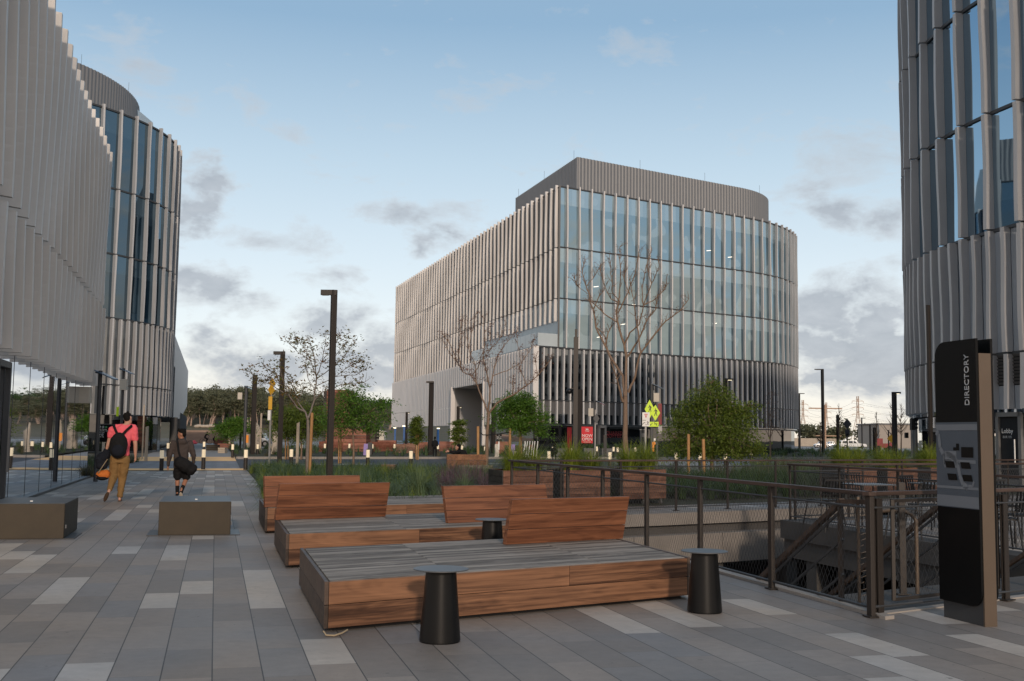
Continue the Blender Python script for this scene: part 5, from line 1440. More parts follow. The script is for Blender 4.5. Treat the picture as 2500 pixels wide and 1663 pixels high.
lamp(2105, 1020, 210, .2, 1, 'small distant street lamp above the pickup bonnet', mat='black', hl=.6, name='street_lamp', group='tall thin street lamps')
lamp(2125, 1036, 200, .3, -1, 'distant street lamp with left pointing arm near the beige wall', mat='black', hl=1.4, name='street_lamp', group='tall thin street lamps')
lamp(991, 1006, 110, .2, 1, 'small lamp post with lit head by the far cladding', lit=True, hl=.2, group='small lamp posts before the cladding')
lamp(1117, 992, 96, .22, 1, 'small lamp post with lit head at the portal edge', lit=True, hl=.2, group='small lamp posts before the cladding')
lamp(1204, 984, 96, .3, 1, 'lamp post with lit head behind the bare tree', lit=True, hl=.3, group='small lamp posts before the cladding')
for px, top, d, lab in ((586, 1020, 95, 'slim dark post left of the thick lamp post'), (560, 1003, 120, 'slim dark post above the round green tree, left'), (2275, 745, 36, 'slender bronze mast before the curved tower')):
    lamp(px, top, d, .16 if d > 50 else .12, 0, lab, name='slim_post', group='slim posts')
# camera mast
b = at(1404, 60); t = pd(1404, 805, 60); root = empty('camera_mast', b, 'tall bronze mast with a round security camera before the podium glass', 'mast')
m = MB(); m.box((b.x, 60, (t.z - .4) / 2), (.25, .2, t.z - .4)); m.box((b.x, 60, t.z - .2), (.13, .12, .45)); m.build('post', M['bronze'], root, bevel=.01)
c = pd(1390, 955, 60); m = MB(); m.ball(c, .16); m.bar(c + Vector((0, 0, .1)), c + Vector((.35, 0, .22)), .05); m.build('security_camera', M['black'], root)

# lit bollards : (px, top y, depth)
BOL = [(395, 1098, 43.6, 'lit bollard between the two walkers'), (497, 1096, 44.6, 'lit bollard in front of the walkway middle, nearer of a pair'), (498, 1078, 72, 'lit bollard in the walkway middle, farther of a pair'), (600, 1097, 44.2, 'lit bollard at the corner of the grass bed by the crossing'),
       (410, 1081, 66, 'lit bollard behind the boy, nearer one'), (418, 1079, 76, 'lit bollard behind the boy, farther one'), (568, 1084, 66, 'lit bollard on the far kerb corner'), (629, 1084, 76, 'lit bollard left of the orange sign pole'), (659, 1083, 78, 'lit bollard just behind the orange sign pole'),
       (685, 1083, 79, 'lit bollard right of the second lamp post'), (711, 1096, 47, 'lit bollard beside the pale leaning post'), (736, 1083, 80, 'lit bollard left of the slender tree trunk'), (793, 1083, 82, 'lit bollard half hidden by the tall lamp post'), (853, 1083, 82, 'lit bollard beyond the road left of the green tree trunk'),
       (898, 1097, 46, 'lit bollard on the near road edge right of the tall lamp post'), (909, 1084, 83, 'lit bollard beside the purple sign board'), (963, 1084, 86, 'lit bollard below the left end of the ribbed cladding'), (1003, 1100, 46, 'lit bollard on the near road edge left of the reclining person'), (1017, 1086, 86, 'lit bollard below the small olive tree'),
       (1069, 1086, 88, 'lit bollard behind the reclining person'), (1128, 1087, 88, 'lit bollard behind the reclining person head'), (1184, 1090, 84, 'lit bollard behind the bare tree trunk'), (1258, 1101, 50, 'lit bollard left of the light blue board'), (1340, 1101, 50, 'lit bollard above the second planter grass, nearer'), (1350, 1091, 78, 'lit bollard above the second planter grass, farther'),
       (1394, 1094, 80, 'slim lit bollard under the camera mast'), (1457, 1090, 80, 'lit bollard right of the red banner'), (1489, 1103, 50, 'nearer lit bollard below the coffee lettering'), (1498, 1091, 80, 'farther lit bollard below the coffee lettering'), (1508, 1092, 79, 'lit bollard just right of the pair below the coffee lettering'),
       (1551, 1092, 80, 'lit bollard right of the tallest bare tree'), (1651, 1104, 52, 'lit bollard under the left side of the weeping tree'), (1709, 1104, 52, 'lit bollard under the middle of the weeping tree'), (1771, 1104, 52, 'lit bollard under the right of the weeping tree'), (1834, 1096, 64, 'pale bollard right of the weeping tree')]
br = empty('lit_bollard', (0, 0, 0)); HB = .82
m = MB(); m.cyl((0, 0), .082, .082, 0, HB - .34, 16); m.build('post', M['bronze'], br, local=True)
m = MB(); m.cyl((0, 0), .078, .078, HB - .34, HB - .02, 16); m.build('lens', M['glowcream'], br, local=True)
m = MB(); m.cyl((0, 0), .07, .06, HB - .02, HB + .02, 16); m.build('cap', M['bronze'], br, local=True)
for i, (px, ty, d, lab) in enumerate(BOL):
    o = br if i == 0 else copy_tree(br); z = EYE - (1058 + .0128 * (px - 520) - ty) * -d / F if 0 else pd(px, ty, d).z
    p = at(px, d, .5); o.location = (p.x, d, max(-.05, min(.5, z - HB))); tag(o, lab, 'bollard', 'lit bollards with cream lenses')

def post_(m, px, ytop, d, w, ybase=None):
    b = at(px, d, 0); t = pd(px, ytop, d); m.box((b.x, d, t.z / 2), (w, w, t.z)); return b, t
# slim tan posts with slanted tips
for px, top, d, w, lab in ((725, 1034, 46, .11, 'pale slim timber post beside the second bollard'), (635, 1010, 80, .12, 'pale slim post with rosy tip behind the orange sign'), (621, 1033, 84, .14, 'pale short post behind the thick lamp post'), (356, 1043, 58, .13, 'pale slim post behind the pink shirted walker'), (347, 990, 62, .07, 'thin grey pole behind the pink shirted walker'), (560, 1030, 110, .15, 'pale slim post by the round green tree')):
    b = at(px, d); t = pd(px, top, d); m = MB(); m.prism([(b.x - w / 2, d - w / 2), (b.x + w / 2, d - w / 2), (b.x + w / 2, d + w / 2), (b.x - w / 2, d + w / 2)], 0, t.z)
    m.v[5].z += .06; m.v[6].z += .06; m.build('marker_post', M['tan_post'], None, lab, cat='post', group='pale marker posts')
# tree stakes
for px, top, d, r_, lab, lx in ((1167, 1041, 42.5, .055, 'round timber stake left of the reclining person bench end', 0), (1245, 1046, 45.5, .055, 'timber stake at the left of the leaning green tree', 0), (1270, 1029, 46.5, .055, 'pale timber stake inside the leaning green tree', 3),
                             (1681, 1060, 36, .05, 'left timber stake under the weeping tree', 0), (1717, 1072, 35.5, .055, 'middle timber stake under the weeping tree', 3), (1737, 1075, 37.5, .05, 'right timber stake under the weeping tree', 0),
                             (762, 1008, 35.5, .05, 'orange timber stake leaning beside the slender tree', -7), (827, 1052, 58, .04, 'thin stake pair left one under the round green tree', 0), (832, 1046, 58.5, .04, 'thin stake pair right one under the round green tree', 0),
                             (697, 1036, 66, .04, 'thin stake under the dark green tree, left', 0), (703, 1034, 66, .04, 'thin stake under the dark green tree, right', 0), (1016, 1058, 70, .04, 'thin stake at the left small olive tree', 0), (1021, 1058, 70, .04, 'second thin stake at the left small olive tree', 0), (1115, 1060, 66, .04, 'thin stake at the small olive tree by the portal', 0)):
    b = at(px + lx, d, 0); t = pd(px, top, d); m = MB(); m.tube([b, t], [r_ * .95, r_], 8); m.build('tree_stake', M['stake'], None, lab, cat='stake', group='timber tree stakes')
a = pd(1167, 1052, 42.5); c = pd(1192, 1062, 44); e = pd(1245, 1055, 45.5); m = MB()
m.tube([a, a.lerp(c, .5) + Vector((0, 0, -.08)), c, c.lerp(e, .5) + Vector((0, 0, -.02)), e], .02, 5); m.build('tree_tie', M['black'], None, 'black rubber tie slung between stakes round the bare tree', cat='tree tie')

# solar crossing beacons
def beacon(px, top, d, label, panel=True, box_side=-1, w=.12, sg=1):
    b = at(px, d); t = pd(px, top, d); root = empty('crossing_beacon', b, label, 'crossing beacon', 'solar powered crossing beacons')
    m = MB(); m.cyl((b.x, d), w / 2, w / 2, 0, t.z, 10); m.build('pole', M['dkgrey'], root)
    m = MB(); c = t + Vector((sg * .34, 0, -.13)); m.box(c, (.62, .5, .035), Vector((1, 0, -.45 * sg))); m.build('solar_panel', M['solar'], root)
    m = MB(); m.bar(t + Vector((0, 0, -.05)), c, .04); m.build('bracket', M['dkgrey'], root)
    m = MB(); m.box(t + Vector((box_side * .25, -.05, -.75)), (.32, .22, .5)); m.build('control_box', M['cream'], root, bevel=.01)
    return root, b, t
beacon(233, 905, 33.5, 'solar crossing beacon partly hidden by the pavilion corner, leftmost', w=.13)
r2, b2, t2 = beacon(292, 899, 50, 'solar crossing beacon above the pink shirted walker', sg=1, box_side=1)
m = MB(); p = pd(287, 1005, 49.8); m.box(p, (.10, .05, .42)); m.build('beacon_light', M['yellow'], r2)
beacon(596, 942, 80, 'solar crossing beacon left of the thick lamp post', w=.24)
beacon(1452, 978, 70, 'solar crossing beacon right of the red banner', w=.16, box_side=-1)
r5, b5, t5 = beacon(1591, 938, 62, 'solar crossing beacon above the yellow green walking signs', w=.16, box_side=1)
m = MB(); p = pd(604, 1072, 79); m.box(p, (.16, .1, .55)); m.build('push_button', M['orange'], None, 'small orange push button housing at the far crossing', cat='push button')

# walking figure signs
def diamond(root, c, h, mat, name='sign_plate', skew=1.0, back=False):
    m = MB(); w = h * skew; a = [c + Vector((0, 0, h)), c + Vector((w, 0, 0)), c + Vector((0, 0, -h)), c + Vector((-w, 0, 0))]
    b_ = [p + Vector((0, .02, 0)) for p in a]; m.add(a + b_, [(0, 1, 2, 3), (7, 6, 5, 4), (0, 4, 5, 1), (1, 5, 6, 2), (2, 6, 7, 3), (3, 7, 4, 0)]); return m.build(name, mat, root)
def walker(root, c, s, mat):
    m = MB(); y = -.012
    def pl(pts): m.poly([c + Vector((x * s, y, z * s)) for x, z in pts])
    pl([(-.06 + .09 * cos(R(a)), .62 + .09 * sin(R(a))) for a in range(0, 360, 30)])
    pl([(-.1, .5), (.1, .48), (.14, .05), (-.06, .0)]); pl([(-.06, .06), (.06, .04), (-.06, -.28), (-.2, -.62), (-.3, -.58), (-.16, -.22)]); pl([(-.02, .04), (.13, .06), (.18, -.26), (.3, -.62), (.2, -.66), (.06, -.24)])
    pl([(-.1, .49), (-.12, .36), (-.3, .12), (-.36, .16), (-.2, .42)]); pl([(.1, .48), (.1, .34), (.24, .1), (.31, .13), (.2, .4)])
    return m.build('walking_figure', mat, root)
def arrow(root, c, s, mat, right=True):
    m = MB(); g = 1 if right else -1
    for pts in ([(-.5, .42), (-.38, .5), (.28, -.2), (.18, -.3)], [(.48, -.44), (-.02, -.36), (.38, .08)]): m.poly([c + Vector((g * x * s, -.012, z * s)) for x, z in pts])
    return m.build('arrow', mat, root)
for (px, py, dd_, lab, rt) in ((1586, 999, 61, 'left yellow green diamond sign with a walking figure', False), (1600, 1008, 58, 'right yellow green diamond sign with a walking figure, overlapping the left one', True)):
    root = empty('crossing_sign', at(px, dd_), lab, 'road sign', 'yellow green crossing signs'); c = pd(px, py, dd_); k = dd_ / F
    pl_ = diamond(root, c, 23 * k if not rt else 19.5 * k, M['yellow'], skew=.53 if not rt else .6); walker(root, c + Vector((.02, -.005, .02)), 13.5 * k, M['black'])
    c2_ = pd(1590 if not rt else 1601, 1036, dd_); m = MB(); m.box(c2_, (14 * k, .02, 12 * k)); m.build('arrow_plate', M['yellow'], root); arrow(root, c2_ + Vector((0, -.005, 0)), 7 * k, M['black'], rt)
    m = MB(); post_(m, 1591 if not rt else 1604, 990, dd_ + .15, .10); m.build('pole', M['dkgrey'], root)
# yield here to pedestrians
d = 56; k = d / F; root = empty('yield_sign', at(1577, d), 'white rectangular sign with a red triangle and figures, in front of the crossing signs', 'road sign'); c = pd(1577, 1024, d)
m = MB(); m.box(c, (18 * k, .02, 34 * k)); m.build('sign_plate', M['white'], root)
m = MB(); cc = c + Vector((0, -.015, 9.5 * k)); m.poly([cc + Vector((-4 * k, 0, 3.8 * k)), cc + Vector((4 * k, 0, 3.8 * k)), cc + Vector((0, 0, -6.5 * k))]); m.build('triangle', M['red'], root)
m = MB(); cc = c + Vector((0, -.02, 10.2 * k)); m.poly([cc + Vector((-2 * k, 0, 1.6 * k)), cc + Vector((2 * k, 0, 1.6 * k)), cc + Vector((0, 0, -3.4 * k))]); m.build('triangle_centre', M['white'], root)
walker(root, c + Vector((4.5 * k, -.003, -9 * k)), 7.5 * k, M['black'])
m = MB(); 
for i in range(6):
    t0, t1 = R(180 - i * 18), R(180 - (i + 1) * 18); m.quad(*[c + Vector((-3.0 * k + q * cos(t) * k, -.015, -13 * k + q * sin(t) * k)) for q, t in ((5.6, t0), (5.6, t1), (4.2, t1), (4.2, t0))])
m.build('arrow', M['black'], root)
text('HERE', 4.2 * k, c + Vector((-4.6 * k, -.012, -2.6 * k)), (1, 0, 0), (0, 0, 1), M['dkgrey'], root); text('TO', 3.6 * k, c + Vector((0, -.012, -13 * k)), (1, 0, 0), (0, 0, 1), M['dkgrey'], root)
m = MB(); post_(m, 1576, 1030, d + .08, .09); m.build('pole', M['grey_metal'], root)
# parking meter kiosk, orange push button, red banner
root = empty('pay_station', at(1568, 64), 'grey pay station column left of the yield sign pole', 'pay station'); m = MB(); b, t = post_(m, 1569, 1050, 64, .30); m.build('body', M['dkgrey'], root, bevel=.02); m = MB(); m.box((b.x, 63.82, t.z - .3), (.16, .02, .22)); m.build('screen', M['grey_metal'], root); m = MB(); m.box((b.x, 64, t.z + .02), (.36, .34, .05)); m.build('cap', M['grey_metal'], root)
root = empty('push_button', at(1597, 57), 'bright orange push button post below the crossing signs', 'push button'); m = MB(); m.box(pd(1594.5, 1091, 57), (.11, .1, .5)); m.box(pd(1598, 1082, 57), (.1, .1, .16)); m.build('housing', M['orange'], root, bevel=.01); m = MB(); m.box(pd(1598.5, 1077, 57), (.1, .04, .28)); m.build('plate', M['white'], root)
root = empty('street_banner', at(1609, 68), 'dark red street banner on a pole behind the crossing signs', 'banner'); m = MB(); m.box(pd(1611, 1011, 68), (.24, .02, 1.3)); m.build('cloth', M['darkred'], root); m = MB(); post_(m, 1604, 980, 68, .1); m.build('pole', M['dkgrey'], root); m = MB(); m.box(pd(1610, 1049, 67.8), (.3, .12, .5)); m.build('box', M['grey_metal'], root)
# edge on amber diamond sign at the left
d = 52; k = d / F; root = empty('warning_sign', at(669, d), 'amber diamond sign seen almost edge on above an amber plate', 'road sign')
c = pd(664, 943, d)
def slim(root, cx, cz, w, h, mt, nm='plate'):
    m = MB(); q = pd(cx, cz, d); m.box(q, (w * k, .03, h * k)); return m.build(nm, M[mt], root)
m = MB(); 
for q, s in ((pd(664.5, 936, d), 14), (pd(662.5, 952, d), 15)): 
    a = [q + Vector((0, 0, s * k)), q + Vector((7 * k * .9, .2, 0)), q + Vector((0, 0, -s * k)), q + Vector((-7 * k * .9, -.2, 0))]; m.add(a + [v + Vector((0, .03, 0)) for v in a], [(0, 1, 2, 3), (7, 6, 5, 4), (0, 4, 5, 1), (1, 5, 6, 2), (2, 6, 7, 3), (3, 7, 4, 0)])
m.build('diamond_plate', M['amber'], root); slim(root, 660, 984, 9, 32, 'amber'); slim(root, 657, 1014, 6.5, 24, 'white', 'white_plate')
m = MB(); post_(m, 657, 960, d + .06, .08); m.build('pole', M['grey_metal'], root)
# dark diamond sign on the right (seen from behind)
root = empty('road_sign', at(2068, 95), 'back of a dark diamond road sign with a plate below, right background', 'road sign'); diamond(root, pd(2068.5, 1035, 95), 13 * 95 / F, M['dkgrey'], skew=.82); m = MB(); m.box(pd(2069, 1055, 95), (.38, .02, .5)); m.box(pd(2069, 1062, 95), (.2, .02, .2)); m.build('lower_plate', M['dkgrey'], root); m = MB(); post_(m, 2069, 1030, 95.1, .09); m.build('pole', M['dkgrey'], root)
root = empty('road_sign', at(1457, 68), 'back of a grey diamond sign on the beacon right of the red banner', 'road sign'); diamond(root, pd(1456, 1022, 69.5), 13.5 * 69.5 / F, M['dkgrey'], skew=.55); m = MB(); post_(m, 1452.5, 1000, 69.6, .06); m.build('pole', M['grey_metal'], root)
# traffic signal
root = empty('traffic_signal', at(2236, 59), 'black traffic signal head facing away beside the grey post', 'traffic signal'); m = MB(); m.box(pd(2228, 1036, 58.5), (.2, .3, .62)); m.build('housing', M['black'], root)
m = MB()
for i in range(3): q = pd(2233, 1026 + i * 9, 58.5); m.tube([q, q + Vector((.16, 0, 0))], .07, 8)
m.build('visor', M['black'], root); m = MB(); m.box(pd(2227, 1018, 58.5), (.3, .2, .08)); m.build('bracket', M['white'], root)
lamp(2236, 1018, 62, .22, 0, 'pale post behind the traffic signal', mat='beige', name='signal_post', group=None)
m = MB(); m.box(pd(2213, 1063, 59.8), (.16, .2, .3)); m.build('pedestrian_signal', M['black'], None, 'small black pedestrian signal box left of the traffic signal', cat='pedestrian signal')

# wayfinding boards
d = 44; k = d / F; root = empty('wayfinding_sign', at(255, d), 'black wayfinding board with white arrows left of the pink shirted walker', 'wayfinding sign')
c = pd(256, 1057, d); m = MB(); m.box(c, (33 * k, .06, 44 * k)); m.build('board', M['signblack'], root)
m = MB(); m.box(c + Vector((0, -.035, 21.2 * k)), (33 * k, .02, 1.6 * k)); m.build('top_strip', M['grey_metal'], root); m = MB(); m.box(pd(252, 1096, d), (5.5 * k, .05, 34 * k)); m.build('post', M['cream'], root)
def wl(s, x, z, sz): text(s, sz * k, c + Vector((x * k, -.04, z * k)), (1, 0, 0), (0, 0, 1), M['white'], root, align='LEFT')
wl('Bike Parking', -14.5, 8.6, 3.9); wl('BUR 105, 103', -14.5, 4.6, 3.9); wl('Bay Trail', -14.5, .6, 3.9); wl('BUR 106', -15, -9.8, 3.9)
def disc(x, z, r_, mt, nm): 
    m = MB(); m.poly([c + Vector(((x + r_ * cos(R(a))) * k, -.036, (z + r_ * sin(R(a))) * k)) for a in range(0, 360, 24)]); m.build(nm, mt, root)
disc(-4, 14.2, 2.9, M['signtext'], 'round_symbol'); disc(3.2, 13.9, 2.6, plain('green_symbol', (.08, .30, .12)), 'round_symbol'); disc(-5.3, -4.4, 2.9, M['signtext'], 'round_symbol')
text('P', 3.6 * k, c + Vector((-4 * k, -.045, 14.2 * k)), (1, 0, 0), (0, 0, 1), M['signblack'], root); text('P', 3.6 * k, c + Vector((-5.3 * k, -.045, -4.4 * k)), (1, 0, 0), (0, 0, 1), M['signblack'], root)
m = MB()
for ox, oz, up in ((-11.2, 14, True), (-12.5, -4.4, False)):
    def T(x, z): return c + Vector(((ox + (x if up else z)) * k, -.037, (oz + (z if up else x)) * k))
    m.poly([T(-.5, -2.8), T(.5, -2.8), T(.5, 2), T(-.5, 2)]); m.poly([T(0, 3), T(0, 1.7), T(-2.3, -.4), T(-2.9, .3)]); m.poly([T(0, 3), T(2.9, .3), T(2.3, -.4), T(0, 1.7)])
m.build('arrow', M['white'], root)
d = 74; k = d / F; root = empty('wayfinding_sign', at(1218, d), 'small black wayfinding board on a white post left of the leaning green tree', 'wayfinding sign'); c = pd(1218.5, 1069, d)
m = MB(); m.box(c, (13 * k, .06, 18 * k)); m.build('board', M['signblack'], root); m = MB(); m.box(pd(1218, 1088, d), (3 * k, .05, 20 * k)); m.build('post', M['white'], root)
for i, s in enumerate(('↑ P', 'BUR 107', 'Bay Trail', '→ P')): text(s if ord(s[0]) < 500 else s[2:], 3.3 * k, c + Vector((0, -.04, (5.5 - i * 3.7) * k)), (1, 0, 0), (0, 0, 1), M['white'], root)
# NOW OPEN banner
d = 88; k = d / F; root = empty('banner_sign', at(1434, d), 'red NOW OPEN banner standing before the shop windows', 'banner'); c = pd(1433.5, 1062, d)
m = MB(); m.box(c, (27.5 * k, .04, 40 * k)); m.build('banner', M['red'], root)
text('NOW', 9.8 * k, c + Vector((0, -.04, -2.0 * k)), (1, 0, 0), (0, 0, 1), M['white'], root, ext=.01); text('OPEN', 9.8 * k, c + Vector((0, -.04, -10.6 * k)), (1, 0, 0), (0, 0, 1), M['white'], root, ext=.01)
m = MB(); cc = c + Vector((-.3 * k, -.03, 13.8 * k))
for x, z, rx, rz in ((0, 0, 2.9, 1.5), (-2.6, .5, 1.2, .9), (2.2, .1, 1.4, 1.2)): m.poly([cc + Vector(((x + rx * cos(R(a))) * k, 0, (z + rz * sin(R(a))) * k)) for a in range(0, 360, 30)])
for x in (-2.2, -.8, 1, 2.6): m.poly([cc + Vector((q[0] * k, -.002, q[1] * k)) for q in ((x - .4, -.5), (x + .4, -.5), (x + .4, -2.2), (x - .4, -2.2))])
m.build('emblem', M['white'], root)
text('SQUARED', 2.4 * k, c + Vector((0, -.03, 10.2 * k)), (1, 0, 0), (0, 0, 1), M['white'], root); text('COFFEE', 2.4 * k, c + Vector((0, -.03, 8.2 * k)), (1, 0, 0), (0, 0, 1), M['white'], root)
m = MB(); m.box(c + Vector((0, -.03, -17.2 * k)), (19 * k, .01, 1.2 * k)); m.build('small_print', M['cream'], root)
m = MB()
for s in (-1, 1): m.box(c + Vector((s * 13.6 * k, .03, -1 * k)), (.05, .05, 42 * k))
m.build('frame', M['dkgrey'], root)
n_ = outn(R2, 1)
def onface(px, py, off=.03):
    r_ = ray(px, py); kk = (PC + n_ * -.25).dot(n_) / r_.dot(n_); q = Vector((r_.x * kk, r_.y * kk, EYE + r_.z * kk)); return q + n_ * off
sg = empty('shop_lettering', onface(1497, 1061), 'dim red shop lettering on the dark glass left of the bare tree trunk', 'lettering')
text('SQUARED', .52, onface(1497, 1058.5), R2, (0, 0, 1), M['darkred'], sg, sx=.95); text('COFFEE', .52, onface(1497, 1064.5), R2, (0, 0, 1), M['darkred'], sg, sx=1.1)
# red wall panels inside the shop
for i, (x0, x1, y0, y1) in enumerate(((1384, 1395, 1030, 1100), (1408, 1416, 1040, 1100))):
    a, b = onface(x0, y1, .02), onface(x1, y1, .02); m = MB(); zt_ = onface(x0, y0).z; m.quad(Vector((a.x, a.y, .1)), Vector((b.x, b.y, .1)), Vector((b.x, b.y, min(2.55, zt_))), Vector((a.x, a.y, min(2.55, zt_))))
    m.build('red_panel', M['darkred'], None, ('left' if i == 0 else 'right') + ' dark red panel in the shop window beside the camera mast', cat='panel')
# shop entrance frame
a, b = onface(1456, 1080, .3), onface(1471, 1080, .3); root = empty('shop_entrance', Vector((a.x, a.y, 0)), 'grey framed shop entrance between banner and bare tree', 'entrance'); m = MB()
for q in (a, b): m.box((q.x, q.y, 1.3), (.22, .3, 2.6), R2)
m.bar(Vector((a.x, a.y, 2.55)), Vector((b.x, b.y, 2.55)), .5, .25); m.build('frame', M['grey_metal'], root); m = MB(); m.quad(Vector((a.x, a.y, 0)), Vector((b.x, b.y, 0)), Vector((b.x, b.y, 2.4)), Vector((a.x, a.y, 2.4))); m.build('door', M['void'], root)
root = empty('notice_board', at(1477, 86), 'two small white notices on a dark stand by the shop entrance', 'notice board'); m = MB(); m.box(pd(1477, 1072, 86), (.2, .03, .55)); m.build('notice', M['white'], root); m = MB(); post_(m, 1477, 1062, 86.05, .24); m.build('stand', M['black'], root)
# sandwich boards
def aframe(px, y, d, w, h, mt, lab):
    p = at(px, d); root = empty('sandwich_board', p, lab, 'sandwich board'); m = MB()
    for s in (-1, 1): m.add([p + Vector((-w / 2 + s * .0, s * .25, 0)), p + Vector((w / 2, s * .25, 0)), p + Vector((w / 2, s * .02, h)), p + Vector((-w / 2, s * .02, h))], [(0, 1, 2, 3)])
    m.build('board', M[mt], root)
aframe(894, 1090, 78, .36, .9, 'lilac', 'lilac board before the timber tower'); aframe(903, 1090, 78, .3, 1.0, 'black', 'black board right of the lilac board')
aframe(1251, 1085, 76, .32, 1.0, 'lilac', 'lilac board under the leaning green tree'); aframe(1276, 1108, 52, .36, .5, 'ltblue', 'light blue board low in front of the trestle')
aframe(1213, 1085, 77, .3, 1.0, 'cream', 'pale board left of the small wayfinding board')
# trestle frame
root = empty('folding_trestle', at(1295, 66), 'white folding zigzag trestle beside the leaning green tree', 'trestle'); m = MB(); xs_ = [1277, 1284, 1288, 1291, 1297, 1301, 1306, 1310, 1314]
for i, (x0, x1) in enumerate(((1276, 1282), (1282, 1288), (1288, 1294), (1290, 1282), (1294, 1301), (1300, 1306), (1308, 1313))):
    a = at(x0, 66 + (i % 2) * .4); b = pd(x1, 1077, 66 + (i % 2) * .4); m.bar(a, b, .06, .05)
m.build('legs', M['white'], root)
# tables with stools under tree, dark clutter
root = empty('outdoor_furniture', at(1262, 80), 'dark stacked cafe furniture behind the leaning green tree', 'cafe furniture'); m = MB(); r = random.Random(3)
for i in range(16):
    p = at(r.uniform(1238, 1275), r.uniform(79, 82)); m.box(p + Vector((0, 0, .45)), (.4, .4, .04)); m.box(p + Vector((0, .18, .7)), (.4, .03, .4))
    for s in (-1, 1): m.box(p + Vector((s * .17, -.15, .22)), (.03, .03, .45)); m.box(p + Vector((s * .17, .15, .22)), (.03, .03, .45))
m.build('frames', M['black'], root)

# blue kiosks
for i, (px, top, d) in enumerate(((964, 1045, 150), (986, 1041, 140))):
    root = empty('blue_kiosk', at(px, d), '%s slim blue kiosk with white light at the far corner' % ('left' if i == 0 else 'right'), 'kiosk', 'slim blue kiosks'); m = MB(); b, t = post_(m, px, top + 1, d, .24); m.build('column', M['blue'], root); m = MB(); m.box(t + Vector((0, 0, .08)), (.3, .3, .12)); m.build('light', M['lamp_on'], root)

# timber tower and wings
d = 100; k = d / F
root = empty('timber_tower', at(815, d), 'reddish timber tower with dark left side behind the round green tree', 'timber structure')
def tbox(x0, x1, y0, d0, dep, mt, nm, sh=0):
    a, b = at(x0, d0), at(x1, d0); zt = pd((x0 + x1) / 2, y0, d0).z; n = max(2, int(zt / .28)); m = MB()
    for i in range(n):
        z0 = i * zt / n; m.box(((a.x + b.x) / 2, d0 + dep / 2, z0 + zt / n / 2), (b.x - a.x, dep, zt / n - .03))
    return m.build(nm, M[mt], root)
tbox(794, 846, 951, 100, 4, 'tower_wood', 'tower'); tbox(786, 794, 955, 100.2, 4, 'planter_dark', 'side_wall'); tbox(805, 893, 1046, 94, 3, 'tower_wood', 'low_wing'); tbox(893, 915, 1041, 98, 3, 'wood_dark', 'grey_wing')
root = empty('terrace_wall', at(900, 92), 'long low reddish timber wall running behind the far grass', 'wall'); m = MB()
for i in range(3): a, b = at(780, 92), at(960, 99); m.bar(a + Vector((0, 0, .2 + i * .3)), b + Vector((0, 0, .2 + i * .3)), .2, .28)
m.build('board', M['planter_far'], root)
# timber seats across the road
for i, (x0, x1, y0, y1, d, mt, lab) in enumerate(((523, 562, 1070, 1083, 145, 'planter_far', 'reddish timber seat wall far up the walkway'), (531, 566, 1083, 1094, 108, 'planter_far', 'nearer reddish timber seat behind the tan block'), (532, 549, 1093, 1107, 84, 'tan_post', 'small tan block seat on the far walkway edge'), (503, 531, 1086, 1100, 96, 'corten', 'brown block seat on the far walkway'),
                                              (593, 606, 1070, 1085, 120, 'planter_far', 'short reddish timber wall left of the thick lamp post'), (966, 1013, 1084, 1098, 90, 'planter', 'pinkish timber bench below the small olive tree'), (1024, 1048, 1079, 1090, 98, 'planter_far', 'reddish timber block left of the capped lamp post'), (1072, 1120, 1078, 1086, 104, 'planter_far', 'long reddish timber seat left of the portal'),
                                              (920, 966, 1075, 1086, 100, 'planter_far', 'low reddish timber wall at the far left of the cladding'), (930, 963, 1134, 1141, 43, 'planter', 'low timber block on the near road edge right of the tall lamp post'), (1210, 1245, 1078, 1086, 92, 'planter_far', 'low timber block behind the white post sign'))):
    a = at(x0, d, .3); b = at(x1, d, .3); zt = max(.3, pd((x0 + x1) / 2, y0, d).z); zb = max(-.02, min(pd((x0 + x1) / 2, y1, d).z, zt - .25)); zb = 0; m = MB(); n = 3
    for q in range(n): m.box(((a.x + b.x) / 2, d + .4, zb + (zt - zb) * (q + .5) / n), (b.x - a.x, .8, (zt - zb) / n - .015))
    m.build('block_bench', M[mt], None, lab, cat='bench', group='timber and block seats across the road')
# bench of reclining person
d = 41.5; a, b = at(1090, d), at(1186, d + .6); root = empty('backed_bench', a, 'reddish timber bench back below the reclining person', 'bench'); m = MB()
for i in range(3): m.bar(a + Vector((0, 0, .28 + i * .22)), b + Vector((0, 0, .28 + i * .22)), .07, .21)
m.build('backrest', M['wood'], root); m = MB(); m.bar(a + Vector((.2, .6, .22)), b + Vector((0, .6, .22)), 1.2, .40); m.build('platform', M['wood_grey'], root)
# far terraces, rocks, walls beyond the court
root = empty('terraced_wall', at(505, 190), 'stepped reddish stone terraces at the far end of the walkway', 'terrace'); m = MB()
for i in range(5): a, b = at(452, 165 + i * 10), at(545, 165 + i * 10); m.bar(a + Vector((0, 0, .3 + i * .36)), b + Vector((0, 0, .3 + i * .36)), 2.2, .6)
m.build('step', plain('brown_stone_terrace', (.26, .175, .13), .9, 0, .3, .4), root)
for i, (px, py) in enumerate(((486, 1040), (497, 1041), (507, 1041), (516, 1040), (482, 1041))):
    p = pd(px, py, 330); m = MB(); m.ball((0, 0, 0), (1.1, .8, .5), 8, 5); o = m.build('boulder', M['rock'], None, 'pale boulder on the slope below the eucalyptus grove', cat='boulder', group='pale boulders on the slope'); o.location = p
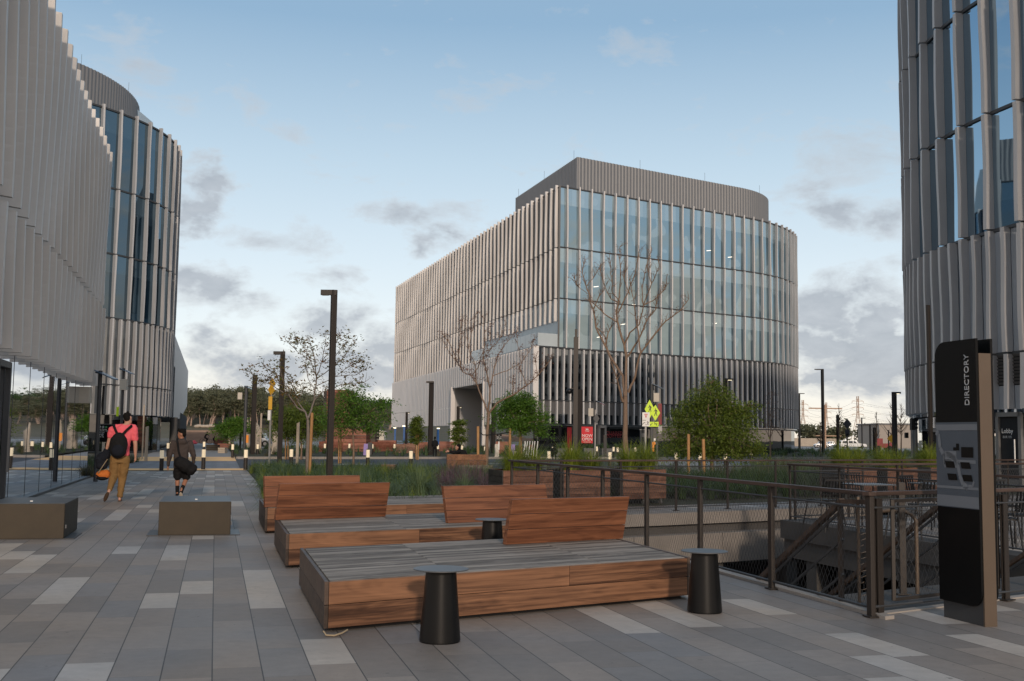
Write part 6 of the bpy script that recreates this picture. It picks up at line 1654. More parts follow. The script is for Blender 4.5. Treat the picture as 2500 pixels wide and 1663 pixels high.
# cream house
d = 300; root = empty('cream_house', at(930, d), 'tiny cream house between the green tree and the cladding', 'house'); a, b = at(920, d), at(937, d); zt = pd(928, 1052, d).z; m = MB(); m.box(((a.x + b.x) / 2, d + 2, zt / 2), (b.x - a.x, 4, zt)); m.build('wall', M['cream'], root)
m = MB(); pk_ = pd(921, 1047, d).z; m.add([(a.x - .2, d - .3, pk_), (b.x + .3, d - .3, zt - .2), (b.x + .3, d + 5, zt - .2), (a.x - .2, d + 5, pk_), (a.x - .2, d - .3, zt - .3)], [(0, 1, 2, 3), (0, 4, 1)]); m.build('roof', M['cream'], root)
m = MB()
for q in range(3): m.box((a.x + .5 + q * .6, d - .02, zt * .55), (.25, .04, .35)); 
m.build('window', M['void'], root)
# white tent and rocks by the green tree
for i, (px, top, w, d, lab) in enumerate(((602, 1018, .7, 105, 'pale tall rock or sculpture right of the solar beacon'), (625, 1034, 1.1, 95, 'pale weathered sculpture behind the marker posts'), (668, 1040, .55, 78, 'pale twisted stump sculpture beside the second lamp post'))):
    b = at(px, d); t = pd(px, top, d); m = MB(); r = random.Random(i)
    m.tube([b, b.lerp(t, .35) + Vector((r.uniform(-.1, .1), 0, 0)), b.lerp(t, .7) + Vector((r.uniform(-.15, .15), 0, 0)), t], [w * .5, w * .36, w * .45, w * .12], 9); m.build('sculpture', M['rock'], None, lab, cat='sculpture')

# beige warehouse wall and right background
d = 260; root = empty('warehouse', at(2185, d), 'plain beige warehouse wall behind the bare saplings', 'warehouse'); a, b = at(2147, d), at(2236, d); zt = pd(2190, 1037, d).z; m = MB(); m.box(((a.x + b.x) / 2, d + 8, zt / 2), (b.x - a.x, 16, zt)); m.build('wall', M['beige'], root); m = MB(); m.box(((a.x + b.x) / 2, d + 8, zt + .15), (b.x - a.x + .6, 16.6, .3)); m.build('roof', M['roof'], root)
m = MB(); m.box(pd(1975, 1080, 300), (16, 3, 2.2)); m.build('stone_pile', M['rock'], None, 'orange lit stone pile beyond the road right of the centre building', cat='stone pile')
tag(MB().poly([at(1850, 240, .012), at(2300, 240, .012), at(2300, 270, .012), at(1850, 270, .012)]).build('far_road', M['paleroad']), kind='structure')
tag(MB().poly([at(1500, 63, .008), at(2330, 63, .008), at(2330, 80, .008), at(1500, 90, .008)]).build('far_pavement', M['paleroad']), kind='structure')
# pylons
def pylon(px, top, ybase, d, label, lean=0):
    t = pd(px, top, d); b = at(px, d, 0); H = t.z; root = empty('power_pylon', (b.x, d, 0), label, 'pylon', 'lattice power pylons'); m = MB(); w0, w1 = H * .13, H * .018
    lv = [0, .12, .24, .36, .48, .6, .72, .84, 1]
    def wd(f): return w0 + (w1 - w0) * min(1, f / .62)
    for f0, f1 in zip(lv, lv[1:]):
        for sx in (-1, 1):
            for sy in (-1, 1): m.bar((b.x + sx * wd(f0), d + sy * wd(f0), f0 * H), (b.x + sx * wd(f1), d + sy * wd(f1), f1 * H), .22)
            m.bar((b.x + sx * wd(f0), d, f0 * H), (b.x - sx * wd(f1), d, f1 * H), .12)
        m.bar((b.x - wd(f1), d, f1 * H), (b.x + wd(f1), d, f1 * H), .12)
    for f in (.62, .76, .90): 
        m.bar((b.x - H * .12, d, f * H), (b.x + H * .12, d, f * H), .2); 
        for s in (-1, 1): m.bar((b.x + s * H * .12, d, f * H), (b.x, d, f * H + H * .04), .12); m.bar((b.x + s * H * .12, d, f * H), (b.x + s * H * .12, d, f * H - H * .04), .15)
    m.build('lattice', M['pylon'], root); return root, H
P1, h1 = pylon(2095.5, 968, 1080, 700, 'tallest lattice pylon above the white pickup'); P2, h2 = pylon(1961, 977, 1080, 760, 'lattice pylon just right of the centre building'); P3, h3 = pylon(2018, 983, 1080, 800, 'lattice pylon behind the tall thin street lamp')
root = empty('power_lines', (150, 700, 0), 'thin power lines strung between the lattice pylons', 'power lines'); m = MB()
for k in range(3):
    for s in (-1, 1):
        pts = []
        a = Vector((P2.location.x + s * h2 * .12, 760, h2 * (.58 + .14 * k))); b = Vector((P1.location.x + s * h1 * .12, 700, h1 * (.58 + .14 * k))); c = at(2420, 640, 0) + Vector((0, 0, h1 * (.55 + .14 * k)))
        for (p, q) in ((a, b), (b, c)):
            pts = [p.lerp(q, i / 10) + Vector((0, 0, -4.5 * (1 - (2 * i / 10 - 1) ** 2))) for i in range(11)]; m.tube(pts, .05, 3, False)
m.build('cable', M['dkgrey'], root)
b = at(2015, 230); t = pd(2015, 988, 230); root = empty('utility_pole', b, 'reddish wooden utility pole with cross arms behind the street lamp', 'utility pole'); m = MB(); m.tube([b, t], .2, 8); m.build('pole', M['pylon'], root); m = MB(); m.box(t + Vector((0, 0, -.8)), (7, .25, .25)); m.box(t + Vector((.5, 0, -6.5)), (5.5, .2, .2)); m.build('cross_arm', M['pylon'], root)
# excavated small colourful machines
root = empty('parked_machine', at(2155, 180), 'small red and blue machine parked before the beige wall', 'machine'); m = MB(); p = at(2155, 180); m.box(p + Vector((0, 0, .9)), (2.6, 1.4, .7)); m.box(p + Vector((-.6, 0, 1.6)), (.9, 1.2, .9)); m.bar(p + Vector((1, 0, 1)), p + Vector((2.4, 0, 2.6)), .25); m.build('body', M['darkred'], root)
m = MB(); 
for s in (-1, 1): m.tube([p + Vector((s * .9, -.8, .45)), p + Vector((s * .9, .8, .45))], .45, 12)
m.build('wheel', M['tyre'], root)
root = empty('warning_sign', at(2175, 110), 'small amber warning sign on the black lamp post', 'road sign'); diamond(root, pd(2176, 1071, 110), .42, M['amber']); m = MB(); post_(m, 2170, 1050, 110.1, .1); m.build('pole', M['black'], root)

# ------------------------------------------------------------------ vehicles
def vehicle(px0, px1, ytop, d, kind, mat, label, face=1):
    a, b = at(px0, d), at(px1, d); Ln = b.x - a.x; cx = (a.x + b.x) / 2; H = max(1.4, pd((px0 + px1) / 2, ytop, d).z)
    root = empty('pickup_truck' if kind == 'pickup' else 'parked_car', (cx, d, 0), label, 'pickup truck' if kind == 'pickup' else 'car', 'vehicles parked on the right')
    # side outline, x forward in -1..1, z in 0..1
    if kind == 'pickup': out = [(-1, .24), (-1, .56), (-.98, .6), (-.93, .62), (-.90, .93), (-.82, 1), (.12, 1), (.22, .97), (.38, .64), (.92, .56), (.99, .46), (1, .24)]; win = [[(-.84, .66), (-.82, .93), (-.42, .95), (-.42, .66)], [(-.36, .66), (-.36, .95), (-.05, .95), (-.05, .66)], [(.0, .66), (.0, .95), (.13, .94), (.28, .66)]]; wh = (-.62, .66)
    elif kind == 'suv': out = [(-1, .22), (-1, .6), (-.9, .93), (-.75, 1), (.1, 1), (.4, .66), (.85, .58), (1, .48), (1, .22)]; win = [[(-.82, .65), (-.76, .9), (-.4, .92), (-.4, .65)], [(-.35, .65), (-.35, .92), (.05, .92), (.3, .65)]]; wh = (-.62, .62)
    else: out = [(-1, .22), (-1, .55), (-.3, .58), (-.28, .62), (-.22, .95), (-.1, 1), (.25, 1), (.45, .66), (.9, .56), (1, .48), (1, .22)]; win = [[(-.2, .66), (-.16, .93), (.02, .94), (.02, .66)], [(.06, .66), (.06, .94), (.22, .94), (.38, .66)]]; wh = (-.6, .64)
    W = 1.9; n = len(out); m = MB()
    def V(x, z, y): 
        ins = .14 * max(0, (z - .6) / .4); return Vector((cx + face * x * Ln / 2, d + y * (W / 2 - ins), z * H))
    m.add([V(x, z, -1) for x, z in out] + [V(x, z, 1) for x, z in out], [tuple(range(n)), tuple(range(n, 2 * n))[::-1]] + [(i, (i + 1) % n, n + (i + 1) % n, n + i) for i in range(n)])
    m.build('body', M[mat], root, bevel=.04)
    for w_ in win:
        m = MB(); m.poly([V(x, z, -1.02) + Vector((0, -.02, 0)) for x, z in w_]); m.poly([V(x, z, 1.02) + Vector((0, .02, 0)) for x, z in w_]); m.build('side_window', M['carglass'], root)
    xr = -.93 if kind == 'pickup' else -.97
    m = MB(); m.box((cx + face * xr * Ln / 2 * 1.02, d, H * .78), (.06, W * .7, H * .2)); m.build('rear_window', M['carglass'], root)
    for x in wh:
        for y in (-1, 1):
            w = cx + face * x * Ln / 2; m = MB(); m.tube([(w, d + y * W * .36, .36), (w, d + y * W * .51, .36)], .37, 18); t = m.build('tyre', M['tyre'], root)
            m = MB(); m.tube([(w, d + y * W * .5, .36), (w, d + y * W * .518, .36)], .2, 14); m.build('rim', M['grey_metal'], t)
    m = MB(); m.box((cx + face * Ln / 2 * .985, d - W * .38, H * .45), (.1, .3, .16)); m.build('headlight', M['lamp_on'] if kind == 'pickup' else M['white'], root)
    m = MB(); m.box((cx - face * Ln / 2 * .99, d - W * .4, H * .48), (.08, .2, .3)); m.build('tail_light', M['darkred'], root)
    m = MB()
    for s in (-1, 1): m.box((cx + s * Ln / 2, d, .5), (.12, W * .95, .2))
    m.build('bumper', M['cargrey'], root); return root
vehicle(2049, 2113, 1076, 247, 'pickup', 'carwhite', 'white crew cab pickup under the diamond sign'); vehicle(1989, 2018, 1079, 243, 'suv', 'carwhite', 'white car with dark windows left of the pickup, partly behind the street lamp', face=-1)
vehicle(2012, 2048, 1083, 252, 'truck', 'cargrey', 'silver pickup just left of the white pickup', face=-1)
vehicle(2155, 2168, 1079, 300, 'suv', 'cargrey', 'tiny car before the beige wall')
d = 88; a = at(640, d); vehicle(634, 655, 1058, 130, 'suv', 'cargrey', 'dark car roof seen behind the pale marker posts', face=1)
# ------------------------------------------------------------------ people
FOLD = bpy.data.textures.new('cloth_folds', 'CLOUDS'); FOLD.noise_scale = .10; FOLD.noise_depth = 2
def remeshed(name, mb, mat, parent, voxel=.014, smooth=6, label=None):
    """fuse overlapping rounded forms into one continuous surface"""
    o = mb.build(name, mat, parent, local=True, label=label)
    r = o.modifiers.new('fuse', 'REMESH'); r.mode = 'VOXEL'; r.voxel_size = voxel; r.use_smooth_shade = True
    s = o.modifiers.new('relax', 'SMOOTH'); s.factor = .5; s.iterations = smooth
    if name in ('shirt', 'trousers', 'hoodie', 'shorts', 'jacket', 'cloth', 'pouch', 'pack'):
        d_ = o.modifiers.new('folds', 'DISPLACE'); d_.texture = FOLD; d_.strength = .035; d_.mid_level = .5; d_.texture_coords = 'LOCAL'
    return o
def cap(m, a, b, r0, r1, n=12):          # tapered limb with round ends
    a, b = Vector(a), Vector(b); m.tube([a, b], [r0, r1], n); m.ball(a, r0, n, 8); m.ball(b, r1, n, 8)
def chain(m, pts, rad, n=12):
    for (a, b, r0, r1) in zip(pts, pts[1:], rad, rad[1:]): cap(m, a, b, r0, r1, n)
def torso(m, secs, n=20):               # secs: (centre, half width, half depth)
    vs = []; k = len(secs)
    for c, hw, hd in secs:
        for j in range(n):
            a = 2 * pi * j / n; ca, sa = cos(a), sin(a); e = .8
            vs.append(Vector(c) + Vector((hw * abs(ca) ** e * (1 if ca > 0 else -1), hd * abs(sa) ** e * (1 if sa > 0 else -1), 0)))
    fs = [(i * n + j, i * n + (j + 1) % n, (i + 1) * n + (j + 1) % n, (i + 1) * n + j) for i in range(k - 1) for j in range(n)] + [tuple(range(n))[::-1], tuple(range((k - 1) * n, k * n))]
    m.add(vs, fs, True)
def head(m, c, rot, s=1.0):
    Mx = rot
    def P(x, y, z): return Vector(c) + Mx @ Vector((x, y, z)) * s
    m.ball(P(0, 0, .02), Vector((.074, .092, .105)) * s, 16, 12, Mx); m.ball(P(0, .03, -.055), Vector((.058, .062, .062)) * s, 14, 10, Mx)
    m.ball(P(0, .098, -.018), Vector((.012, .018, .022)) * s, 8, 6, Mx); m.ball(P(0, .088, .008), Vector((.009, .012, .03)) * s, 8, 6, Mx)          # nose
    m.ball(P(0, .086, -.052), Vector((.022, .009, .006)) * s, 8, 6, Mx); m.ball(P(0, .084, -.064), Vector((.018, .009, .006)) * s, 8, 6, Mx); m.ball(P(0, .08, -.09), Vector((.02, .014, .014)) * s, 8, 6, Mx)
    for q in (-1, 1):
        m.ball(P(q * .03, .083, .012), Vector((.014, .008, .008)) * s, 8, 6, Mx); m.ball(P(q * .076, -.004, -.008), Vector((.010, .018, .03)) * s, 8, 8, Mx)
        m.ball(P(q * .035, .075, -.025), Vector((.02, .015, .018)) * s, 8, 6, Mx)
def hand(m, w, d, side, palmn, s=1.0, curl=.5):
    """w wrist, d direction of fingers, side = direction towards the thumb, palmn = palm normal"""
    w, d, side, pn = Vector(w), Vector(d).normalized(), Vector(side).normalized(), Vector(palmn).normalized()
    kn = w + d * .085 * s
    m.tube([w, w.lerp(kn, .5), kn], [.02 * s, .027 * s, .028 * s], 10)
    for i, (o, ln) in enumerate(((.03, .075), (.011, .085), (-.009, .079), (-.028, .06))):
        b = kn + side * o * s - d * .008; d1 = (d + pn * curl * .35).normalized(); d2 = (d + pn * curl * 1.1).normalized(); d3 = (d + pn * curl * 2.0).normalized()
        p1 = b + d1 * ln * .42 * s; p2 = p1 + d2 * ln * .32 * s; p3 = p2 + d3 * ln * .26 * s
        chain(m, [b, p1, p2, p3], [.0085 * s, .008 * s, .0075 * s, .0065 * s], 6)
    t = w + d * .025 * s + side * .022 * s; t1 = t + (side * .8 + d * .8 + pn * .3).normalized() * .035 * s; t2 = t1 + (side * .25 + d + pn * .4).normalized() * .03 * s
    chain(m, [t, t1, t2], [.012 * s, .0095 * s, .008 * s], 6)

# --- walker with the pink shirt: local x right, y ahead, z up
base = at(290, 24.1); P1_ = empty('person', (base.x, base.y, 0), 'person in a coral pink shirt and khaki trousers walking away with a black backpack', 'person', rz=R(15))
def q1(px, py, y=0.0): return Vector(((px - 575) / 670, y, (1462 - py) / 670))
neck = q1(632, 335, .0); shL = q1(440, 415, -.01); shR = q1(745, 420, -.01); hip = q1(565, 815, 0)
elL, wrL = q1(402, 600, .02), q1(372, 715, .04); elR, wrR = q1(772, 640, 0), q1(775, 815, .07)
hL, kL, aL = q1(500, 850), q1(487, 1090, .05), q1(455, 1300, -.30); hR, kR, aR = q1(632, 850), q1(612, 1110, .07), q1(584, 1400, .02)
Hc = q1(650, 258, .03); rotH = Matrix.Rotation(R(-28), 3, 'X') @ Matrix.Rotation(R(-14), 3, 'Y') @ Matrix.Rotation(R(-22), 3, 'Z')
m = MB(); head(m, Hc, rotH, 1.08); cap(m, neck + Vector((0, 0, -.06)), Hc + Vector((0, -.01, -.05)), .062, .056)
torso(m, [(hip, .15, .11), (hip + Vector((0, 0, .2)), .15, .11), (hip + Vector((.02, 0, .42)), .185, .12), ((shL + shR) / 2 + Vector((0, 0, -.02)), .17, .10), (neck, .07, .06)])
for sh, el, wr, sd in ((shL, elL, wrL, 1), (shR, elR, wrR, -1)):
    chain(m, [sh, sh.lerp(el, .5), el, el.lerp(wr, .4), wr], [.062, .056, .044, .043, .028])
    hand(m, wr, (wr - el).normalized() + Vector((0, .1, -.1)), Vector((0, 1, 0)), Vector((sd, 0, 0)), 1.0, .8)
for h_, k_, a_ in ((hL, kL, aL), (hR, kR, aR)): chain(m, [h_, h_.lerp(k_, .5), k_, k_.lerp(a_, .35), a_], [.09, .08, .058, .055, .036])
cap(m, aR + Vector((0, -.02, -.05)), aR + Vector((.02, .17, -.075)), .034, .028); 
ft = Vector((-.25, .1, -1)).normalized(); cap(m, aL, aL + Vector((-.02, -.02, -.03)), .034, .03); cap(m, aL + Vector((-.01, -.03, -.02)), aL + Vector((-.06, .08, -.17)), .034, .028)
remeshed('body', m, M['skin'], P1_)
m = MB(); m.ball(Hc + rotH @ Vector((0, -.022, .055)), (.086, .092, .086), 16, 12, rotH); m.ball(Hc + rotH @ Vector((0, -.052, -.01)), (.072, .056, .075), 14, 10, rotH)
for i in range(26):
    r_ = random.Random(i); v = Vector((r_.uniform(-.06, .06), r_.uniform(-.08, .06), .095 + r_.uniform(-.01, .03))); m.ball(Hc + rotH @ v, .022, 8, 6)
remeshed('hair', m, M['hair'], P1_, .011, 2)
m = MB(); torso(m, [(q1(580, 800), .175, .125), (q1(580, 700), .168, .122), (q1(585, 580), .185, .128), (q1(598, 470), .215, .132), (q1(600, 395), .20, .118), (q1(628, 345), .085, .075)])
chain(m, [shL + Vector((.0, 0, -.02)), shL.lerp(elL, .52)], [.085, .073]); chain(m, [shR, shR.lerp(elR, .58)], [.085, .073]); cap(m, q1(500, 385), q1(740, 385), .07, .07)
remeshed('shirt', m, M['pink'], P1_)
m = MB(); torso(m, [(q1(565, 905), .185, .135), (q1(565, 850), .178, .13), (q1(567, 775), .165, .12)])
chain(m, [hL, hL.lerp(kL, .5), kL, kL.lerp(aL, .45), kL.lerp(aL, .88)], [.118, .108, .088, .075, .058]); chain(m, [hR, hR.lerp(kR, .5), kR, kR.lerp(aR, .5), kR.lerp(aR, .93)], [.118, .108, .088, .078, .062])
remeshed('trousers', m, M['khaki'], P1_)
def shoe(par, a, dirv, up, mt, s=1.0):
    dirv = Vector(dirv).normalized(); up = Vector(up).normalized(); side = dirv.cross(up); Mx = Matrix((side, dirv, up)).transposed()
    m = MB(); m.ball(a + dirv * .07 * s - up * .012, Vector((.047, .142, .016)) * s, 14, 8, Mx); m.ball(a + dirv * .10 * s + up * .02, Vector((.042, .07, .03)) * s, 12, 8, Mx); return remeshed('shoe', m, mt, par, .009, 2)
shoe(P1_, aR + Vector((0, -.02, -.08)), (.05, 1, 0), (0, 0, 1), M['brownshoe']); shoe(P1_, aL + Vector((-.03, -.06, -.06)), (-.35, .55, -.9), (.1, .8, .5), M['brownshoe'])
bag = empty('backpack', P1_.location, 'black rounded backpack on the back of the pink shirted walker', 'backpack', rz=R(15))
m = MB(); m.ball(q1(548, 650, -.20), (.19, .10, .285), 20, 14); m.ball(q1(548, 730, -.21), (.175, .10, .15), 18, 12); m.ball(q1(552, 560, -.18), (.13, .08, .15), 16, 10); remeshed('pack', m, M['blackfab'], bag, .014, 5)
m = MB(); m.ball(q1(545, 720, -.285), (.13, .045, .13), 16, 10); remeshed('front_pocket', m, M['navy'], bag, .010, 3)
m = MB(); m.tube([q1(520, 500, -.14), q1(550, 470, -.15), q1(580, 500, -.14)], .009, 5); m.build('carry_loop', M['blackfab'], bag, local=True)
for a, b, c in ((q1(468, 372, -.10), q1(500, 440, -.155), q1(535, 500, -.17)), (q1(705, 372, -.10), q1(655, 420, -.155), q1(605, 480, -.17))):
    m = MB(); m.tube([a + Vector((0, .08, .02)), a, b, c], .028, 8); m.build('strap', M['blackfab'], bag, local=True)
jk = empty('jacket', P1_.location, 'dark navy jacket bundle hanging from the left hand of the pink shirted walker', 'jacket', rz=R(15)); m = MB()
for c, r_ in ((q1(365, 745, .05), (.07, .07, .07)), (q1(330, 830, .04), (.13, .10, .12)), (q1(290, 880, .02), (.10, .08, .09)), (q1(300, 950, .02), (.11, .09, .08)), (q1(350, 920, .03), (.09, .08, .12)), (q1(262, 850, 0), (.06, .06, .04)), (q1(385, 790, .03), (.07, .07, .10))): m.ball(c, r_, 14, 10)
remeshed('cloth', m, M['navy'], jk, .013, 3)
ob = empty('duffel_bag', P1_.location, 'small orange and black bag dangling below the navy jacket', 'bag', rz=R(15)); m = MB(); m.ball(q1(335, 1080, -.02), (.145, .10, .10), 18, 12); m.ball(q1(385, 1070, -.02), (.09, .09, .10), 14, 10); remeshed('pouch', m, M['orangebag'], ob)
m = MB(); m.ball(q1(335, 1125, -.02), (.13, .108, .05), 16, 10); m.tube([q1(250, 1080, -.05), q1(300, 1120, -.12), q1(370, 1130, -.12)], .02, 6); remeshed('base_panel', m, M['blackfab'], ob, .012, 3)
m = MB(); m.bar(q1(280, 1050, -.12), q1(395, 850, -.03), .028, .008); m.build('strap', M['strap'], ob, local=True)

# --- boy in hoodie
base = at(437, 25.6); P2_ = empty('person', (base.x, base.y, 0), 'young person in a charcoal hoodie and black shorts walking away, looking left', 'person', rz=R(15))
def q2(px, py, y=0.0): return Vector(((px - 1450) / 631, y, (1405 - py) / 631))
neck = q2(1462, 565); shL, shR = q2(1345, 610), q2(1580, 610); Hc = q2(1455, 478, .01); rotH = Matrix.Rotation(R(68), 3, 'Z')
elL, wrL = q2(1300, 770, -.02), q2(1277, 945, .03); elR, wrR = q2(1625, 765, -.03), q2(1640, 900, .05)
hL, kL, aL = q2(1418, 985), q2(1417, 1125, .04), q2(1422, 1300, .04); hR, kR, aR = q2(1530, 985), q2(1540, 1130, .06), q2(1478, 1300, -.16)
m = MB(); head(m, Hc, rotH, .98); cap(m, neck + Vector((0, 0, -.04)), Hc + Vector((0, 0, -.06)), .052, .048)
torso(m, [(q2(1460, 985), .135, .10), (q2(1460, 850), .13, .10), (q2(1462, 700), .16, .105), (q2(1462, 615), .15, .09), (neck, .06, .05)])
for sh, el, wr, sd in ((shL, elL, wrL, 1), (shR, elR, wrR, -1)):
    chain(m, [sh, el, wr], [.05, .038, .025]); hand(m, wr, Vector((0, .1, -1)), Vector((0, 1, 0)), Vector((sd, 0, 0)), .9, .5)
for h_, k_, a_ in ((hL, kL, aL), (hR, kR, aR)): chain(m, [h_, h_.lerp(k_, .5), k_, k_.lerp(a_, .35), a_], [.078, .07, .052, .053, .034])
cap(m, aL + Vector((0, -.02, -.05)), aL + Vector((0, .15, -.07)), .03, .026); cap(m, aR, aR + Vector((0, .1, -.08)), .03, .026)
remeshed('body', m, M['skin_b'], P2_)
m = MB(); m.ball(Hc + rotH @ Vector((0, -.015, .058)), (.080, .090, .076), 16, 12, rotH); m.ball(Hc + rotH @ Vector((0, -.055, .0)), (.066, .05, .065), 14, 10, rotH); m.ball(Hc + rotH @ Vector((0, .062, .09)), (.05, .04, .026), 12, 8, rotH)
for i in range(22):
    r_ = random.Random(i + 50); v = Vector((r_.uniform(-.055, .055), r_.uniform(-.07, .09), .1 + r_.uniform(-.01, .02))); m.ball(Hc + rotH @ v, .020, 8, 6)
remeshed('hair', m, M['hair'], P2_, .010, 2)
m = MB(); torso(m, [(q2(1455, 975), .165, .125), (q2(1455, 860), .155, .12), (q2(1460, 740), .17, .12), (q2(1462, 640), .185, .12), (q2(1462, 590), .13, .10)])
chain(m, [shL, elL, elL.lerp(wrL, .9)], [.075, .06, .042]); chain(m, [shR, elR, elR.lerp(wrR, .9)], [.075, .06, .042]); m.ball(q2(1470, 585, -.09), (.12, .06, .07), 14, 10); m.ball(q2(1462, 560, -.04), (.085, .065, .04), 12, 8)
remeshed('hoodie', m, M['hoodie'], P2_)
m = MB(); torso(m, [(q2(1465, 1010), .17, .12), (q2(1462, 950), .155, .115)]); chain(m, [hL, hL.lerp(kL, .75)], [.10, .098]); chain(m, [hR, hR.lerp(kR, .75)], [.10, .098]); remeshed('shorts', m, M['blackfab'], P2_)
for k_, a_ in ((kL, aL), (kR, aR)): m = MB(); cap(m, k_.lerp(a_, .62), a_ + Vector((0, 0, -.03)), .048, .042); remeshed('sock', m, M['blackfab'], P2_, .010, 2)
shoe(P2_, aL + Vector((0, -.03, -.09)), (0, 1, .0), (0, 0, 1), M['blackfab'], .95); s_ = shoe(P2_, aR + Vector((0, -.05, -.06)), (.12, .6, -.75), (0, .75, .6), M['sole'], .95)
df = empty('duffel_bag', P2_.location, 'large black duffel bag slung across the back of the hooded person', 'bag', rz=R(15)); Mx = Matrix.Rotation(R(28), 3, 'Y'); m = MB()
m.ball(q2(1520, 925, -.24), (.235, .125, .15), 20, 14, Mx); m.ball(q2(1440, 880, -.22), (.12, .12, .14), 16, 12, Mx); m.ball(q2(1615, 985, -.22), (.12, .12, .14), 16, 12, Mx); remeshed('pouch', m, M['blackfab'], df, .014, 4)
m = MB(); m.tube([q2(1395, 545, -.04), q2(1402, 600, -.14), q2(1420, 720, -.19), q2(1445, 800, -.22)], .022, 8); m.build('strap', M['blackfab'], df, local=True)
m = MB(); m.bar(q2(1565, 745, -.13), q2(1580, 815, -.2), .012, .01); m.build('buckle', M['white'], df, local=True)

# --- reclining person on the bench beyond the bed
d = 42.1; b = at(1110, d, .8); P3_ = empty('person', (b.x, b.y, 0), 'dark haired person in black reclining with one arm along the timber bench back', 'person')
def q3(px, py, y=0.0): v = pd(px, py, d + y); return Vector((v.x - b.x, v.y - b.y, v.z))
rot3 = Matrix.Rotation(R(80), 3, 'Z') @ Matrix.Rotation(R(12), 3, 'X')
m = MB(); hc = q3(1118, 1092, .25); head(m, hc, rot3, 1.0); sh3 = q3(1124, 1102, .3); el3 = q3(1108, 1105, .05); wr3 = q3(1097, 1102, .0)
torso(m, [(q3(1128, 1118, .5) + Vector((0, 0, -.15)), .17, .13), (sh3 + Vector((.05, .1, -.1)), .2, .14), (sh3 + Vector((0, .05, .03)), .09, .08)]); chain(m, [sh3, el3, wr3], [.06, .045, .03]); hand(m, wr3, Vector((-1, 0, -.15)), Vector((0, 0, 1)), Vector((0, 1, 0)), 1.1, .6)
chain(m, [q3(1128, 1118, .5) + Vector((0, .0, -.22)), q3(1128, 1118, 1.0) + Vector((0, 0, -.1)), q3(1128, 1118, 1.3) + Vector((0, 0, -.5))], [.09, .07, .05]); remeshed('body', m, M['skin'], P3_)
m = MB(); m.ball(hc + rot3 @ Vector((0, -.02, .055)), (.085, .095, .078), 14, 10, rot3); m.ball(hc + rot3 @ Vector((0, -.06, -.02)), (.07, .05, .08), 14, 10, rot3); remeshed('hair', m, M['hair'], P3_, .012, 2)
m = MB(); torso(m, [(q3(1128, 1118, .5) + Vector((0, 0, -.2)), .2, .16), (sh3 + Vector((.05, .1, -.1)), .23, .17), (sh3 + Vector((.05, .05, .05)), .13, .11)]); chain(m, [sh3, el3, el3.lerp(wr3, .85)], [.085, .065, .05]); remeshed('jacket', m, M['blackfab'], P3_)

# --- small distant figures
def stand(px, d, h, label, mt='blackfab', crouch=False, hd='hair'):
    b = at(px, d); root = empty('person', b, label, 'person'); s = h / 1.75; m = MB(); f = .62 if crouch else 1
    torso(m, [((0, 0, .9 * s * f), .15 * s, .11 * s), ((0, 0, 1.2 * s * f), .18 * s, .12 * s), ((0, 0, 1.42 * s * f + (.1 if crouch else 0)), .17 * s, .1 * s), ((0, 0, 1.5 * s * f + .1 * crouch), .06 * s, .06 * s)]); head(m, Vector((0, .02, 1.64 * s * f + .12 * crouch)), Matrix.Rotation(R(40), 3, 'Z'), s)
    for q in (-1, 1):
        kz = .48 * s; ky = .28 if crouch else .02; chain(m, [(q * .09 * s, 0, .9 * s * f), (q * .11 * s, ky, kz), (q * .1 * s, 0, .05)], [.09 * s, .065 * s, .04 * s]); cap(m, (q * .1 * s, 0, .04), (q * .1 * s, .18 * s, .035), .035, .03)
        chain(m, [(q * .2 * s, 0, 1.38 * s * f + .08 * crouch), (q * .24 * s, 0, 1.1 * s * f), (q * .2 * s, .14, .95 * s * f)], [.055 * s, .045 * s, .03 * s])
    remeshed('body', m, M[mt], root, .02, 4); m = MB(); m.ball((0, .0, 1.69 * s * f + .12 * crouch), (.09 * s, .1 * s, .09 * s), 12, 8); m.build('hair', M['hair'], root, local=True); return root
stand(1061, 74, 1.45, 'person in black standing below the portal edge behind the capped lamp post')
stand(1353, 70, 1.5, 'person in dark clothes sitting crouched left of the camera mast', crouch=True)
stand(523, 150, 1.55, 'tiny dark figure left of the reddish seat walls', crouch=True)
# cyclist
d = 155; b = at(502, d); cyc = empty('person', b, 'distant dark cyclist with one hand raised riding on the pale court', 'person'); m = MB(); torso(m, [((-.15, 0, .95), .12, .14), ((0, 0, 1.25), .12, .17), ((.08, 0, 1.45), .1, .15)]); head(m, Vector((.14, 0, 1.65)), Matrix.Rotation(R(-90), 3, 'Z')); chain(m, [(-.12, .08, .9), (.25, .1, .7), (.05, .1, .3)], [.09, .07, .045]); chain(m, [(-.12, -.08, .9), (.2, -.1, .6), (-.05, -.1, .15)], [.09, .07, .045]); chain(m, [(.06, -.15, 1.4), (.35, -.15, 1.35), (.6, -.15, 1.55)], [.05, .04, .03]); chain(m, [(.06, .15, 1.4), (.3, .15, 1.2), (.55, .12, 1.05)], [.05, .04, .03]); remeshed('body', m, M['blackfab'], cyc, .025, 3)
bk = empty('bicycle', b, 'thin dark bicycle ridden by the distant cyclist', 'bicycle')
for x in (-.55, .55):
    m = MB(); m.tube([(x + .34 * cos(R(a)), 0, .36 + .34 * sin(R(a))) for a in range(0, 361, 20)], .022, 5, False); m.build('wheel', M['tyre'], bk, local=True)
m = MB(); 
for a, c in (((-.55, 0, .36), (-.1, 0, .32)), ((-.1, 0, .32), (-.2, 0, .85)), ((-.2, 0, .85), (.38, 0, .85)), ((-.1, 0, .32), (.38, 0, .85)), ((.38, 0, .95), (.55, 0, .36)), ((-.55, 0, .36), (-.2, 0, .82))): m.tube([a, c], .02, 5)
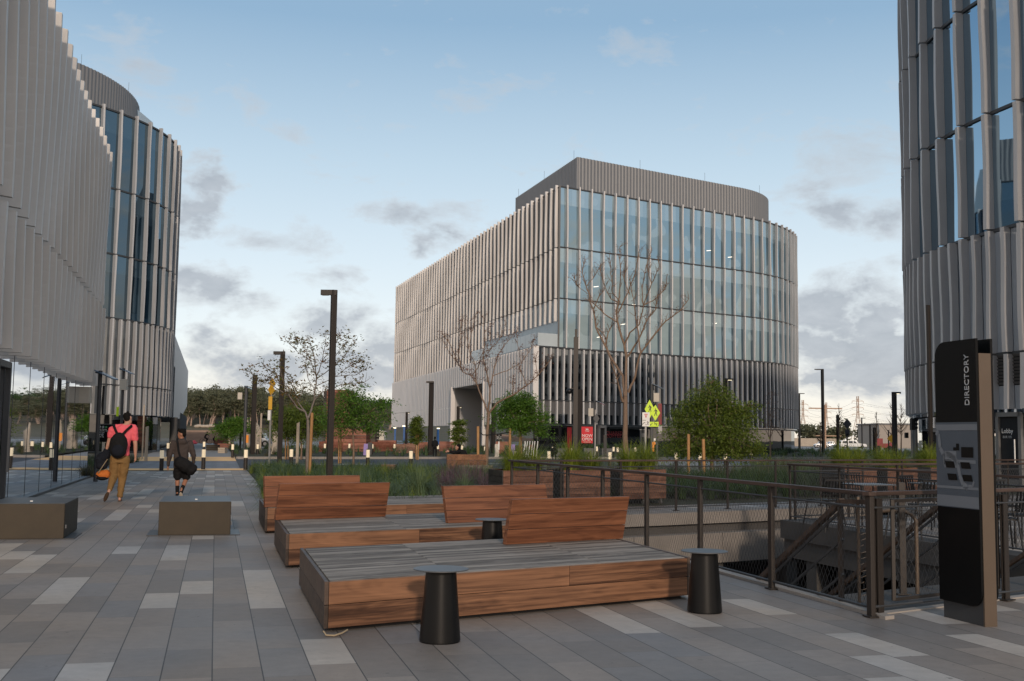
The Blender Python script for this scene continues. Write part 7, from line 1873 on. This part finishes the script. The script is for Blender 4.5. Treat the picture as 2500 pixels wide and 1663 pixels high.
m.build('frame', M['black'], bk, local=True); m = MB(); m.tube([(.36, -.25, 1.0), (.36, .25, 1.0)], .02, 5); m.build('handlebar', M['black'], bk, local=True); m = MB(); m.ball((-.22, 0, .9), (.12, .06, .03), 8, 6); m.build('saddle', M['black'], bk, local=True)
# pink play object on the court
p = at(474, 150); m = MB(); m.ball((0, 0, .18), (.5, .3, .18), 10, 6); m.ball((0, 0, .38), (.2, .2, .18), 8, 6); o = m.build('inflatable_toy', M['pink'], None, 'small pink and white inflatable shape on the pale court', cat='toy'); o.location = p
# ------------------------------------------------------------------ sky and sun
SUN_AZ, SUN_EL = 171.0, 18.0
w = bpy.data.worlds.new('World'); sc.world = w; w.use_nodes = True
nt = w.node_tree; nt.nodes.clear()
out = nt.nodes.new('ShaderNodeOutputWorld'); bg = nt.nodes.new('ShaderNodeBackground'); L(nt, bg.outputs[0], out.inputs[0])
sky = nt.nodes.new('ShaderNodeTexSky'); sky.sky_type = 'NISHITA'; sky.sun_disc = False
sky.sun_elevation = R(SUN_EL); sky.sun_rotation = R(SUN_AZ); sky.air_density = 1.0; sky.dust_density = .6; sky.ozone_density = 1.5
tc = nt.nodes.new('ShaderNodeTexCoord'); nv = nd(nt, 'ShaderNodeVectorMath', operation='NORMALIZE'); L(nt, tc.outputs['Generated'], nv.inputs[0])
sp_ = nt.nodes.new('ShaderNodeSeparateXYZ'); L(nt, nv.outputs[0], sp_.inputs[0]); X, Y, Z = sp_.outputs
el = mth(nt, 'MULTIPLY', mth(nt, 'ARCSINE', Z), 57.2958); az_ = mth(nt, 'MULTIPLY', mth(nt, 'ARCTAN2', X, Y), 57.2958)
elf = mth(nt, 'DIVIDE', el, 90.0, clamp=True)
grad = ramp(nt, elf, [(0, (.95, .86, .74)), (.022, (.93, .89, .83)), (.055, (.84, .89, .91)), (.10, (.70, .80, .87)), (.155, (.53, .67, .78)), (.235, (.28, .44, .61)), (.45, (.27, .37, .48)), (1, (.25, .32, .40))])
# the half of the sky round the low sun is paler and warmer
sv = Vector((sin(R(190)), cos(R(190)), 0)); dt = nd(nt, 'ShaderNodeVectorMath', operation='DOT_PRODUCT'); L(nt, nv.outputs[0], dt.inputs[0]); dt.inputs[1].default_value = sv
sunf = mth(nt, 'MULTIPLY_ADD', dt.outputs['Value'], .5, .5, clamp=True); sunf = mth(nt, 'POWER', sunf, 2.5)
low = mth(nt, 'SUBTRACT', 1.0, mth(nt, 'MULTIPLY', elf, 2.6), clamp=True)
grad = mixc(nt, mth(nt, 'MULTIPLY', sunf, mth(nt, 'MULTIPLY', low, .9)), grad, (1.9, 1.42, 1.06))
base = mixc(nt, .15, grad, mixc(nt, 1.0, sky.outputs[0], (.10, .10, .10), 'MULTIPLY'))
# clouds : billows modulated by broad banks placed round the horizon
def stretch(sx, sy, sz, off=(0, 0, 0)):
    mp_ = nt.nodes.new('ShaderNodeMapping'); mp_.inputs['Scale'].default_value = (sx, sy, sz); mp_.inputs['Location'].default_value = off; L(nt, nv.outputs[0], mp_.inputs[0]); return mp_.outputs[0]
n1 = noisen(nt, stretch(1, 1, 2.0, (3.1, 1.7, .4)), 9.0, 9, .60, .45); n2 = noisen(nt, stretch(1, 1, 2.2, (7, 2, 5)), 26.0, 7, .62, .3); n3 = noisen(nt, stretch(1, 1, 2.6, (1, 9, 2)), 3.2, 4, .5)
tex = mth(nt, 'ADD', mth(nt, 'MULTIPLY', n1, .68), mth(nt, 'MULTIPLY', n2, .32))
wa = mth(nt, 'MULTIPLY_ADD', noisen(nt, stretch(1, 1, 1.6, (5, 5, 5)), 11.0, 5, .6), 9.0, -4.5); we = mth(nt, 'MULTIPLY_ADD', noisen(nt, stretch(1, 1, 1.6, (9, 1, 3)), 11.0, 5, .6), 5.0, -2.5)
az_w = mth(nt, 'ADD', az_, wa); el_w = mth(nt, 'ADD', el, we)
def dirang(px, py):
    r_ = ray(px, py).normalized(); return math.degrees(math.atan2(r_.x, r_.y)), math.degrees(math.asin(r_.z))
BL = [(505, 440, 75, 42, .95), (470, 520, 60, 50, .8), (500, 700, 75, 48, .75), (455, 830, 60, 45, .75), (640, 885, 150, 44, .95), (800, 775, 95, 42, .95), (880, 890, 130, 60, 1.05), (600, 930, 110, 22, .5), (1040, 608, 48, 34, .72), (1015, 520, 95, 34, .48), (900, 500, 70, 30, .35), (880, 670, 70, 22, .42), (920, 838, 50, 12, .55),
      (2035, 520, 95, 42, .72), (2075, 760, 85, 62, .85), (2060, 870, 165, 62, 1.1), (2190, 830, 80, 110, 1.0), (1990, 905, 120, 26, .95), (390, 215, 150, 60, .33), (400, 260, 60, 40, .2), (700, 600, 200, 60, .25), (2130, 700, 60, 40, .5)]
bsum = None
for (x, y, sx, sy, amp) in BL:
    sx *= 1.2; sy *= 1.2; a, e = dirang(x, y); a1, _ = dirang(x + sx, y); _, e1 = dirang(x, y - sy)
    da = mth(nt, 'DIVIDE', mth(nt, 'SUBTRACT', az_w, a), abs(a1 - a)); de = mth(nt, 'DIVIDE', mth(nt, 'SUBTRACT', el_w, e), abs(e1 - e))
    r2_ = mth(nt, 'ADD', mth(nt, 'MULTIPLY', da, da), mth(nt, 'MULTIPLY', de, de)); g = mth(nt, 'MULTIPLY', mth(nt, 'EXPONENT', mth(nt, 'MULTIPLY', r2_, -1.0)), amp)
    bsum = g if bsum is None else mth(nt, 'MAXIMUM', bsum, g)
for (a, e, sa, se, amp) in ((106, 6.5, 4, 2.2, 1.2), (112, 8.5, 3, 2.6, 1.1), (117, 5.5, 3.5, 2.0, 1.2), (124, 7.5, 5, 3.0, 1.1), (132, 6, 6, 2.5, 1.0)):
    da = mth(nt, 'DIVIDE', mth(nt, 'SUBTRACT', az_w, a), sa); de = mth(nt, 'DIVIDE', mth(nt, 'SUBTRACT', el_w, e), se)
    bsum = mth(nt, 'MAXIMUM', bsum, mth(nt, 'MULTIPLY', mth(nt, 'EXPONENT', mth(nt, 'MULTIPLY', mth(nt, 'ADD', mth(nt, 'MULTIPLY', da, da), mth(nt, 'MULTIPLY', de, de)), -1.0)), amp))
# elsewhere broken cloud to reflect in the glazing
away = mth(nt, 'GREATER_THAN', mth(nt, 'ABSOLUTE', az_), 40.0); lowel = mth(nt, 'SUBTRACT', 1.0, mth(nt, 'DIVIDE', el, 15.0), clamp=True)
bsum = mth(nt, 'MAXIMUM', bsum, mth(nt, 'MULTIPLY', away, mth(nt, 'MULTIPLY', lowel, mth(nt, 'MULTIPLY_ADD', n3, 2.0, .0))))
mask = mth(nt, 'SUBTRACT', mth(nt, 'ADD', mth(nt, 'MULTIPLY', bsum, .66), mth(nt, 'MULTIPLY', tex, 1.9)), 1.03)
mask = mth(nt, 'MULTIPLY', mask, 2.6, clamp=True); mask = mth(nt, 'SMOOTH_MIN', mask, 1.0, .2)
mask = mth(nt, 'MULTIPLY', mask, .86, clamp=True)
shade = mth(nt, 'MULTIPLY_ADD', n2, 1.1, -.1, clamp=True)
ccol = mixc(nt, shade, (.21, .255, .32), (.52, .56, .61))
edge = mth(nt, 'SUBTRACT', 1.0, mask, clamp=True)
ccol = mixc(nt, mth(nt, 'MULTIPLY', edge, .55), ccol, (.78, .74, .70))
warm = mixc(nt, shade, (.62, .44, .33), (1.6, 1.15, .76)); ccol = mixc(nt, mth(nt, 'MULTIPLY', away, .80), ccol, warm)
fin_ = mixc(nt, mask, base, ccol)
# below the horizon: dull ground colour
fin_ = mixc(nt, mth(nt, 'LESS_THAN', Z, -.003), fin_, (.12, .11, .10))
fin_ = mixc(nt, 1.0, fin_, (10, 10, 10), 'MULTIPLY')
L(nt, fin_, bg.inputs[0]); bg.inputs[1].default_value = .110
sl = bpy.data.lights.new('sun', 'SUN'); sl.energy = 2.0; sl.angle = R(3.0); sl.color = (1.0, .82, .66)
so = bpy.data.objects.new('sun', sl); COL.objects.link(so)
sd = Vector((sin(R(SUN_AZ)) * cos(R(SUN_EL)), cos(R(SUN_AZ)) * cos(R(SUN_EL)), sin(R(SUN_EL)))); so.rotation_euler = sd.to_track_quat('Z', 'Y').to_euler()
sc.view_settings.view_transform = 'Standard'; sc.view_settings.look = 'None'; sc.view_settings.exposure = 0; sc.view_settings.gamma = 1
try: sc.cycles.max_bounces = 6; sc.cycles.glossy_bounces = 3; sc.cycles.transparent_max_bounces = 8; sc.cycles.use_denoising = True
except Exception: pass
